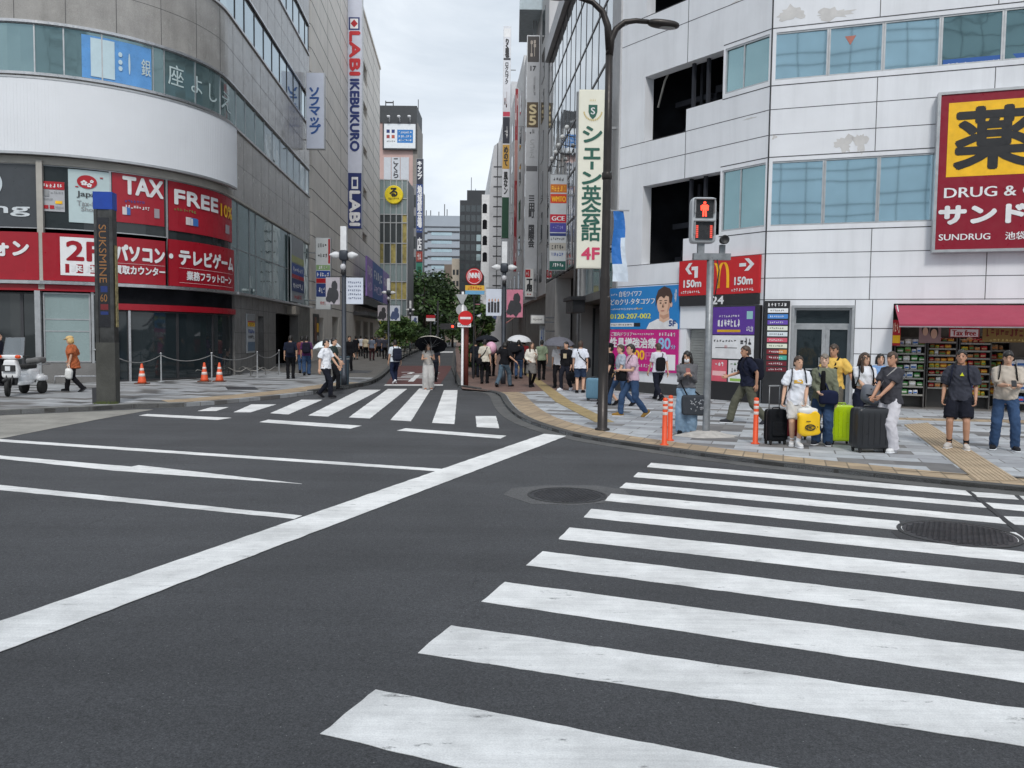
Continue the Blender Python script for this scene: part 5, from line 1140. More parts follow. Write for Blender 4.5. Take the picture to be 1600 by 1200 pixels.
t, a, c = slab_building('grey_tiled_block', 'stepped grey tiled office block with a sloping corner', 770, 795.5, 29, 14, mat('blue_grey_tiles', (.54, .55, .57), .5, var=.12, vs=.4))
f = Zf(104); hy = lambda q: f.hit(775, q)[1]
b = MB(f); x0, x1 = f.hit(764, 400)[0], f.hit(786, 400)[0]; xm = f.hit(771, 300)[0]
b.add([(x0, 0, 0), (x1 + 8, 0, 0), (x1 + 8, hy(215), 0), (x1, hy(215), 0), (xm, hy(228), 0), (x0, hy(300), 0)] + [(x0, 0, -14), (x1 + 8, 0, -14), (x1 + 8, hy(215), -14), (x1, hy(215), -14), (xm, hy(228), -14), (x0, hy(300), -14)],
      [(0, 1, 2, 3, 4, 5), (11, 10, 9, 8, 7, 6)] + [(i, 6 + i, 6 + (i + 1) % 6, (i + 1) % 6) for i in range(6)]); b.build('front_wall', mat('blue_grey_tiles', (0, 0, 0)), t)
b = MB(f)
for k in range(13): h = hy(300) + (hy(222) - hy(300)) * k / 5 - 12; b.box(xm, x1, h, h + .12, -.02, .05) if 4 < h < hy(226) else None
for q in (777,): s = f.hit(q, 300)[0]; b.box(s - .05, s + .05, 4, hy(224), -.02, .055)
b.build('tile_joint', DGREY, t)
t, a, c = slab_building('white_balcony_block', 'white block with rounded balcony openings far down the street', 752, 769.5, 32, 12, mat('white_render', (.75, .75, .75), .6))
f = Zf(128); hy = lambda q: f.hit(757, q)[1]
b = MB(f); b.box(f.hit(752, 400)[0], f.hit(766, 400)[0], 0, hy(304), -10, 0); b.build('front_wall', mat('white_render', (0, 0, 0)), t)
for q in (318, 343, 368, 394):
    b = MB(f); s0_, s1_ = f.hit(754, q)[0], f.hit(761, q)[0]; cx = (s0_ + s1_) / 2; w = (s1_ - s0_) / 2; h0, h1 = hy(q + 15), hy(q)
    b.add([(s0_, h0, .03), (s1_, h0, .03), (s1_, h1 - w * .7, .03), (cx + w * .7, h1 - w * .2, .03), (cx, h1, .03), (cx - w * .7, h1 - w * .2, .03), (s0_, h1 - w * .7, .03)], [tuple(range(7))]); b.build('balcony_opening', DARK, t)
t, a, c = slab_building('street_end_block', 'grey block closing the right side beyond the trees', 735, 751, 20, 10, mat('blue_grey_tiles', (0, 0, 0)), (3, 4, 3, 1.6, 6))
# ground floor of the side street: awning, lit shop fronts
b = MB(W3); a = rx(806, 520); t = thing('shop_awning', 'small orange red shop awning with gold mark', 'awning', W3(a, 2.6)); b.add([(a - 2, 4.0, -.3), (a + 1.2, 4.0, -.3), (a + 1.2, 3.0, 1.1), (a - 2, 3.0, 1.1), (a + 1.2, 2.7, 1.1), (a - 2, 2.7, 1.1)], [(0, 1, 2, 3), (3, 2, 4, 5)]); b.build('canopy', colour(196, 70, 40), t)
b = MB(W3); b.box(a - .6, a - .1, 3.0, 3.25, 1.0, 1.16); b.build('emblem', YELLOW, t)
# ---------------------------------------------------------------- trees
LEAFD = mat('dark_leaves', (.04, .075, .026), .55, var=.45, vs=2.5); LEAFM = mat('mid_green_leaves', (.065, .125, .035), .55, var=.4, vs=2.5); LEAFL = mat('light_leaves', (.12, .19, .05), .55, var=.35, vs=2.5); BARK = mat('bark', (.07, .055, .045), .9, bump=.5, bs=20)
def tree(name, label, base, h, cr, seed, n, leaf=.16, mats=(0, 1), trunk=.12, low=.35):
    g_ = random.Random(seed); t = thing(name, label, 'tree' if h > 3.5 else 'shrub', base, 0, 'trees in the side street')
    b = MB(); bx, by, bz = base
    b.tube([(bx, by, bz - .1), (bx + .05, by, bz + h * .3), (bx - .05, by, bz + h * .6), (bx, by, bz + h * .85)], [trunk, trunk * .8, trunk * .5, trunk * .2], 8)
    for i in range(7):
        w = g_.uniform(0, 6.28); k = g_.uniform(.3, .6); e = (bx + cr * .7 * math.cos(w), by + cr * .7 * math.sin(w), bz + h * (k + .3))
        b.tube([(bx, by, bz + h * k), ((bx + e[0]) / 2, (by + e[1]) / 2, bz + h * (k + .12)), e], [trunk * .4, trunk * .28, trunk * .1], 6)
    b.build('trunk', BARK, t)
    clumps = []
    for i in range(max(9, int(n / 130))):
        w = g_.uniform(0, 6.28); v = g_.uniform(-1, 1); rr = g_.uniform(.35, 1) ** .7
        clumps.append((bx + cr * rr * math.cos(w) * math.sqrt(1 - v * v * .8), by + cr * rr * math.sin(w) * math.sqrt(1 - v * v * .8), bz + h * (low + (1 - low) / 2) + v * h * (1 - low) / 2 * .88, cr * g_.uniform(.24, .46), g_.choice(mats)))
    b = MB(); 
    for i in range(n):
        cx, cy, cz_, r_, mi = g_.choice(clumps)
        d = Vector((g_.gauss(0, 1), g_.gauss(0, 1), g_.gauss(0, 1))).normalized() * r_ * g_.random() ** .4
        p = Vector((cx, cy, cz_)) + Vector((d.x, d.y, d.z * .75)); u = Vector((g_.gauss(0, 1), g_.gauss(0, 1), g_.gauss(0, .6))).normalized(); v_ = u.cross(Vector((g_.gauss(0, 1), g_.gauss(0, 1), g_.gauss(0, 1)))).normalized()
        k = leaf * g_.uniform(.6, 1.3); b.add([p - u * k, p + v_ * k * .5, p + u * k, p - v_ * k * .5], [(0, 1, 2, 3)], mi)
    b.build('crown', [LEAFD, LEAFM, LEAFL], t, recalc=False)
tree('tree', 'large dark broadleaf tree filling the end of the side street', (-13.0, 118, 0), 10.6, 5.4, 1, 7000, .34, (0, 0, 0, 1), .3, .12)
tree('tree', 'dark tree behind and left of the large street end tree', (-16.5, 135, 0), 11.0, 4, 21, 3500, .36, (0, 0, 1), .3, .15)
tree('tree', 'lighter green tree at the right of the street end', (-9.6, 128, 0), 9.5, 4.2, 2, 3500, .3, (1, 2, 1, 0), .2, .2)
for i, (q, y, h, cr, lab) in enumerate(((626, 556, 3.3, 1.5, 'round bright shrub tree behind the planter rail by the crowd'), (640, 550, 3.4, 1.4, 'round shrub tree just behind the first one'), (655, 545, 3.3, 1.6, 'third shrub tree further along the left kerb'), (664, 541, 3.8, 2.0, 'darker shrub tree furthest along the left kerb'))):
    p = G(q, y, ZL); tree('shrub_tree', lab, (p.x - .5, p.y, ZL), h, cr, 30 + i, 3600, .13, (1, 1, 2) if i < 2 else (1, 0, 1), .07, .28)
p = G(738, 588, ZR); tree('shrub_tree', 'tall narrow bright green shrub beside the no entry sign', (p.x + .1, p.y + 1.2, ZR), 3.4, .8, 40, 4200, .12, (1, 2, 1, 0), .06, .08)
p = G(733, 575, ZR); tree('shrub_tree', 'shrub behind the red pillar of the no entry sign', (p.x + .1, p.y + 1.5, ZR), 3.2, .9, 41, 3000, .12, (1, 0, 1), .06, .1)
# ---------------------------------------------------------------- street furniture
POLEB = mat('dark_bronze_pole', (.035, .03, .028), .4, .5, var=.2, vs=4); GALV = mat('galvanised_steel', (.27, .285, .30), .45, .55, var=.22, vs=7)
p = G(941, 672, ZR); t = thing('street_lamp', 'tall dark bronze street lamp with two curved arms at the kerb', 'street lamp', p)
V = lambda x, y, z: Vector((p.x + x, p.y + y, p.z + z))
b = MB(); b.lathe(V(0, 0, 0), [(.15, 0), (.15, .03), (.1, .05), (.098, 1.5), (.096, 3.0), (.085, 3.05), (.078, 5.8), (.066, 7.7)], 16); b.sq(V(.05, -.04, 2.2), (.12, .1, .9), .3); b.lathe(V(0, 0, 4.9), [(.09, 0), (.1, .02), (.1, .12), (.09, .14)], 14); b.build('pole', POLEB, t)
def arm(sx, pts, tip, rz):
    b = MB(); b.tube([V(*q) for q in pts], [.075, .07, .062, .055, .05, .045, .04][:len(pts)], 10); o = b.build('arm', POLEB, t)
    b = MB(); b.sq(V(*tip), (.62, .24, .15), .75, Matrix.Rotation(rz, 3, 'Y')); q = Vector(tip); h = b.build('lamp_head', POLEB, t)
    b = MB(); b.sq(V(q.x + sx * .06, q.y, q.z - .05), (.36, .17, .08), .8, Matrix.Rotation(rz, 3, 'Y')); b.build('lens', mat('lamp_lens', (.35, .35, .34), .2), h)
arm(1, [(0, 0, 7.26), (.03, 0, 7.56), (.12, 0, 7.76), (.28, 0, 7.89), (.5, 0, 7.92), (.75, 0, 7.90)], (1.03, 0, 7.86), .1)
arm(-1, [(0, 0, 7.36), (-.04, 0, 7.81), (-.14, 0, 8.08), (-.34, 0, 8.26), (-.6, 0, 8.34)], (-.98, 0, 8.38), .06)
# hanging blue flag on the white corner
f = Zf(26.5); r = f.rect(957, 330, 982, 440)
t = thing('hanging_flag', 'blue and white hanging flag at the edge of the white building', 'flag', f(r[0], r[2])); b = MB(f)
vs, fs = [], []
for i in range(9):
    for j in range(4): vs.append((r[0] + (r[1] - r[0]) * j / 3 * (.65 + .35 * i / 8) + .03 * math.sin(i * 1.1), r[3] + (r[2] - r[3]) * i / 8, .04 * math.sin(j * 1.5 + i * .9)))
fs = [(4 * i + j, 4 * i + j + 1, 4 * i + j + 5, 4 * i + j + 4) for i in range(8) for j in range(3)]
b.add(vs, fs); 
for i in range(len(b.mi)): b.mi[i] = 1 if i >= 18 or i % 3 == 2 and i > 9 else 0
o = b.build('cloth', [mat('flag_blue', lin(40, 112, 190), .6), mat('flag_white', lin(210, 222, 234), .6)], t, recalc=False); b = MB(f); b.box(r[0] - .1, r[1], r[3], r[3] + .04, -.02, .02); b.build('rod', GREYM, t)
# pedestrian signal
p = G(1103, 681, ZR); t = thing('pedestrian_signal', 'galvanised signal post showing a red standing figure', 'traffic signal', p)
b = MB(); b.lathe(V(0, 0, 0), [(.075, 0), (.07, .02), (.068, 1.2), (.066, 3.35)], 16); b.box(p.x - .33, p.x + .36, p.y - .06, p.y + .06, p.z + 3.3, p.z + 3.42); b.box(p.x - .25, p.x - .13, p.y - .05, p.y + .05, p.z + 3.42, p.z + 3.62); b.box(p.x + .16, p.x + .26, p.y - .04, p.y + .04, p.z + 3.42, p.z + 3.58); b.build('post', GALV, t)
b = MB(); b.sq(V(-.17, 0, 4.02), (.46, .26, .84), .22, nu=28, nv=16); hd = b.build('signal_head', mat('signal_grey', (.5, .52, .54), .45, .2), t)
lampb = mat('signal_lens_dark', (.03, .03, .032), .25); lit = mat('signal_red_light', (.6, .03, .02), .4, emit=((1, .06, .03), 2.4)); dim = mat('signal_red_bar', (.4, .05, .04), .4, emit=((1, .1, .06), .6))
for z0 in (4.06, 3.66):
    b = MB(); b.box(p.x - .33, p.x - .01, p.y - .145, p.y - .11, p.z + z0, p.z + z0 + .32); b.build('lens', lampb, hd)
    b = MB(); b.box(p.x - .36, p.x + .02, p.y - .21, p.y - .1, p.z + z0 + .325, p.z + z0 + .345); b.box(p.x - .36, p.x - .34, p.y - .2, p.y - .1, p.z + z0 + .08, p.z + z0 + .325); b.box(p.x, p.x + .02, p.y - .2, p.y - .1, p.z + z0 + .08, p.z + z0 + .325); b.build('visor', GREYM, hd)
b = MB(lambda x, z, y: Vector((p.x - .17 + x, p.y - .147 - y, p.z + 4.08 + z)))
b.add([(.026 * math.cos(i * .5236), .25 + .026 * math.sin(i * .5236), .002) for i in range(12)], [tuple(range(12))])
for q in ([(-.05, .215), (.05, .215), (.062, .19), (.035, .11), (-.035, .11), (-.062, .19)], [(-.075, .2), (-.05, .2), (-.045, .11), (-.07, .11)], [(.05, .2), (.075, .2), (.07, .11), (.045, .11)], [(-.036, .11), (-.004, .11), (-.008, 0), (-.04, 0)], [(.004, .11), (.036, .11), (.04, 0), (.008, 0)]):
    b.add([(x, z, .003) for x, z in q], [tuple(range(len(q)))])
b.build('standing_figure', lit, hd, recalc=False)
b = MB()
for sx in (-.13, .13):
    for k in range(7): b.box(p.x - .17 + sx - .022, p.x - .17 + sx + .022, p.y - .15, p.y - .14, p.z + 3.69 + k * .034, p.z + 3.715 + k * .034)
b.build('waiting_bar', dim, hd)
b = MB(); ax = Matrix.Rotation(R(90), 3, 'X'); b.lathe(V(.21, -.06, 3.66), [(.05, -.1), (.075, 0), (.085, .12), (.07, .125), (.05, .1)], 16, axis=ax); b.build('speaker', BLACK, t)
b = MB(); b.tube([V(.1, -.08, 3.3), V(.14, -.1, 3.1), V(.1, -.1, 2.8), V(.07, -.09, 2.6)], .012, 6); b.build('cable', BLACK, t)
b = MB(); n_ = 22; vs = [(p.x, p.y, p.z + .1)]; g_ = random.Random(2)
for k, (rr, hh) in enumerate(((.16, .095), (.32, .05), (.5, .004))):
    for i in range(n_): w = 6.283 * i / n_; q = rr * g_.uniform(.85, 1.12); vs.append((p.x + q * math.cos(w) * 1.15, p.y + q * math.sin(w) * .8, p.z + hh))
fs = [(0, 1 + i, 1 + (i + 1) % n_) for i in range(n_)] + [(1 + k * n_ + i, 1 + (k + 1) * n_ + i, 1 + (k + 1) * n_ + (i + 1) % n_, 1 + k * n_ + (i + 1) % n_) for k in range(2) for i in range(n_)]
b.add(vs, fs, smooth=True); tag(b.build('concrete_mound', mat('pale_mortar', (.47, .45, .42), .9, var=.2, vs=8, bump=.6)), 'rough pale concrete mound poured round the signal post foot', 'concrete mound')
# orange delineators
ORG = mat('orange_rubber', lin(226, 78, 28), .5, var=.08); REF = mat('reflective_band', lin(222, 206, 200), .4)
def delin(pp, label):
    t = thing('delineator_post', label, 'delineator post', pp, 0, 'orange delineator posts')
    b = MB(); b.lathe(pp, [(.075, 0), (.075, .015), (.045, .03), (.042, .78), (.036, .81), (.0, .82)], 16); b.build('post', ORG, t)
    for z in (.52, .62, .71): b = MB(); b.lathe(pp + Vector((0, 0, z)), [(.044, 0), (.0455, .004), (.0455, .046), (.044, .05)], 16); b.build('reflective_band', REF, t)
delin(G(1038, 695.5, ZR), 'orange banded post nearest the road by the signal mound'); delin(G(1046.5, 688.5, ZR), 'orange banded post just behind another one by the mound'); delin(G(1180, 693.5, ZR), 'single orange banded post in front of the striding man')
# information pillar
pz = G(166, 631, ZL); f = Face((pz.x, pz.y), (1, .12)); t = thing('information_pillar', 'stone footed metal pillar with blue cap and vertical orange letters', 'pillar', pz)
wd = .225; b = MB(f); b.box(-wd, wd, ZL, 1.62, -.3, 0); b.build('stone_base', mat('mossy_granite', (.062, .062, .055), .8, var=.3, vs=2, speck=.3, bump=.3), t)
TH = 5.28; b = MB(f); b.box(-wd + .01, wd - .01, 1.62, TH - .42, -.29, -.03); b.box(-wd + .01, -wd + .08, 1.62, TH - .42, -.03, -.005); b.box(wd - .09, wd - .01, 1.62, TH - .42, -.03, -.005); b.build('metal_case', mat('scratched_steel', (.075, .075, .073), .35, .6, var=.35, vs=5), t)
b = MB(f); b.box(-wd, wd, TH - .42, TH, -.3, .0); b.build('blue_cap', mat('cap_blue', lin(24, 66, 160), .35), t)
b = MB(f); b.box(-wd + .085, wd - .095, 2.0, TH - .62, -.03, -.012); b.build('display', mat('display_black', (.012, .012, .016), .2), t)
oc = mat('amber_letters', lin(150, 104, 60), .5); b = MB(f); vs, fs = glyphs('SUKSMINE', False)
y0_ = min(q[1] for q in vs); y1_ = max(q[1] for q in vs); x1_ = max(q[0] for q in vs)
b.add([(-wd + .12 + (q[1] - y0_) / (y1_ - y0_) * .17, 4.5 - q[0] / x1_ * 1.42, -.008) for q in vs], fs, 0, False); b.text('60', (-wd + .13, -wd + .29, 2.62, 2.8), -.008, 0); b.box(-wd + .14, -wd + .3, 2.85, 3.0, -.012, -.008, 1); b.box(-wd + .13, -wd + .31, 2.42, 2.56, -.012, -.008, 2); b.box(-wd + .13, -wd + .31, 2.3, 2.38, -.012, -.008, 1); b.build('lettering', [oc, colour(30, 50, 110), colour(110, 30, 36)], t, recalc=False)
b = MB(f); b.box(wd, wd + .015, 2.0, 4.0, -.25, -.1); b.build('paper_strip', mat('torn_stickers', (.3, .25, .12), .8, var=.5, vs=9), t)
b = MB(f); b.box(-wd - .12, -wd - .01, ZL, .5, -.3, -.05); b.build('side_box', DGREY, t)
b = MB(); g_ = random.Random(5)
for i in range(160):
    x = pz.x + g_.uniform(-.26, .3); y = pz.y - g_.uniform(.0, .1) + (x - pz.x) * .12; hh = g_.uniform(.03, .1); b.add([(x, y, ZL), (x + .012, y, ZL), (x + g_.uniform(-.04, .04), y - .02, ZL + hh)], [(0, 1, 2)])
tag(b.build('weeds', mat('weed_green', (.10, .13, .03), .7), recalc=False), 'small weeds at the foot of the stone pillar', 'weeds', kind='stuff')
# traffic cones
def cone(pp, label):
    t = thing('traffic_cone', label, 'traffic cone', pp, 0, 'orange traffic cones')
    b = MB(); b.obox(pp + Vector((0, 0, .02)), (.38, .38, .04)); b.build('base', mat('cone_base', (.12, .05, .03), .7), t)
    b = MB(); b.lathe(pp, [(.15, .04), (.13, .1), (.035, .68), (.025, .7)], 18); b.build('cone', mat('cone_orange', lin(222, 88, 48), .5, var=.1), t)
    for z0, z1 in ((.26, .36), (.46, .54)):
        rr = lambda z: .13 + (.035 - .13) * (z - .1) / .58 + .003
        b = MB(); b.lathe(pp, [(rr(z0) - .004, z0), (rr(z0), z0 + .002), (rr(z1), z1 - .002), (rr(z1) - .004, z1)], 18); b.build('reflective_band', REF, t)
cone(G(222, 600, ZL), 'faded traffic cone alone in front of the dark glass doors'); cone(G(319.5, 596.5, ZL), 'bright traffic cone to the side nearer the pillar, one of a pair'); cone(G(343, 596.5, ZL), 'bright traffic cone of the pair, nearer the granite wall')
# rope barrier and low bicycle racks
tops = []
for q, y, lab in ((252, 597, 'beside the faded cone'), (331, 595, 'between the two bright cones'), (402, 590, 'by the notice board pillar'), (436, 583, 'by the dark doorway')):
    pp = G(q, y, ZL); t = thing('rope_post', 'slim steel rope post ' + lab, 'post', pp, 0, 'steel rope posts'); b = MB(); b.lathe(pp, [(.14, 0), (.14, .02), (.025, .04), (.022, 1.0)], 12); b.build('pole', GREYM, t); b = MB(); b.sq(pp + Vector((0, 0, 1.02)), (.08, .08, .07), .8, nu=10, nv=6); b.build('knob', STEEL, t); tops.append(pp + Vector((0, 0, .96)))
p0 = G(184, 600, ZL); tops = [p0 + Vector((0, 0, .9))] + tops
for i, (a, c) in enumerate(zip(tops, tops[1:])):
    b = MB(); b.tube([a.lerp(c, k / 8) - Vector((0, 0, .22 * (1 - (k / 4 - 1) ** 2))) for k in range(9)], .016, 6)
    tag(b.build('rope', mat('grey_rope', (.2, .2, .2), .8)), 'grey sagging rope ' + ('from the pillar to the first steel post', 'between the faded cone post and the bright cones', 'from the bright cones to the notice board pillar', 'from the notice board pillar to the dark doorway')[i], 'rope', 'barrier ropes')
for i, (q, y) in enumerate(((262, 592), (290, 591), (368, 587), (392, 586), (412, 585))):
    pp = G(q, y, ZL); b = MB()
    b.tube([pp + Vector((-.5, 0, 0)), pp + Vector((-.5, 0, .28)), pp + Vector((-.3, -.1, .36)), pp + Vector((.1, -.3, .2)), pp + Vector((.35, -.3, .2)), pp + Vector((.5, -.1, .34)), pp + Vector((.6, .1, .3)), pp + Vector((.6, .1, 0))], .018, 6)
    tag(b.build('bicycle_rack', mat('rack_steel', (.32, .31, .29), .5, .5)), 'low bent tube bicycle rack ' + ('behind the faded cone', 'between faded cone and bright pair', 'beyond the bright cones', 'in front of the notice board', 'nearest the dark doorway')[i], 'bicycle rack', 'low bicycle racks')
b = MB(); a = K(kx(90, 560), .9, .5); c = K(kx(150, 560), .9, .5); b.tube([Vector((a.x, a.y, ZL)), Vector((a.x, a.y, .35)), Vector((c.x, c.y, .35)), Vector((c.x, c.y, ZL))], .025, 8); b.tube([K(kx(146, 560), 1.25, .25), K(kx(181, 560), 1.25, .25)], .03, 8); tag(b.build('hand_rail', STEEL), 'low steel hand rail in front of the pale green shop pane', 'railing')
# lamp posts with advertising banners
LBOX = mat('lamp_opal_box', (.74, .75, .76), .35); WING = mat('lamp_wing_white', (.66, .67, .68), .4)
def lamp_post(label, pp, s=1.0, ban=(), sleeve=False, hz=5.4, x=0):
    t = thing('lamp_post', label, 'lamp post', pp, 0, 'side street lamp posts'); W = lambda a, c, z: Vector((pp.x + a * s, pp.y + c, pp.z + z))
    b = MB(); b.lathe(pp, [(.1, 0), (.1, .4), (.085, .42), (.075, hz - 1.0), (.06, hz - .95)], 12); b.sq(W(0, 0, hz - .93), (.3, .3, .36), .4, nu=14, nv=8); b.build('pole', mat('slate_pole', (.045, .052, .065), .45, .4), t)
    b = MB(); b.box(pp.x - .1, pp.x + .1, pp.y - .1, pp.y + .1, pp.z + hz - .78, pp.z + hz + .05); b.build('lamp_box', LBOX, t)
    for sx in (-1, 1):
        b = MB(); b.sq(W(sx * .29, -.02, hz - .92), (.42, .16, .24), 1.1, fn=lambda q: Vector((q.x, q.y, q.z * (1 - .55 * max(0, q.x * sx / .25)) + .03 * q.x * sx))); b.build('lamp_wing', WING, t)
    b = MB(); b.sq(W(0, -.14, hz - 1.33), (.2, .2, .22), .9, nu=12, nv=8); b.build('camera_dome', mat('dome_white', (.5, .5, .52), .3), t)
    b = MB(); b.sq(W(0, -.1, hz - 1.5), (.16, .16, .2), .6, nu=10, nv=6); b.build('camera_body', BLACK, t)
    for i, (a, c, z0, z1, m, m2, kind) in enumerate(ban):
        b = MB(); b.box(pp.x + a, pp.x + c, pp.y - .012, pp.y + .012, pp.z + z0, pp.z + z1)
        f2 = Face((pp.x, pp.y - .014), (1, 0)); w = c - a; h = z1 - z0; F_ = lambda q, r: (a + w * q, pp.z + z0 + h * r)
        b.f = f2
        if kind == 'face':
            for cx, cy, rx, ry in ((.5, .35, .42, .3), (.62, .68, .22, .2), (.2, .2, .2, .12)): b.add([(a + w * (cx + rx * math.cos(k * .4488)), pp.z + z0 + h * (cy + ry * math.sin(k * .4488) * (1 + .2 * math.sin(3 * k))), .003 + cx * .004) for k in range(14)], [tuple(range(14))], 1)
        elif kind == 'group':
            for k in range(4): cx = .2 + .2 * k; b.box(a + w * (cx - .08), a + w * (cx + .08), pp.z + z0 + h * .12, pp.z + z0 + h * (.5 + .03 * (k % 2)), 0, .003, 1); b.add([(a + w * (cx + .05 * math.cos(j * .628)), pp.z + z0 + h * (.58 + .06 * math.sin(j * .628)), .003) for j in range(10)], [tuple(range(10))], 2)
        else:
            for k in range(5): b.dashes((a + w * .1, a + w * .9, pp.z + z0 + h * (.78 - k * .15), pp.z + z0 + h * (.86 - k * .15)), .004, 1, 7, k + i)
        b.build('banner', [m, m2, colour(190, 150, 130)], t, recalc=False)
        b = MB(); b.tube([(pp.x, pp.y, pp.z + z1 + .03), (pp.x + (c if abs(c) > abs(a) else a), pp.y, pp.z + z1 + .03)], .015, 6); b.build('banner_arm', DGREY, t)
    if sleeve: b = MB(); b.lathe(pp, [(.42, 0), (.43, .03), (.45, .85), (.46, .9), (.40, .9)], 18); b.build('base_sleeve', mat('blue_grey_sleeve', (.055, .085, .11), .5, var=.2), t)
    return t
BW = mat('banner_pale', lin(206, 212, 224), .6, var=.05); BG = mat('banner_grey', lin(170, 164, 170), .6, var=.1); BK = mat('banner_black', (.03, .03, .035), .6); BP = mat('banner_pink', lin(196, 120, 140), .6); BB = mat('banner_ink', lin(70, 84, 120), .6)
lamp_post('lamp post on the left kerb behind the man in white walking', G(537.5, 603, ZL), 1, ((-.62, -.14, 2.8, 3.72, BG, BK, 'face'), (.08, .66, 2.82, 3.72, BW, BB, 'text')), False)
b = MB(); pp = G(538, 602, ZL) + Vector((0, -.1, 0)); t = thing('litter_bin', 'blue grey round bin at the foot of the left lamp post', 'bin', pp); b.lathe(pp, [(.17, 0), (.18, .03), (.2, .96), (.21, .98), (.21, 1.02), (.18, 1.02)], 20); b.build('body', mat('blue_grey_sleeve', (.055, .085, .11), .5, var=.2), t); b = MB(); b.lathe(pp, [(.2, .9), (.206, .91), (.206, .95), (.2, .96)], 20); b.build('rim', GREYM, t)
for (q, y, hz, lab) in ((607, 563, 5.6, 'second lamp post along the left kerb by the crowd'), (641, 549, 5.4, 'third lamp post along the left kerb beside shrub trees')):
    lamp_post(lab, G(q, y, ZL), 1, ((-.75, -.1, 2.75, 3.8, BG, BK, 'face'), (.1, .8, 2.75, 3.8, BW, BB, 'face')), False, hz)
lamp_post('lamp post in the middle of the right footway crowd', G(786, 600, ZR), 1, ((-.68, -.1, 2.6, 3.62, BW, BK, 'group'), (.1, .72, 2.55, 3.6, BP, BK, 'face')), False, 5.35)
lamp_post('farther lamp post with banners behind the no entry sign', G(757, 573, ZR), 1, ((-.8, -.1, 2.6, 3.7, BP, BB, 'face'), (.1, .75, 2.6, 3.7, BG, BB, 'face')), False, 3.9)
# no entry sign post and its neighbours
pp = G(722, 604, ZR); t = thing('no_entry_sign', 'white post with red no entry disc and small white plate', 'road sign', pp); z_ = pp.y; f = Face((pp.x, pp.y - .06), (1, 0))
b = MB(); b.lathe(pp, [(.05, 0), (.045, .05), (.043, 3.4)], 12); b.build('post', WHITE, t)
def disc(name, px_, y_, r_, m, tt, d=0.0, seg=28):
    s, h = f.hit(px_, y_); b = MB(); b.lathe(f(s, h, d), [(r_, 0), (r_, .02)], seg, axis=Matrix.Rotation(R(90), 3, 'X'), smooth=False); return b.build(name, m, tt), s, h
o, s, h = disc('disc', 727.5, 497, .26, mat('road_sign_red', lin(200, 32, 34), .4), t, .02)
b = MB(f); b.box(s - .19, s + .19, h - .04, h + .04, .04, .048); b.build('bar', WHITE, o)
r = f.rect(715, 504.5, 736, 511); b = MB(f); b.box(*r, .01, .03); o = b.build('plate', WHITE, t); b = MB(f); b.dashes((r[0] + .03, r[1] - .03, r[2] + .03, r[3] - .03), .036, 0, 7, 3); b.build('lettering', DGREY, o)
b = MB(f); c = f.hit(722, 466); b.add([(c[0] - .22, c[1] + .14, .01), (c[0] + .2, c[1] + .14, .01), (c[0] + .04, c[1] - .2, .01), (c[0] - .04, c[1] - .2, .01), (c[0] - .22, c[1] + .14, -.01), (c[0] + .2, c[1] + .14, -.01), (c[0] + .04, c[1] - .2, -.01), (c[0] - .04, c[1] - .2, -.01)], [(0, 1, 2, 3), (7, 6, 5, 4), (0, 4, 5, 1), (1, 5, 6, 2), (2, 6, 7, 3), (3, 7, 4, 0)]); b.build('sign_back', mat('sign_back_grey', (.42, .43, .44), .5, .3), t)
disc('sign_back_disc', 721, 484, .2, mat('sign_back_grey', (0, 0, 0)), t, -.09)
pp2 = pp + Vector((.12, .25, 0)); b = MB(); b.lathe(pp2, [(.09, 0), (.085, 2.2), (.08, 2.22)], 12); tag(b.build('red_post', mat('rust_red_post', (.17, .04, .03), .6)), 'rust red round post right behind the no entry sign', 'post')
f = Zf(34.0); c = f.hit(741, 432); t = thing('shop_disc_sign', 'round red shop sign on a black arch over yellow panel', 'sign', f(c[0], 0)); b = MB(f)
b.add([(c[0] - .42 + .84 * i / 12, c[1] + .02 + .42 * math.sin(math.pi * i / 12), .0) for i in range(13)] + [(c[0] + .42, c[1] - .4, 0), (c[0] - .42, c[1] - .4, 0)], [tuple(range(15))]); b.box(c[0] - .03, c[0] + .03, 0, c[1] - .3, -.08, -.02); b.build('arch_board', BLACK, t, recalc=False)
b = MB(f); b.lathe((c[0], c[1], 0), [(.4, .02), (.4, .06)], 30, smooth=False) if False else b.add([(c[0] + .35 * math.cos(i * .2094), c[1] + .35 * math.sin(i * .2094), .03) for i in range(30)], [tuple(range(30))]); o = b.build('red_disc', mat('road_sign_red', (0, 0, 0)), t, recalc=False)
b = MB(f)
for i in range(30):
    a, e = i * .2094, (i + 1) * .2094; b.add([(c[0] + q * math.cos(w), c[1] + q * math.sin(w), .036) for q, w in ((.29, a), (.31, a), (.31, e), (.29, e))], [(0, 1, 2, 3)])
b.text('(NNN)', (c[0] - .24, c[0] + .24, c[1] - .13, c[1] + .15), .037, 0, .012); b.build('lettering', WHITE, o, recalc=False)
r = f.rect(727, 446, 757, 460); b = MB(f); b.box(*r, -.05, .03); o = b.build('yellow_panel', colour(230, 180, 60), t); b = MB(f); b.box(r[0], r[1], r[2], r[2] + .16, .03, .036, 1); b.dashes((r[0] + .1, r[1] - .1, r[2] + .2, r[3] - .03), .04, 0, 6, 4); b.build('lettering', [colour(200, 70, 40), colour(110, 170, 210)], o)
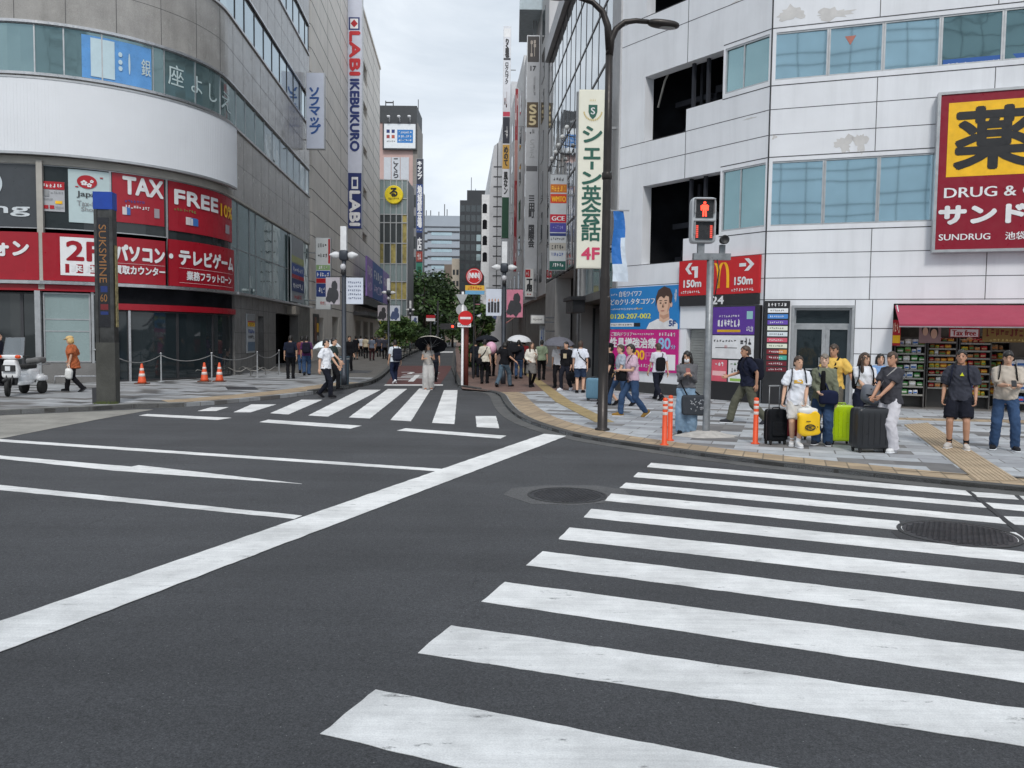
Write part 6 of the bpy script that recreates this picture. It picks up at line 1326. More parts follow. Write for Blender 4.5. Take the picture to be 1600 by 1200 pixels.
# guard rail at the right footway edge, planter rail on the left kerb
b = MB(); a, c = G(712, 599, ZR), G(711, 566, ZR)
for k in range(7): q = a.lerp(c, k / 6); b.tube([q, q + Vector((0, 0, .8))], .025, 6)
for z in (.4, .8): b.tube([a + Vector((0, 0, z)), c + Vector((0, 0, z))], .022, 6)
tag(b.build('guard_rail', DGREY), 'dark guard rail along the right kerb by the no entry sign', 'railing')
b = MB(); a, c = G(626, 563, ZL), G(668, 543.5, ZL)
for k in range(16): q = a.lerp(c, k / 15); b.tube([q, q + Vector((0, 0, .9))], .03, 6)
for z in (.3, .6, .9): b.tube([a + Vector((0, 0, z)), c + Vector((0, 0, z))], .022, 6)
tag(b.build('guard_rail', mat('dark_green_rail', (.03, .045, .04), .5)), 'dark green guard rail along the left kerb under the shrub trees', 'railing')
# distant traffic signal and small street sign
z = 95.0; f = Zf(z); s, h = f.hit(700, 510); t = thing('traffic_signal', 'distant dark traffic signal over the side street showing red', 'traffic signal', f(f.hit(684, 500)[0], 0))
s0 = f.hit(684, 500)[0]; b = MB(f); b.box(s0 - .1, s0 + .1, 0, h + 3, -.1, .1); b.box(s0, s + 1, h - .1, h + .1, -.08, .08); b.build('mast', DGREY, t); b = MB(f); b.box(s - .9, s + .9, h - .35, h + .35, -.2, .1); b.build('signal_head', DGREY, t)
b = MB(f); b.add([(s + .55 + .15 * math.cos(i * .4488), h + .15 * math.sin(i * .4488), .12) for i in range(14)], [tuple(range(14))]); b.build('red_lens', lit, t, recalc=False)
f = Zf(80); s, h = f.hit(673, 497); t = thing('street_sign', 'small red and white street sign by the left trees', 'sign', f(s, 0)); b = MB(f); b.box(s - .07, s + .07, 0, h - .3, -.07, .07); b.build('post', DGREY, t); b = MB(f); b.box(s - .45, s + .45, h - .3, h + .3, -.03, .05); b.box(s - .45, s + .45, h, h + .3, .05, .06, 1); b.build('plate', [WHITE, RED], t)
# delivery scooter with three wheels
pp = G(33, 617, ZL); t = thing('delivery_scooter', 'white three wheeled delivery scooter with tall windscreen', 'scooter', pp, R(2)); Q = rootmat(t); S_ = lambda x, y, z: Q @ Vector((x, y, z))
RT = Q.to_3x3(); SW = mat('scooter_white', (.8, .81, .82), .25, var=.05, coat=.4); BLKP = mat('scooter_black_plastic', (.025, .025, .027), .5)
def wheel(x, y, r, w, st=0):
    RT = Q.to_3x3() @ Matrix.Rotation(R(st), 3, 'Z'); b = MB(); b.lathe(S_(x, y, r), [(r * .62, -w / 2), (r * .93, -w / 2), (r, -w / 4), (r, w / 4), (r * .93, w / 2), (r * .62, w / 2)], 24, axis=RT @ Matrix.Rotation(R(90), 3, 'Y')); wh = b.build('wheel', RUBBER, t)
    b = MB(); b.lathe(S_(x, y, r), [(r * .6, -w * .3), (r * .6, w * .3), (r * .2, w * .42), (.01, w * .42)], 18, axis=RT @ Matrix.Rotation(R(90), 3, 'Y')); b.lathe(S_(x, y, r), [(r * .2, -w * .42), (r * .62, -w * .35), (r * .62, -w * .3)], 18, axis=RT @ Matrix.Rotation(R(90), 3, 'Y')); b.build('rim', ALU, wh)
wheel(0, -.62, .235, .085, 20); wheel(-.25, .6, .2, .11); wheel(.25, .6, .2, .11)
b = MB(); b.sq(S_(0, -.6, .44), (.13, .46, .12), .8, RT); b.tube([S_(-.08, -.62, .24), S_(-.08, -.5, .6)], .02, 8); b.tube([S_(.08, -.62, .24), S_(.08, -.5, .6)], .02, 8); b.sq(S_(0, -.38, .44), (.26, .14, .3), .4, RT); b.build('front_fender', BLKP, t)
b = MB(); b.sq(S_(0, -.43, .74), (.44, .2, .5), .3, RT, fn=lambda q: Vector((q.x * (1 - .25 * (q.z > .05)), q.y, q.z))); b.sq(S_(0, -.06, .34), (.4, .62, .12), .3, RT); b.sq(S_(0, .12, .42), (.38, .6, .26), .4, RT); b.sq(S_(0, .38, .55), (.42, .6, .36), .4, RT); b.sq(S_(-.25, .6, .44), (.17, .46, .16), .6, RT); b.sq(S_(.25, .6, .44), (.17, .46, .16), .6, RT); b.sq(S_(0, .62, .5), (.5, .4, .14), .45, RT); b.build('body', SW, t)
b = MB(); b.sq(S_(0, -.43, 1.06), (.62, .15, .12), .6, RT); b.build('handlebar_cowl', SW, t)
b = MB(); b.obox(S_(0, -.56, .76), (.34, .06, .17), RT); hl_ = b.build('headlight_surround', BLKP, t); b = MB(); b.obox(S_(0, -.59, .755), (.13, .03, .12), RT); b.build('headlight', mat('headlight_glass', (.7, .72, .74), .1), hl_)
for sx in (-1, 1):
    b = MB(); b.sq(S_(sx * .25, -.55, 1.07), (.15, .08, .1), .8, RT); b.build('indicator', mat('amber_lens', lin(220, 80, 30), .25), t)
    b = MB(); b.tube([S_(sx * .3, -.4, 1.08), S_(sx * .42, -.33, 1.08)], .02, 8); b.build('grip', RUBBER, t)
b = MB(); vs = []
for i in range(6):
    for j in range(7): u = (j / 6 - .5); vs.append(S_(u * (.58 - .06 * i / 5), -.44 + .12 * i / 5 + .12 * (abs(u) * 2) ** 2, 1.09 + .5 * i / 5))
b.add(vs, [(7 * i + j, 7 * i + j + 1, 7 * i + j + 8, 7 * i + j + 7) for i in range(5) for j in range(6)], smooth=True)
ws = b.build('windscreen', clear_glass('windscreen_glass', (.55, .62, .68), .3), t, recalc=False); b = MB(); b.tube([vs[0], vs[7], vs[14], vs[21], vs[28], vs[35], vs[36], vs[38], vs[41], vs[34], vs[27], vs[20], vs[13], vs[6]], .01, 6); b.build('frame', DGREY, ws)
b = MB(); b.sq(S_(0, .3, .78), (.34, .62, .13), .45, RT); b.build('seat', RUBBER, t)
b = MB(); b.sq(S_(0, .78, .93), (.42, .46, .17), .45, RT, fn=lambda q: q + Vector((0, 0, .02 * math.sin(q.x * 14)))); b.build('cargo_cover', mat('grey_cover_sheet', (.13, .13, .13), .6, bump=.5, bs=8), t)
b = MB(); b.tube([S_(-.25, .5, .82), S_(-.25, 1.05, .82), S_(.25, 1.05, .82), S_(.25, .5, .82)], .014, 6); b.build('rear_rack', GREYM, t)
# ---------------------------------------------------------------- people
SKIN = [mat('skin_%d' % i, lin(*c), .55, var=.05, vs=9) for i, c in enumerate(((206, 164, 138), (188, 142, 116), (218, 180, 156)))]
EYE = mat('eye_dark', (.02, .015, .012), .3); LIP = mat('lip', lin(180, 116, 102), .5); BROW = mat('brow', (.12, .075, .055), .8)
HAIRB = mat('black_hair', (.016, .014, .013), .45, var=.3, vs=30, stretch=(1, 1, .2)); HAIRN = mat('brown_hair', (.06, .038, .026), .5, var=.3, vs=30); HAIRY = mat('blond_hair', lin(206, 170, 110), .6, var=.2, vs=30); HAIRG = mat('grey_brown_hair', (.2, .17, .14), .6, var=.2, vs=30)
def cloth(r, g, b, v=.1): return mat('cloth_%d_%d_%d' % (r, g, b), lin(r, g, b), .9, var=v, vs=6, bump=.25, bs=90, spec=.2)
DENIM = mat('blue_denim', lin(56, 78, 110), .9, var=.22, vs=5, bump=.3, bs=120, spec=.2); DENIML = mat('light_denim', lin(132, 158, 182), .9, var=.16, vs=5, bump=.3, bs=120, spec=.2); DENIMG = mat('grey_denim', lin(84, 102, 116), .9, var=.2, vs=5, bump=.3, bs=120, spec=.2)
BLK = cloth(24, 24, 28); NVY = cloth(32, 36, 54); WHT = cloth(228, 230, 234, .05)
BAKE = []
def ik(a, c, l1, l2, pole):
    d = c - a; D = max(min(d.length, l1 + l2 - .003), abs(l1 - l2) + .01); dn = d.normalized(); x = (l1 * l1 - l2 * l2 + D * D) / (2 * D); h = math.sqrt(max(l1 * l1 - x * x, 0))
    p = pole - dn * pole.dot(dn); p = p.normalized() if p.length > 1e-6 else dn.orthogonal(); return a + dn * x + p * h, a + dn * D
def loft(b, rings, seg=16, m=0):
    vs = []
    for c, ax, ay, rx, ry in rings:
        for k in range(seg): w = 2 * math.pi * k / seg; vs.append(c + ax * (rx * math.cos(w)) + ay * (ry * math.sin(w)))
    n = len(rings); b.add(vs, [(i * seg + k, i * seg + (k + 1) % seg, (i + 1) * seg + (k + 1) % seg, (i + 1) * seg + k) for i in range(n - 1) for k in range(seg)] + [tuple(range(seg - 1, -1, -1)), tuple((n - 1) * seg + k for k in range(seg))], m, True)
def hand(b, w, d, side, nrm, k, curl):
    """palm, four fingers of different lengths and a thumb leaving the side of the palm"""
    rot = Matrix((side, d, nrm)).transposed(); b.sq(w + d * .045 * k, (.078 * k, .105 * k, .032 * k), .55, rot, nu=12, nv=8)
    for i, (o, ln) in enumerate(((-.028, .066), (-.0095, .078), (.0095, .073), (.028, .056))):
        p = w + d * .088 * k + side * (o * k); pts = [p - d * .02 * k, p]; q = d.copy(); c = curl * (1 + .12 * i)
        for s, f_ in ((.45, .5), (.32, .9), (.23, 1.2)):
            q = (Matrix.Rotation(c * .55, 3, side) @ q).normalized(); pts.append(pts[-1] + q * (ln * s * 1.15 * k))
        b.tube(pts, [.0085 * k, .0088 * k, .008 * k, .0072 * k, .0055 * k], 7)
    p = w + d * .03 * k - side * .03 * k; q = (d * .7 - side * .75 - nrm * .0).normalized(); e = p + q * .035 * k; q2 = (d * .95 - side * .2 + nrm * .25 * (1 if curl > 0 else -1)).normalized()
    b.tube([p, e, e + q2 * .03 * k], [.012 * k, .0105 * k, .007 * k], 7)
class P: pass
def person(label, foot, h, face, shirt, legs, hair='short', hm=None, z=None, sleeve=.62, bottom='trousers', shoe=None, walk=0.0, lh=None, rh=None, lean=0.0, turn=0.0, nod=0.05, female=False, hem=.86, vox=.014,
           group='pedestrians', feet=None, wide=1.0, curl=.5, stout=1.0, shirt2=None, skin=0, sock=None, mask=False, cap=None, glasses=None, jacket=None, skirt_z=.5, tights=None, sole=None, loose=1.0):
    o = P(); zz = ZR if z is None else z; base = G(foot[0], foot[1], zz); k = h / 1.70; o.k = k
    t = thing('person', label, 'person', base, R(face) - math.atan2(base.x, base.y), group); M_ = rootmat(t); o.t = t; o.M = M_; o.base = base
    if vox < .016 and not walk: q_ = random.Random(len(label) * 7); lean = lean or q_.uniform(-.045, .035); turn = turn or q_.uniform(-.35, .35); nod += q_.uniform(-.03, .1)
    Vv = lambda x, y, q: Vector((x * k, y * k, q * k)); LW = lambda v: M_ @ v
    sh = .155 if female else .175; hp = .092
    if feet is None:
        s = walk; feet = ((-.085, -.0 - s, 0, 0), (.085, .0 + s, .0 if abs(s) < .1 else .05, .0 if abs(s) < .1 else .6)) if s >= 0 else ((-.085, -s, .05, .6), (.085, s, 0, 0))
        if abs(s) < .02: feet = ((-.1, 0, 0, 0), (.1, -.03, 0, 0))
    smax = max(abs(f_[1]) for f_ in feet); hz = .89 - smax * smax * .38 - .012
    hip = Vv(0, 0, hz); dz = hz - .89
    Rl = Matrix.Rotation(lean, 3, 'X'); T = lambda x, y, q: hip + Rl @ (Vv(x, y, q + dz) - hip); o.T = lambda x, y, q: LW(T(x, y, q)); o.lw = LW
    X_, Y_, Z_ = Vector((1, 0, 0)), Rl @ Vector((0, 1, 0)), Rl @ Vector((0, 0, 1))
    wst = (.122 if female else .138) * stout
    prof = [(.80, .10, .09, .0), (.88, .158 if not female else .165, .112, .005), (.96, .15, .108, .0), (1.08, wst, .098 * stout, -.005), (1.2, .15 * (1 + (stout - 1) * .5), .112 * stout, -.01), (1.3, .168 if not female else .15, .116, -.005), (1.375, .15 if not female else .135, .095, .005), (1.42, .10, .072, .008), (1.45, .062, .06, .006), (1.5, .054, .056, -.002), (1.53, .05, .054, -.008)]
    b = MB(LW and (lambda *q: M_ @ Vector(q))); b.f = None
    add = lambda bb, rings, m=0: loft(bb, [(LW(c), M_.to_3x3() @ ax, M_.to_3x3() @ ay, rx, ry) for c, ax, ay, rx, ry in rings], 16, m)
    def tube(bb, pts, rad, seg=12, m=0, flat=1.0): bb.tube([LW(p) for p in pts], rad, seg, m, True, flat)
    add(b, [(T(0, yo, q), X_, Y_, rx * k, ry * k) for q, rx, ry, yo in prof])
    # head
    hc = T(0, -.018, 1.585); Hm = Rl @ Matrix.Rotation(turn, 3, 'Z') @ Matrix.Rotation(nod, 3, 'X'); o.hc, o.Hm = hc, Hm
    HP = [(-.118, .022, .028, -.05), (-.105, .042, .05, -.042), (-.07, .06, .076, -.022), (-.03, .069, .09, -.006), (.02, .075, .098, 0), (.06, .073, .096, .003), (.095, .055, .074, .004), (.115, .024, .034, .003)]
    hx, hy_, hz_ = Hm @ X_, Hm @ Vector((0, 1, 0)), Hm @ Vector((0, 0, 1)); HL = lambda x, y, q: hc + Hm @ Vv(x * .95, y * .95, q * .95)
    add(b, [(HL(0, yo, q), hx, hy_, rx * k * .95, ry * k * .95) for q, rx, ry, yo in HP])
    W3_ = M_.to_3x3() @ Hm
    b.sq(LW(HL(0, -.101, -.015)), (.03 * k, .036 * k, .055 * k), .9, W3_, 10, 8)
    for sx in (-1, 1): b.sq(LW(HL(sx * .076, .006, -.008)), (.022 * k, .045 * k, .062 * k), .9, W3_, 8, 6)
    # legs
    sho = []; LEG = []
    for (fx, fy, lift, pitch), sx in zip(feet, (-1, 1)):
        a = Vv(sx * hp, 0, hz); an = Vv(fx, fy + (.05 if pitch else 0), .085 + lift); kn, an = ik(a, an, .425 * k, .405 * k, Vector((sx * .12, -1, 0)))
        LEG.append((a, kn, an)); mid = kn.lerp(an, .3)
        tube(b, [a + Vv(0, 0, .04), a, a.lerp(kn, .5), kn, mid, an], [.088 * k, .09 * k, .075 * k, .057 * k, .056 * k, .036 * k], 12)
        yaw = R(12) * sx; fr = Matrix.Rotation(yaw, 3, 'Z') @ Matrix.Rotation(pitch, 3, 'X'); sho.append((an, fr, sx))
    # arms
    HB = MB(); ARM = []
    tg = ((lh or (-.235, -.03 + .55 * walk, .80)), (rh or (.235, -.03 - .55 * walk, .80)))
    for q, sx in zip(tg, (-1, 1)):
        s = T(sx * sh, .01, 1.385); pole = Vector((sx * .4, .7, -.8)); w = Vv(*q[:3]) if len(q) == 3 else Vv(*q[:3])
        el, wr = ik(s, w, .285 * k, .25 * k, pole); ARM.append((s, el, wr)); d = (wr - el).normalized()
        tube(b, [T(sx * sh * .55, .008, 1.40), s, s.lerp(el, .5), el, el.lerp(wr, .35), wr, wr + d * .02 * k], [.045 * k, .05 * k, .044 * k, .036 * k, .036 * k, .025 * k, .026 * k], 10)
        ins = Vector((-sx, 0, 0)); sd = (Vector((0, -1, 0)) - d * d.dot(Vector((0, -1, 0)))); sd = -sd.normalized() if sd.length > .15 else Vector((sx, 0, 0)); nr = sd.cross(d).normalized()
        if nr.dot(ins) < 0: nr = -nr
        sg = 1 if (Matrix.Rotation(.3, 3, sd) @ d - d).dot(nr) > 0 else -1; m3 = M_.to_3x3()
        hand(HB, LW(wr), (m3 @ d).normalized(), (m3 @ sd).normalized(), (m3 @ nr).normalized(), k, curl * sg)
    o.hands = [LW(a[2] + (a[2] - a[1]).normalized() * .07 * k) for a in ARM]
    body = b.build('body', [SKIN[skin], EYE, LIP, BROW], t); BAKE.append((body, vox * .9, 0, HB, (M_, hc, Hm, k)))
    # shirt
    off_ = .016 * loose; b = MB(); rr = [(T(0, yo, q), X_, Y_, (max(rx + off_ * 1.2, .205 - max(0, q - .88) * .25 if q < 1.0 and bottom != 'skirt' else 0)) * k, (max(ry + off_ * 1.2, .135 if q < .97 else 0)) * k) for q, rx, ry, yo in prof if q >= hem - .02 and q <= 1.46]
    r0 = prof[1] if hem < .9 else prof[3]; rr = [(T(0, r0[3], hem), X_, Y_, (max(r0[1], .19) + off_ * 1.2) * k, (max(r0[2], .12) + off_ * 1.5) * k)] + rr[0:] if hem < .97 else rr
    add(b, rr)
    for (s, el, wr), sx in zip(ARM, (-1, 1)):
        pts = [T(sx * sh * .45, .008, 1.40), s]; rad = [.06 * k, .066 * k]
        if sleeve <= 1: pts += [s.lerp(el, sleeve * .5), s.lerp(el, sleeve)]; rad += [.064 * k * loose, .066 * k * loose]
        else: pts += [s.lerp(el, .5), el, el.lerp(wr, (sleeve - 1) * .5), el.lerp(wr, min(sleeve - 1, .97))]; rad += [.06 * k, .053 * k, .05 * k, .042 * k]
        if sleeve > 0: tube(b, pts, rad, 12)
    so_ = b.build('shirt' if not jacket else 'jacket', [shirt], t); BAKE.append((so_, vox, .018 * loose, None, None))
    # lower clothes
    b = MB()
    if bottom in ('trousers', 'shorts', 'wide'):
        add(b, [(T(0, yo, q), X_, Y_, (rx + .008) * k, (ry + .01) * k) for q, rx, ry, yo in prof if .79 < q < 1.0] + [(T(0, -.003, 1.03), X_, Y_, (.142 * max(1, stout) + .004) * k, .108 * max(1, stout) * k)])
        for a, kn, an in LEG:
            if bottom == 'shorts': tube(b, [a + Vv(0, 0, .05), a, a.lerp(kn, .5), a.lerp(kn, .86)], [.098 * k, .104 * k, .098 * k * wide, .094 * k * wide], 12)
            else:
                e = an + Vv(0, 0, -.03); w_ = wide; tube(b, [a + Vv(0, 0, .05), a, a.lerp(kn, .5), kn, kn.lerp(e, .35), e], [.098 * k, .102 * k, .09 * k * (1 + (w_ - 1) * .3), .074 * k * (1 + (w_ - 1) * .6), .07 * k * (1 + (w_ - 1) * .8), .062 * k * w_], 12)
        lo = b.build('shorts' if bottom == 'shorts' else 'trousers', [legs], t)
    else:
        c0 = (LEG[0][2] + LEG[1][2]) / 2; dn = lambda q: Vector(((c0.x) * (1 - q), c0.y * .5 * (1 - q), 0))
        n_ = 5; add(b, [(T(0, 0, 1.03), X_, Y_, .14 * k, .105 * k), (T(0, 0, .96), X_, Y_, .165 * k, .125 * k), (T(0, .004, .87), X_, Y_, .185 * k, .14 * k)] + [(Vv(0, 0, .87 - (.87 - skirt_z) * i / n_) + dn(1 - i / n_) * (1 if skirt_z < .4 else 0), Vector((1, 0, 0)), Vector((0, 1, 0)), (.19 + .03 * i / n_ * (1 if skirt_z > .4 else .4)) * k, (.15 + .045 * i / n_ + .55 * abs(walk) * i / n_) * k) for i in range(1, n_ + 1)])
        lo = b.build('skirt', [legs], t)
    BAKE.append((lo, vox, .016, None, None))
    if tights:
        b = MB()
        for a, kn, an in LEG: tube(b, [a, a.lerp(kn, .5), kn, kn.lerp(an, .3), an + Vv(0, 0, -.02)], [.096 * k, .08 * k, .062 * k, .061 * k, .041 * k], 12)
        b.build('tights', tights, t)
    if sock:
        for a, kn, an in LEG:
            b = MB(); tube(b, [an + Vv(0, 0, -.03), an + Vv(0, 0, .03), an.lerp(kn, .22)], [.043 * k, .042 * k, .047 * k], 12); b.build('sock', sock, t)
    # shoes
    sm = shoe or BLK
    for an, fr, sx in sho:
        b = MB(); c = an + fr @ Vv(0, -.062, -.035); m3 = M_.to_3x3() @ fr
        b.sq(LW(c), (.096 * k, .275 * k, .095 * k), .6, m3, 18, 10, 0, True, lambda q: Vector((q.x * (1 - .18 * (q.y > .08)), q.y, q.z * (1.15 if q.y > 0 else .82) - (.008 if q.y < -.05 else 0))))
        b.sq(LW(an + fr @ Vv(0, -.064, -.073)), (.104 * k, .285 * k, .024 * k), .5, m3, 16, 6, 1); b.build('shoe', [sm, sole or (WHT if shoe is not None and shoe is not BLK else DGREY)], t)
    # hair
    hmat = hm or HAIRB
    b = MB(); seg = 28; zs = (-.075, -.05, -.02, .012, .035, .052, .068, .09, .113, .132, .14); vs = []; g_ = random.Random(len(label))
    for q in zs:
        rr_ = .097 * math.sqrt(max(0.0004, 1 - ((q - .02) / .121) ** 2)) if q > .02 else .097
        for a in range(seg):
            w = 2 * math.pi * a / seg; fr_ = -math.sin(w); line = (.058 + .022 * math.sin(w * 3 + len(label)) if fr_ > .35 else (.0 if fr_ > -.05 else -.08)); bump_ = g_.uniform(.95, 1.06)
            inside = q < line
            kx_ = (rr_ * .90 if q > .02 else .083) ; ky_ = rr_ * 1.17
            if inside: kx_, ky_ = .052, .066
            vs.append(LW(HL(kx_ * bump_ * math.cos(w), ky_ * bump_ * math.sin(w) + .004, q)))
    n = len(zs); b.add(vs, [(i * seg + a, i * seg + (a + 1) % seg, (i + 1) * seg + (a + 1) % seg, (i + 1) * seg + a) for i in range(n - 1) for a in range(seg)] + [tuple(range(seg - 1, -1, -1)), tuple((n - 1) * seg + a for a in range(seg))], 0, True)
    if hair == 'long':
        rr = [(HL(0, .03, .07), hx, hy_, .085 * k, .085 * k), (HL(0, .05, -.02), hx, hy_, .096 * k, .07 * k), (HL(0, .065, -.12), hx, hy_, .105 * k, .052 * k), (HL(0, .075, -.22), hx, hy_, .11 * k, .04 * k), (HL(0, .08, -.33), hx, hy_, .08 * k, .025 * k)]; add(b, rr)
        for sx in (-1, 1): tube(b, [HL(sx * .06, -.06, .06), HL(sx * .088, -.03, -.02), HL(sx * .092, -.035, -.12), HL(sx * .10, -.07, -.24), HL(sx * .09, -.085, -.34)], [.02 * k, .026 * k, .03 * k, .032 * k, .012 * k], 8)
    if hair == 'bob':
        add(b, [(HL(0, .02, .06), hx, hy_, .09 * k, .1 * k), (HL(0, .03, -.03), hx, hy_, .1 * k, .08 * k), (HL(0, .035, -.11), hx, hy_, .096 * k, .066 * k)])
    if hair == 'tail': tube(b, [HL(0, .09, .05), HL(0, .13, 0), HL(0, .13, -.1), HL(0, .11, -.2)], [.025 * k, .032 * k, .03 * k, .012 * k], 8)
    if hair != 'none': b.build('hair', hmat, t)
    if cap:
        b = MB(); b.sq(LW(HL(0, .004, .075)), (.182 * k, .222 * k, .15 * k), .95, W3_, 20, 10); b.sq(LW(HL(0, -.12, .06)), (.15 * k, .13 * k, .018 * k), .8, W3_ @ Matrix.Rotation(.2, 3, 'X'), 14, 6); b.build('cap', cap, t)
    if mask:
        b = MB(); b.sq(LW(HL(0, -.075, -.055)), (.105 * k, .075 * k, .085 * k), .7, W3_, 16, 10); b.build('face_mask', WHT, t)
    return o
def straps(o, m, w=.024, front=-.135):
    out = []; k = o.k
    for sx in (-1, 1):
        b = MB(); b.tube([o.T(sx * .1, .15, 1.36), o.T(sx * .105, .07, 1.455), o.T(sx * .11, -.04, 1.465), o.T(sx * .118, front + .01, 1.38), o.T(sx * .13, front - .012, 1.26), o.T(sx * .155, -.07, 1.12), o.T(sx * .15, .09, 1.05)], w * k, 8, flat=.4, up=(0, 0, 1)); out.append(b)
    return out
def backpack(o, label, m, size=(.3, .17, .44), zc=1.2, m2=None):
    c = o.T(0, .225, zc); t = thing('backpack', label, 'backpack', c, o.t.rotation_euler.z, 'backpacks'); r = rootmat(t).to_3x3(); k = o.k
    b = MB(); b.sq(c, [q * k for q in size], .4, r, 18, 12); b.build('bag', m, t); b = MB(); b.sq(c + r @ Vector((0, .08 * k, -.08 * k)), (size[0] * .8 * k, .08 * k, size[2] * .42 * k), .4, r); b.build('pocket', m2 or m, t)
    for b in straps(o, m): b.build('strap', NVY if m2 else m, t)
    return t
def crossbody(o, label, m, side, size=(.3, .12, .22), pos=(.18, -.12, .95), belt=True):
    c = o.T(*pos); t = thing('shoulder_bag', label, 'bag', c, o.t.rotation_euler.z, 'shoulder bags'); r = rootmat(t).to_3x3(); k = o.k
    b = MB(); b.sq(c, [q * k for q in size], .45, r, 18, 10, fn=lambda q: q + Vector((0, 0, -.02 * abs(q.x) / .15))); b.build('bag', m, t); s = -1 if pos[0] > 0 else 1
    if belt:
        b = MB(); b.tube([c + Vector((0, 0, size[2] * .4 * k)), o.T(pos[0] * .5, -.14, 1.15), o.T(s * .06, -.135, 1.32), o.T(s * .1, -.03, 1.47), o.T(s * .09, .1, 1.4), o.T(0, .14, 1.2), o.T(pos[0] * .9, .1, 1.0), c + Vector((0, 0, size[2] * .35 * k))], .018 * k, 6, flat=.4); b.build('strap', m, t)
    return t
def umbrella(label, hand_, top, rad, m, m2=None, axis=None, depth=.26):
    """open umbrella: eight-panel canopy with scalloped rim, shaft, handle, ribs"""
    hand_, top = Vector(hand_), Vector(top); ax = (axis or (top - hand_)).normalized(); t = thing('umbrella', label, 'umbrella', hand_, 0, 'open umbrellas')
    q = ax.to_track_quat('Z', 'Y').to_matrix(); b = MB(); seg = 32
    for inner, mi in ((0, 0), (.012, 1)):
        vs = [top - ax * inner]; 
        for i in range(1, 7):
            a = i / 6
            for k_ in range(seg):
                w = 2 * math.pi * k_ / seg; sc_l = 1 - .055 * a * a * (1 - abs(math.cos(4 * w))); rr = rad * math.sin(a * 1.15) / math.sin(1.15) * sc_l; zz = -depth * (1 - math.cos(a * 1.15)) / (1 - math.cos(1.15)) - inner + .02 * a * (1 - abs(math.cos(4 * w)))
                vs.append(top + q @ Vector((rr * math.cos(w), rr * math.sin(w), zz)))
        b.add(vs, [(0, 1 + k_, 1 + (k_ + 1) % seg) for k_ in range(seg)] + [(1 + i * seg + k_, 1 + (i + 1) * seg + k_, 1 + (i + 1) * seg + (k_ + 1) % seg, 1 + i * seg + (k_ + 1) % seg) for i in range(5) for k_ in range(seg)], mi, False)
    c = b.build('canopy', [m, m2 or m], t, recalc=False)
    b = MB(); b.tube([hand_, top + ax * .06], .008, 6); b.build('shaft', GREYM, t); b = MB(); b.tube([hand_ - ax * .1, hand_ + ax * .06], .015, 8); b.build('handle', BLACK, t)
    b = MB()
    for i in range(8): w = math.pi * i / 4; b.tube([top - ax * (depth + .1), top + q @ Vector((rad * .55 * math.cos(w), rad * .55 * math.sin(w), -depth * .45))], .004, 4)
    b.build('rib', GREYM, t); return t
def suitcase(label, foot, w, d, h, rz, m, z=ZR, handle=0.0, ribs=5, hm=None, soft=False):
    p = G(foot[0], foot[1], z); t = thing('suitcase', label, 'suitcase', p, R(rz), 'suitcases'); Q = rootmat(t); r = Q.to_3x3(); b = MB(); S = lambda x, y, q: Q @ Vector((x, y, q))
    b.sq(S(0, 0, .06 + (h - .06) / 2), (w, d, h - .06), .22, r, 32, 20)
    if ribs:
        for i in range(ribs):
            x = -w * .36 + w * .72 * i / (ribs - 1)
            for sy in (-1, 1): b.sq(S(x, sy * d * .492, .06 + (h - .06) / 2), (.012, .02, (h - .06) * .8), .4, r, 8, 6)
    b.build('shell', m, t); b = MB(); b.sq(S(0, 0, .06 + (h - .06) / 2), (w * 1.006, .022, (h - .06) * 1.006), .2, r, 32, 16); b.build('zip_seam', hm or DGREY, t)
    if soft: b = MB(); b.sq(S(0, -d * .5, .06 + h * .36), (w * .78, .06, h * .42), .3, r); b.build('pocket', m, t)
    for sx in (-1, 1):
        for sy in (-1, 1):
            b = MB(); b.lathe(S(sx * w * .38, sy * d * .34, .028), [(.008, -.012), (.028, -.012), (.028, .012), (.008, .012)], 12, axis=r @ Matrix.Rotation(R(90), 3, 'Y')); b.sq(S(sx * w * .38, sy * d * .34, .06), (.05, .05, .04), .5, r, 10, 6); b.build('wheel', RUBBER, t)
    b = MB(); b.tube([S(-w * .2, 0, h), S(-w * .18, 0, h + .03), S(w * .18, 0, h + .03), S(w * .2, 0, h)], .012, 8); b.tube([S(w * .5, 0, h * .42), S(w * .53, 0, h * .45), S(w * .53, 0, h * .62), S(w * .5, 0, h * .65)], .012, 8); b.build('carry_handle', hm or DGREY, t)
    if handle:
        b = MB(); b.tube([S(-.1, d * .3, h), S(-.1, d * .3, handle)], .009, 6); b.tube([S(.1, d * .3, h), S(.1, d * .3, handle)], .009, 6); b.sq(S(0, d * .3, handle), (.24, .03, .03), .5, r); b.build('telescopic_handle', GREYM, t)
    return t
# ---- people waiting at the right kerb
WAIT = 'people waiting at the crossing'
o = person('woman in white T-shirt with yellow print holding a yellow shopping bag', (1243, 697), 1.57, 8, cloth(226, 230, 238, .05), cloth(206, 204, 200), 'short', HAIRN, sleeve=.8, bottom='shorts', shoe=cloth(216, 216, 216), female=True, group=WAIT, feet=((-.06, .05, 0, 0), (.02, -.16, 0, 0)), lh=(-.27, -.12, .86), rh=(.12, -.22, .80), curl=1.3, hem=.80, wide=1.05, turn=.4, sock=WHT, vox=.012, loose=1.35)
backpack(o, 'small black backpack on the woman in the printed white T-shirt', BLK, (.26, .14, .36))
b = MB(); c = o.T(0.0, -.139, 1.2); r = o.M.to_3x3()
for dx, dz, w, hh in ((-.05, .05, .05, .025), (.02, .06, .06, .03), (-.02, .02, .12, .02), (.05, .03, .03, .05)): b.obox(c + r @ Vector((dx, -.012, dz)), (w, .006, hh), r)
o2 = b.build('print', cloth(226, 176, 60), o.t)
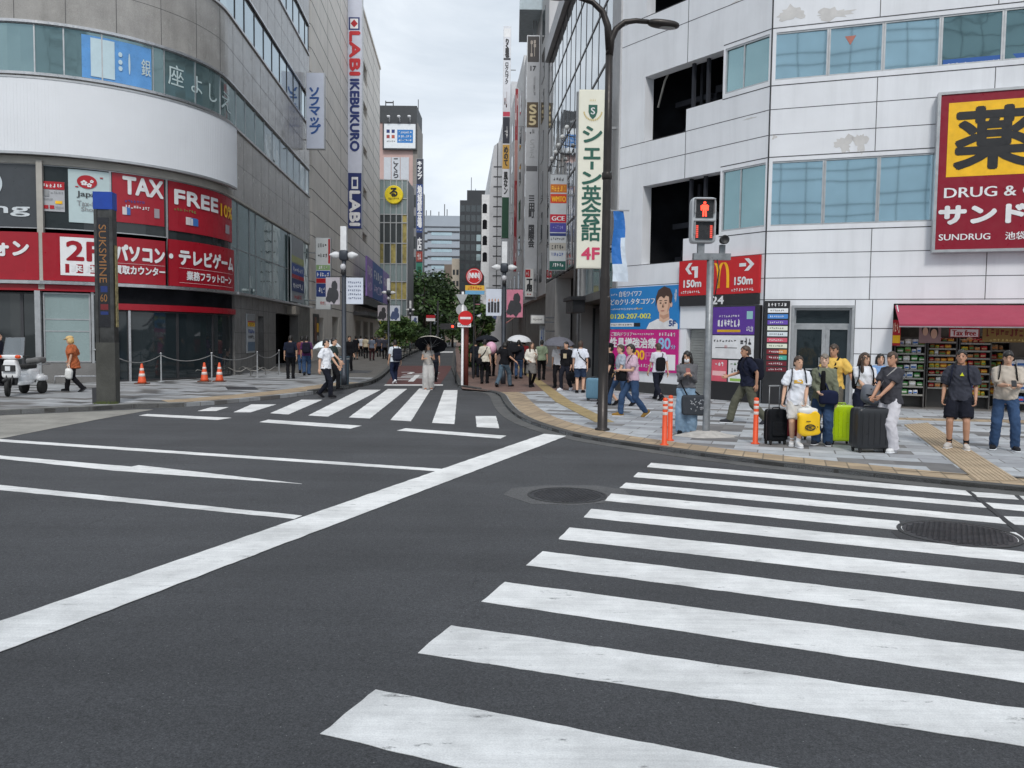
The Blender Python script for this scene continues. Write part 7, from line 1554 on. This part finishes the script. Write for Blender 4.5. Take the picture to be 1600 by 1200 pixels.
hp_ = o.hands[0]; suitcase('small black cabin suitcase with raised handle beside the printed T-shirt woman', (1211, 694), .36, .22, .62, 14, cloth(22, 24, 28), handle=1.02, ribs=0, soft=True)
hb = o.hands[1]; t = thing('shopping_bag', 'yellow plastic shopping bag with white top and black round emblem', 'bag', hb); b = MB(); bt = hb + Vector((.05, -.04, -.52))
b.sq(bt + Vector((0, 0, .2)), (.36, .13, .42), .35, Matrix.Rotation(R(-9), 3, 'Y'), 24, 14, fn=lambda q: q + Vector((.02 * math.sin(q.z * 20), .015 * math.sin(q.x * 18 + q.z * 9), 0))); b.build('bag', mat('yellow_plastic', lin(242, 196, 30), .35, var=.08), t)
b = MB(); b.sq(bt + Vector((-.02, 0, .41)), (.34, .12, .12), .7, None, 16, 8); b.tube([bt + Vector((-.12, 0, .42)), hb, bt + Vector((.1, 0, .42))], .02, 8, flat=.5); b.build('handle', mat('white_plastic', (.7, .7, .68), .4), t)
b = MB(lambda x, z, y: bt + Vector((x, -.088 - y, z + .2)))
for rx, ry, th in ((.09, .055, .02),):
    for i in range(20):
        a, c_ = i * .314, (i + 1) * .314; b.add([((rx - q) * math.cos(w), (ry - q) * math.sin(w) - .06, 0) for q, w in ((0, a), (th, a), (th, c_), (0, c_))], [(0, 1, 2, 3)])
b.text('MC', (-.05, .05, -.085, -.035), .002, 0, .004); b.box(-.07, .0, .035, .05, 0, .002); b.box(.11, .13, -.06, -.04, 0, .002); b.build('emblem', BLACK, t, recalc=False)
suitcase('dark red soft suitcase half hidden behind the yellow bag', (1240, 686), .46, .26, .5, 4, cloth(96, 24, 34), ribs=0)
o = person('woman in open olive jacket and jeans with navy shoulder bag', (1284, 695), 1.60, -6, cloth(118, 122, 104), DENIM, 'short', HAIRG, sleeve=1.95, female=True, group=WAIT, lh=(-.06, -.27, 1.0), rh=(.24, -.08, .80), bottom='wide', wide=1.35, shoe=cloth(40, 44, 54), hem=.74, jacket=True, vox=.012, skin=2, loose=1.3)
b = MB(); loft(b, [(o.T(0, -.105 - .012, q), o.M.to_3x3() @ Vector((1, 0, 0)), o.M.to_3x3() @ Vector((0, 1, 0)), w * o.k, .045 * o.k) for q, w in ((.92, .05), (1.1, .055), (1.3, .05), (1.40, .03))], 12); b.build('dark_inner_top', BLK, o.t)
crossbody(o, 'navy slouchy shoulder bag on the olive jacket woman', cloth(30, 36, 62), 1, (.34, .15, .26), (.11, -.2, .93))
o = person('tall man in mustard yellow T-shirt behind the others', (1299, 676), 1.76, -12, cloth(226, 186, 96), cloth(96, 92, 84), 'short', HAIRN, sleeve=.85, bottom='shorts', group=WAIT, rh=(.42, -.16, .95), lh=(-.24, -.05, .82), vox=.013, skin=1, loose=1.3, shoe=BLK)
crossbody(o, 'black sling strap bag on the man in mustard yellow', BLK, 1, (.2, .08, .2), (-.12, .16, 1.05))
b = MB(); c = o.T(.05, -.14, 1.26); b.obox(c, (.1, .006, .05), o.M.to_3x3() @ Matrix.Rotation(.4, 3, 'Y')); b.build('print', BLK, o.t)
suitcase('bright lime green hard suitcase', (1312, 694), .40, .26, .70, -3, mat('lime_shell', lin(178, 208, 24), .3, var=.04, coat=.4), hm=mat('lime_trim', lin(150, 178, 20), .4))
o = person('long haired woman in white T-shirt and navy shorts behind black suitcase', (1346, 690), 1.62, 18, cloth(224, 226, 232, .05), cloth(28, 32, 48), 'long', HAIRN, sleeve=.6, bottom='shorts', group=WAIT, female=True, lh=(.02, -.27, .97), rh=(.12, -.28, 1.0), vox=.012, turn=.5, shoe=cloth(120, 100, 80), hem=1.0, curl=.9)
backpack(o, 'black backpack on the long haired woman in white T-shirt', BLK, (.28, .16, .42))
o = person('short person in light blue top behind the white trousers woman', (1371, 676), 1.58, 10, cloth(126, 160, 206), cloth(60, 66, 80), 'bob', HAIRB, sleeve=.7, group=WAIT, female=True, vox=.014)
o = person('woman in charcoal T-shirt and white linen trousers holding a grey duffel', (1389, 706), 1.66, -38, cloth(66, 66, 72), cloth(206, 204, 210, .05), 'short', HAIRN, sleeve=.75, group=WAIT, female=True, stout=1.18, bottom='wide', wide=1.5, lh=(-.12, -.33, .88), rh=(.0, -.36, .88), curl=1.3, shoe=cloth(222, 222, 222), hem=.84, vox=.012, loose=1.2, skin=1)
b = MB(); b.tube([o.T(.13, -.06, 1.45), o.T(.02, -.145, 1.3), o.T(-.13, -.13, 1.1)], .012, 6, flat=.5); b.build('bag_strap', cloth(170, 168, 166), o.t)
suitcase('large black hard suitcase under the grey duffel', (1357, 706), .56, .32, .74, 6, mat('black_shell', (.02, .022, .026), .35, var=.06))
dp = G(1362, 703, ZR) + Vector((.1, .02, .92)); t = thing('duffel_bag', 'grey duffel bag lying on top of the large black suitcase', 'bag', dp); b = MB(); b.sq(dp, (.58, .3, .34), .5, Matrix.Rotation(.08, 3, 'Y'), 24, 14, fn=lambda q: q + Vector((0, .012 * math.sin(q.x * 25), .015 * math.sin(q.x * 19)))); b.build('bag', cloth(112, 116, 124), t)
b = MB()
for sx in (-.1, .12): b.tube([dp + Vector((sx - .1, -.12, .1)), dp + Vector((sx, -.06, .22)), dp + Vector((sx + .1, -.12, .1))], .014, 6)
b.tube([dp + Vector((-.28, -.145, .02)), dp + Vector((0, -.165, -.03)), dp + Vector((.28, -.145, .02))], .012, 6); b.build('strap', BLK, t)
o = person('man in dark grey T-shirt with yellow triangle and black shorts', (1496, 701), 1.70, -4, cloth(60, 62, 72), cloth(30, 32, 42), 'short', HAIRB, sleeve=.95, bottom='shorts', group=WAIT, feet=((-.13, 0, 0, 0), (.13, -.06, 0, 0)), lh=(-.25, -.06, .86), rh=(.24, -.06, .86), sock=BLK, shoe=cloth(196, 192, 188), vox=.012, wide=1.2, skin=1, loose=1.35, hem=.84, curl=1.2)
t = backpack(o, 'bright blue backpack on the man with yellow triangle T-shirt', cloth(40, 84, 168), (.34, .2, .46), 1.12, cloth(30, 60, 130))
for ch in t.children:
    pass
b = MB(); c = o.T(.03, -.15, 1.29); r = o.M.to_3x3(); b.add([c + r @ Vector(q) for q in ((-.032, -.012, -.022), (.032, -.012, -.022), (0, -.012, .034), (-.032, 0.002, -.022), (.032, .002, -.022), (0, .002, .034))], [(0, 1, 2), (5, 4, 3), (0, 3, 4, 1), (1, 4, 5, 2), (2, 5, 3, 0)]); b.build('print', cloth(222, 226, 60), o.t)
o = person('man in beige T-shirt and blue jeans looking at his phone', (1568, 703), 1.70, 6, cloth(188, 178, 166), DENIM, 'short', HAIRB, sleeve=.85, group=WAIT, feet=((-.15, 0, 0, 0), (.15, -.06, 0, 0)), lh=(.0, -.30, 1.12), rh=(.1, -.30, 1.12), curl=.9, nod=.35, shoe=cloth(40, 40, 44), stout=1.2, vox=.012, loose=1.3, wide=1.15, hem=.88)
backpack(o, 'black backpack with straps on the man in beige T-shirt', BLK)
b = MB(); c = (o.hands[0] + o.hands[1]) / 2; r = o.M.to_3x3() @ Matrix.Rotation(-.9, 3, 'X'); b.sq(c + Vector((0, -.02, .03)), (.075, .012, .15), .2, r); tag(b.build('phone', BLACK), 'dark phone held by the man in beige T-shirt', 'phone')
o = person('man in navy T-shirt and olive trousers striding past the notice wall', (1166, 662), 1.74, -72, cloth(32, 36, 54), cloth(92, 92, 80), 'short', HAIRN, sleeve=.8, walk=.34, group=WAIT, lh=(-.2, -.36, 1.0), rh=(.22, .12, .84), lean=.06, shoe=cloth(52, 52, 58), vox=.012, skin=1, loose=1.2, wide=1.25)
backpack(o, 'dark navy backpack on the striding man in olive trousers', cloth(28, 30, 42), (.3, .2, .46))
o = person('long haired woman in face mask and pale jeans looking at a phone', (1071, 678), 1.60, 4, cloth(104, 104, 108), DENIML, 'long', HAIRB, sleeve=1.85, group=WAIT, female=True, lh=(-.05, -.24, 1.22), rh=(.05, -.24, 1.22), curl=1.0, nod=.35, mask=True, bottom='wide', wide=1.75, shoe=BLK, vox=.012, hem=.96, loose=1.3)
b = MB(); c = (o.hands[0] + o.hands[1]) / 2; b.sq(c + Vector((0, -.01, .03)), (.08, .014, .15), .2, Matrix.Rotation(-.6, 3, 'X')); tag(b.build('phone', mat('phone_case', (.25, .06, .05), .4)), 'dark red phone in the masked woman\'s hands', 'phone')
tb_ = o.T(.16, -.2, .62); t = thing('tote_bag', 'dark grey tote bag with silver patterned panel before the pale jeans', 'bag', tb_); b = MB(); b.sq(tb_, (.5, .16, .38), .25, None, 24, 14); b.build('bag', cloth(62, 66, 72), t)
b = MB(); g_ = random.Random(3)
for i in range(34): x, z = g_.uniform(-.1, .22), g_.uniform(-.11, .12); b.obox(tb_ + Vector((x, -.083, z)), (.03, .006, .014), Matrix.Rotation(g_.uniform(0, 3), 3, 'Y'))
b.build('patterned_panel', mat('silver_foil', (.6, .62, .66), .25, .6), t)
b = MB(); b.tube([tb_ + Vector((-.15, 0, .18)), o.T(-.12, -.15, 1.05), o.T(-.13, .0, 1.45), o.T(-.1, .12, 1.1), tb_ + Vector((.1, .05, .18))], .014, 6, flat=.5); b.build('strap', BLK, t)
# ---- people walking by the pink poster
WK = 'people walking past the posters'
o = person('man in pink shirt and jeans carrying a black bag and umbrella', (988, 651), 1.72, -68, cloth(206, 176, 192), DENIM, 'short', HAIRB, sleeve=.7, walk=.26, group=WK, lh=(-.05, -.32, 1.05), rh=(.12, -.34, 1.08), lean=.08, shoe=cloth(150, 116, 60), vox=.013, stout=1.12, hem=.88)
crossbody(o, 'black sling bag held in front of the man in pink shirt', BLK, 1, (.36, .18, .26), (-.06, -.26, 1.02))
u0 = o.hands[0] + Vector((-.12, 0, -.15)); t = thing('folded_umbrella', 'folded black umbrella hanging from the pink shirt man\'s arm', 'umbrella', u0); b = MB(); e = u0 + Vector((-.22, -.05, -.72)); b.tube([u0, u0.lerp(e, .1), u0.lerp(e, .5), u0.lerp(e, .92), e], [.02, .04, .035, .016, .006], 10); b.build('canopy', cloth(26, 26, 30), t); b = MB(); b.tube([u0, u0 + Vector((.03, 0, .1)), u0 + Vector((.07, 0, .11)), u0 + Vector((.08, 0, .06))], .012, 8); b.build('handle', mat('wood_handle', (.25, .15, .07), .5), t)
o = person('person in pale grey T-shirt and jeans just behind the pink shirt man', (969, 634), 1.68, -70, cloth(164, 172, 184), DENIM, 'short', HAIRN, sleeve=.8, walk=.3, group=WK, lh=(-.1, -.3, 1.02), vox=.014, shoe=BLK)
o = person('person in black top, cap and shorts half hidden by the lamp pole', (952, 633), 1.68, -85, BLK, BLK, 'short', HAIRB, sleeve=.9, bottom='shorts', walk=.15, group=WK, cap=BLK, vox=.015)
o = person('man in white shirt and dark trousers passing the magenta poster', (1028, 625), 1.72, -150, cloth(206, 204, 214, .05), cloth(30, 32, 44), 'short', HAIRN, sleeve=.8, walk=.3, group=WK, vox=.014, shoe=BLK, lean=.04)
crossbody(o, 'black sling bag across the back of the white shirt man', BLK, 1, (.28, .14, .4), (.03, .17, 1.1))
suitcase('pale blue suitcase standing left of the lamp pole', (927, 626), .4, .26, .66, -20, mat('steel_blue_shell', lin(96, 134, 156), .4, var=.06))
# ---- right footway of the side street
RF = 'crowd on the right footway'
o = person('person in black walking away beside the bright shrub', (743, 590), 1.66, 178, cloth(34, 38, 46), cloth(30, 34, 44), z=ZR, walk=.12, sleeve=.9, group=RF, vox=.02)
o = person('person in cream shirt and black trousers with crossbody strap', (757, 599.5), 1.70, 176, cloth(212, 206, 192), BLK, walk=.1, sleeve=.8, group=RF, vox=.018, female=True)
crossbody(o, 'black crossbody bag on the cream shirt person', BLK, 1, (.22, .1, .26), (.2, .1, .88))
bp_ = o.T(-.22, -.35, 1.38); t = thing('balloon', 'pink balloon held beside the cream shirt person', 'balloon', bp_); b = MB(); b.sq(bp_, (.44, .42, .5), 1.0, None, 20, 14); b.build('balloon', mat('pink_balloon', lin(226, 176, 200), .4), t); b = MB(); b.tube([bp_ + Vector((0, 0, -.25)), bp_ + Vector((.05, .05, -.6))], .004, 4); b.build('string', WHT, t)
o = person('woman in black top and grey jeans leaning into a stride', (787, 604.5), 1.68, 150, BLK, DENIMG, 'bob', walk=.32, sleeve=.9, group=RF, vox=.018, female=True, lean=.1, lh=(-.42, -.1, .95), rh=(.3, .1, .95), wide=1.2)
o = person('person in dark top and blue jeans under a black umbrella', (810, 592), 1.68, 176, cloth(36, 38, 48), DENIM, walk=.12, sleeve=1.8, group=RF, vox=.02, rh=(.16, -.22, 1.2))
umbrella('black umbrella tilted over the person in blue jeans', o.hands[1], o.hands[1] + Vector((-.25, -.15, .32)), .58, cloth(30, 30, 34), axis=Vector((-.12, -.25, 1)))
o = person('person in red top beyond the black umbrella', (818, 587), 1.66, 182, cloth(126, 40, 44), BLK, walk=.1, sleeve=.8, group=RF, vox=.022, rh=(.12, -.2, 1.25))
umbrella('white umbrella rising above the crowd', o.hands[1], o.hands[1] + Vector((-.1, 0, .62)), .58, cloth(226, 228, 232, .03), axis=Vector((.05, -.1, 1)))
o = person('woman in cream cardigan and grey skirt with black tights', (830, 605), 1.64, 20, cloth(222, 218, 208), cloth(112, 110, 108), 'long', HAIRN, walk=.1, sleeve=1.9, group=RF, vox=.018, female=True, bottom='skirt', skirt_z=.52, tights=BLK, lh=(-.18, -.18, 1.0), rh=(.1, -.2, 1.22), hem=.94)
for a in range(2): pass
o = person('person in sage green top and black trousers walking away', (846, 594), 1.70, 180, cloth(138, 152, 128), BLK, walk=.16, sleeve=.9, group=RF, vox=.02)
o = person('person in white shirt and black trousers under a grey umbrella', (872, 606), 1.66, -10, WHT, BLK, walk=.14, sleeve=.8, group=RF, vox=.018, rh=(.16, -.2, 1.2))
umbrella('grey umbrella held over the white shirt person', o.hands[1], o.hands[1] + Vector((-.08, 0, .62)), .56, cloth(104, 104, 112), axis=Vector((0, -.1, 1)))
o = person('person in black printed top carrying a black duffel', (884, 610), 1.68, -30, BLK, cloth(32, 34, 44), walk=.16, sleeve=1.8, group=RF, vox=.018, rh=(.26, -.1, .82), shoe=WHT)
b = MB(); c = o.T(.03, -.145, 1.22); r = o.M.to_3x3(); b.obox(c, (.12, .02, .16), r); b.build('print', cloth(196, 180, 150), o.t)
c = o.hands[1] + Vector((.1, -.05, -.28)); t = thing('duffel_bag', 'black duffel bag hanging by the white T-shirt man', 'bag', c); b = MB(); b.sq(c, (.5, .26, .3), .5); b.build('bag', BLK, t); b = MB(); b.tube([c + Vector((-.12, 0, .12)), c + Vector((-.08, .02, .3)), c + Vector((.1, .02, .3)), c + Vector((.14, 0, .12))], .014, 6); b.build('handle', BLK, t)
o = person('man in white T-shirt and navy shorts walking away', (906, 614), 1.72, 176, cloth(218, 222, 232, .05), cloth(52, 66, 90), 'short', HAIRN, walk=.08, sleeve=.8, bottom='shorts', group=RF, vox=.016, hem=.82, loose=1.3)
crossbody(o, 'black shoulder bag on the man in navy shorts', BLK, 1, (.2, .1, .34), (-.24, -.02, 1.0))
for i, (q, y, c, lab) in enumerate(((768, 588, (40, 40, 46), 'dark clad person half behind the pink balloon'), (797, 586, (52, 48, 54), 'dark clad person between lamp post and umbrellas'), (892, 600, (206, 208, 214), 'person in white behind the black printed top'))):
    person(lab, (q, y), 1.66, 180, cloth(*c), BLK, walk=.1, sleeve=.8, group=RF, vox=.024)
umbrella('dark umbrella behind the pink balloon', G(762, 590, ZR) + Vector((0, 0, 1.35)), G(762, 590, ZR) + Vector((-.05, 0, 1.86)), .55, cloth(36, 38, 46), axis=Vector((0, .1, 1)))
# ---- crossing and left side
o = person('woman under a black parasol in a long pale jumpsuit', (669, 609), 1.62, 4, cloth(176, 172, 168), cloth(184, 182, 180, .06), 'long', HAIRN, z=.006, walk=.06, sleeve=.3, bottom='wide', wide=2.1, female=True, lh=(-.14, -.2, 1.14), rh=(.12, -.2, 1.18), group='people on the side street crossing', vox=.016, shoe=cloth(150, 110, 90), hem=.94)
umbrella('black parasol with pale rim shading the woman in the jumpsuit', o.hands[1], o.hands[1] + Vector((-.02, .12, .58)), .56, cloth(206, 200, 188), cloth(22, 24, 30), axis=Vector((.02, .62, 1)), depth=.2)
o = person('person in dark clothes close behind the parasol woman', (678, 597), 1.60, 4, cloth(44, 46, 56), cloth(30, 32, 42), z=.006, walk=.15, sleeve=.8, group='people on the side street crossing', vox=.02, skin=1)
o = person('man in white T-shirt with navy backpack crossing the street', (617, 599), 1.70, -158, cloth(220, 228, 236, .05), cloth(34, 42, 66), z=.006, walk=.13, sleeve=.8, group='people on the side street crossing', vox=.017, shoe=WHT)
backpack(o, 'navy backpack on the man crossing the side street', cloth(38, 42, 58), (.34, .2, .5), 1.14)
LF = 'crowd on the left footway'
o = person('man in white T-shirt and black trousers walking to the right', (509, 621), 1.74, 62, cloth(228, 230, 236, .04), cloth(28, 30, 40), z=.02, walk=.2, sleeve=.8, group=LF, vox=.014, loose=1.3, shoe=BLK, rh=(.26, -.28, .86))
o = person('person in dark green walking beside the white T-shirt man', (521, 609), 1.68, 66, cloth(46, 58, 56), BLK, z=ZL, walk=.2, sleeve=.7, group=LF, vox=.018, lh=(-.2, -.36, .9))
f = Zf(o.base.y + .3); s_, h_ = f.hit(510, 532)
umbrella('white umbrella behind the white T-shirt man', f(s_ + .12, h_ - .75), f(s_, h_), .46, cloth(226, 232, 234, .03), axis=Vector((-.1, .1, 1)))
o = person('man in navy shirt and black trousers walking away', (454, 592), 1.72, 178, cloth(34, 40, 58), BLK, z=ZL, walk=.06, sleeve=.9, group=LF, vox=.018)
backpack(o, 'dark navy backpack on the man walking away in black trousers', cloth(30, 34, 48), (.32, .18, .46))
o = person('man in purple T-shirt and blue jeans walking away', (479, 586.5), 1.70, 178, cloth(88, 48, 92), DENIM, z=ZL, walk=.14, sleeve=.9, group=LF, vox=.018, wide=1.3)
backpack(o, 'black backpack on the man in purple T-shirt', cloth(32, 32, 46), (.34, .18, .46))
person('person in dull red top half hidden behind the purple T-shirt', (472, 583), 1.66, 178, cloth(120, 64, 66), DENIM, z=ZL, walk=.1, sleeve=.9, group=LF, vox=.022)
person('person in black beside the left lamp post', (546, 580), 1.70, -20, BLK, BLK, z=ZL, walk=.05, sleeve=1.9, group=LF, vox=.02)
for i, (q, y, c, l_, bt_, lab) in enumerate(((556, 562, (26, 26, 32), BLK, 'skirt', 'woman in black top and short skirt walking away'), (563.5, 557, (214, 216, 222), BLK, 'trousers', 'person in white shirt leading the left crowd'), (571.5, 560, (196, 184, 160), BLK, 'trousers', 'person in tan shirt in the left crowd'),
        (581, 563.5, (104, 112, 128), cloth(60, 36, 40), 'trousers', 'person in grey blue jacket in the left crowd'), (592, 557.5, (70, 70, 82), BLK, 'trousers', 'person in dark grey shirt in the left crowd'), (601, 560.5, (64, 66, 78), BLK, 'trousers', 'person in slate shirt by the second lamp post'),
        (612, 552, (206, 206, 206), BLK, 'trousers', 'far person in pale shirt past the second lamp post'), (586, 552, (50, 46, 50), BLK, 'trousers', 'far person in near black shirt behind the jackets'), (598, 550, (150, 150, 156), DENIM, 'trousers', 'far person in mid grey shirt near the yellow banner'))):
    person(lab, (q, y), 1.68, 178 if i != 3 else 170, cloth(*c), l_, z=ZL, walk=.12 + .02 * (i % 3), sleeve=.8, group=LF, vox=.026, bottom=bt_, skirt_z=.55, female=(i == 0))
o = person('blond person in long orange tunic walking past the pillar', (116, 612), 1.66, -118, cloth(176, 98, 62), BLK, 'bob', HAIRY, z=ZL, walk=.26, sleeve=.85, group=LF, vox=.014, female=True, hem=.74, loose=1.5, lean=.12, lh=(-.3, -.25, .95), rh=(.26, -.0, .85), shoe=BLK, cap=mat('straw_cap', lin(208, 176, 122), .8, var=.15))
c = o.hands[1] + Vector((.02, -.02, -.22)); t = thing('carrier_bag', 'white plastic carrier bag in the orange tunic person\'s hand', 'bag', c); b = MB(); b.sq(c, (.2, .16, .32), .7, None, 18, 12, fn=lambda q: q + Vector((.01 * math.sin(q.z * 30), .01 * math.sin(q.x * 30), 0))); b.build('bag', mat('white_plastic', (0, 0, 0)), t); b = MB(); b.tube([c + Vector((-.05, 0, .12)), c + Vector((0, 0, .26)), c + Vector((.05, 0, .12))], .01, 6); b.build('handle', mat('white_plastic', (0, 0, 0)), t)
person('person in dark coat standing behind the white scooter', (-1, 603), 1.70, 60, cloth(30, 32, 44), BLK, z=ZL, sleeve=1.9, group=LF, vox=.016)
FARG = 'distant people in the side street'
for i, (q, y, c) in enumerate(((633, 545.5, (150, 60, 56)), (640.5, 545, (120, 50, 50)), (652, 543, (60, 60, 66)), (664, 544, (70, 100, 140)), (668, 541, (190, 186, 176)), (684, 540, (200, 196, 188)), (702, 539, (206, 202, 196)), (694, 538, (60, 62, 70)), (676, 538, (80, 76, 74)))):
    person(('far person in brick red top by the guard rail', 'far person in darker red top by the guard rail', 'far person in charcoal under the shrub trees', 'far person in blue under the shrub trees', 'far person in pale top by the street sign', 'far person in pale top on the roadway', 'far person in cream on the far crossing', 'far person in dark top on the far crossing', 'far person in brown by the street sign')[i], (q, y), 1.68, 180 if i % 2 else 5, cloth(*c), BLK, z=ZL if i < 5 else .006, walk=.14, sleeve=.8, group=FARG, vox=.03)
# ---------------------------------------------------------------- bake the fused bodies and clothes into plain meshes
for ob_, vx, wr, HB, hd_ in BAKE:
    m_ = ob_.modifiers.new('fuse', 'REMESH'); m_.mode = 'VOXEL'; m_.voxel_size = vx; m_.use_smooth_shade = True
    m_ = ob_.modifiers.new('soften', 'SMOOTH'); m_.factor = .5; m_.iterations = 2 if hd_ else 4
dg = bpy.context.evaluated_depsgraph_get()
for ob_, vx, wr, HB, hd_ in BAKE:
    me = bpy.data.meshes.new_from_object(ob_.evaluated_get(dg)); mats_ = list(ob_.data.materials); ob_.modifiers.clear(); old = ob_.data; ob_.data = me; bpy.data.meshes.remove(old)
    me.materials.clear()
    for q in mats_: me.materials.append(q)
    if wr:
        sd = (hash(ob_.parent['label']) % 97) if False else len(ob_.parent['label']) * 3.7
        nr = [v.normal.copy() for v in me.vertices]
        for v, n_ in zip(me.vertices, nr):
            q = v.co; a = .8 * noise.noise(Vector((q.x * 8 + sd, q.y * 8, q.z * 5 + q.x * 4))) + .6 * (1 - 2 * abs(noise.noise(Vector((q.x * 11 + q.z * 6, q.y * 11 + sd, q.z * 9)))))  - .2; v.co = q + n_ * (a * wr)
    if hd_ is not None:
        M_, hc, Hm, k = hd_; Hi = Hm.transposed()
        if vx < .02:
            for p_ in me.polygons:
                q = Hi @ (p_.center - hc) / k / .95
                if q.y < -.05:
                    ax_ = abs(q.x)
                    if abs(ax_ - .031) < .012 and abs(q.z - .017) < .0072: p_.material_index = 1
                    elif abs(ax_ - .031) < .02 and abs(q.z - .045) < .0055: p_.material_index = 3
                    elif ax_ < .022 and abs(q.z + .068) < .005: p_.material_index = 2
        bm = bmesh.new(); bm.from_mesh(me); inv = M_.inverted(); vv = [bm.verts.new(inv @ p_) for p_ in HB.v]
        for f_ in HB.fc:
            try: nf = bm.faces.new([vv[i] for i in f_]); nf.smooth = True
            except ValueError: pass
        bm.to_mesh(me); bm.free()
    for p_ in me.polygons: p_.use_smooth = True
    me.update()
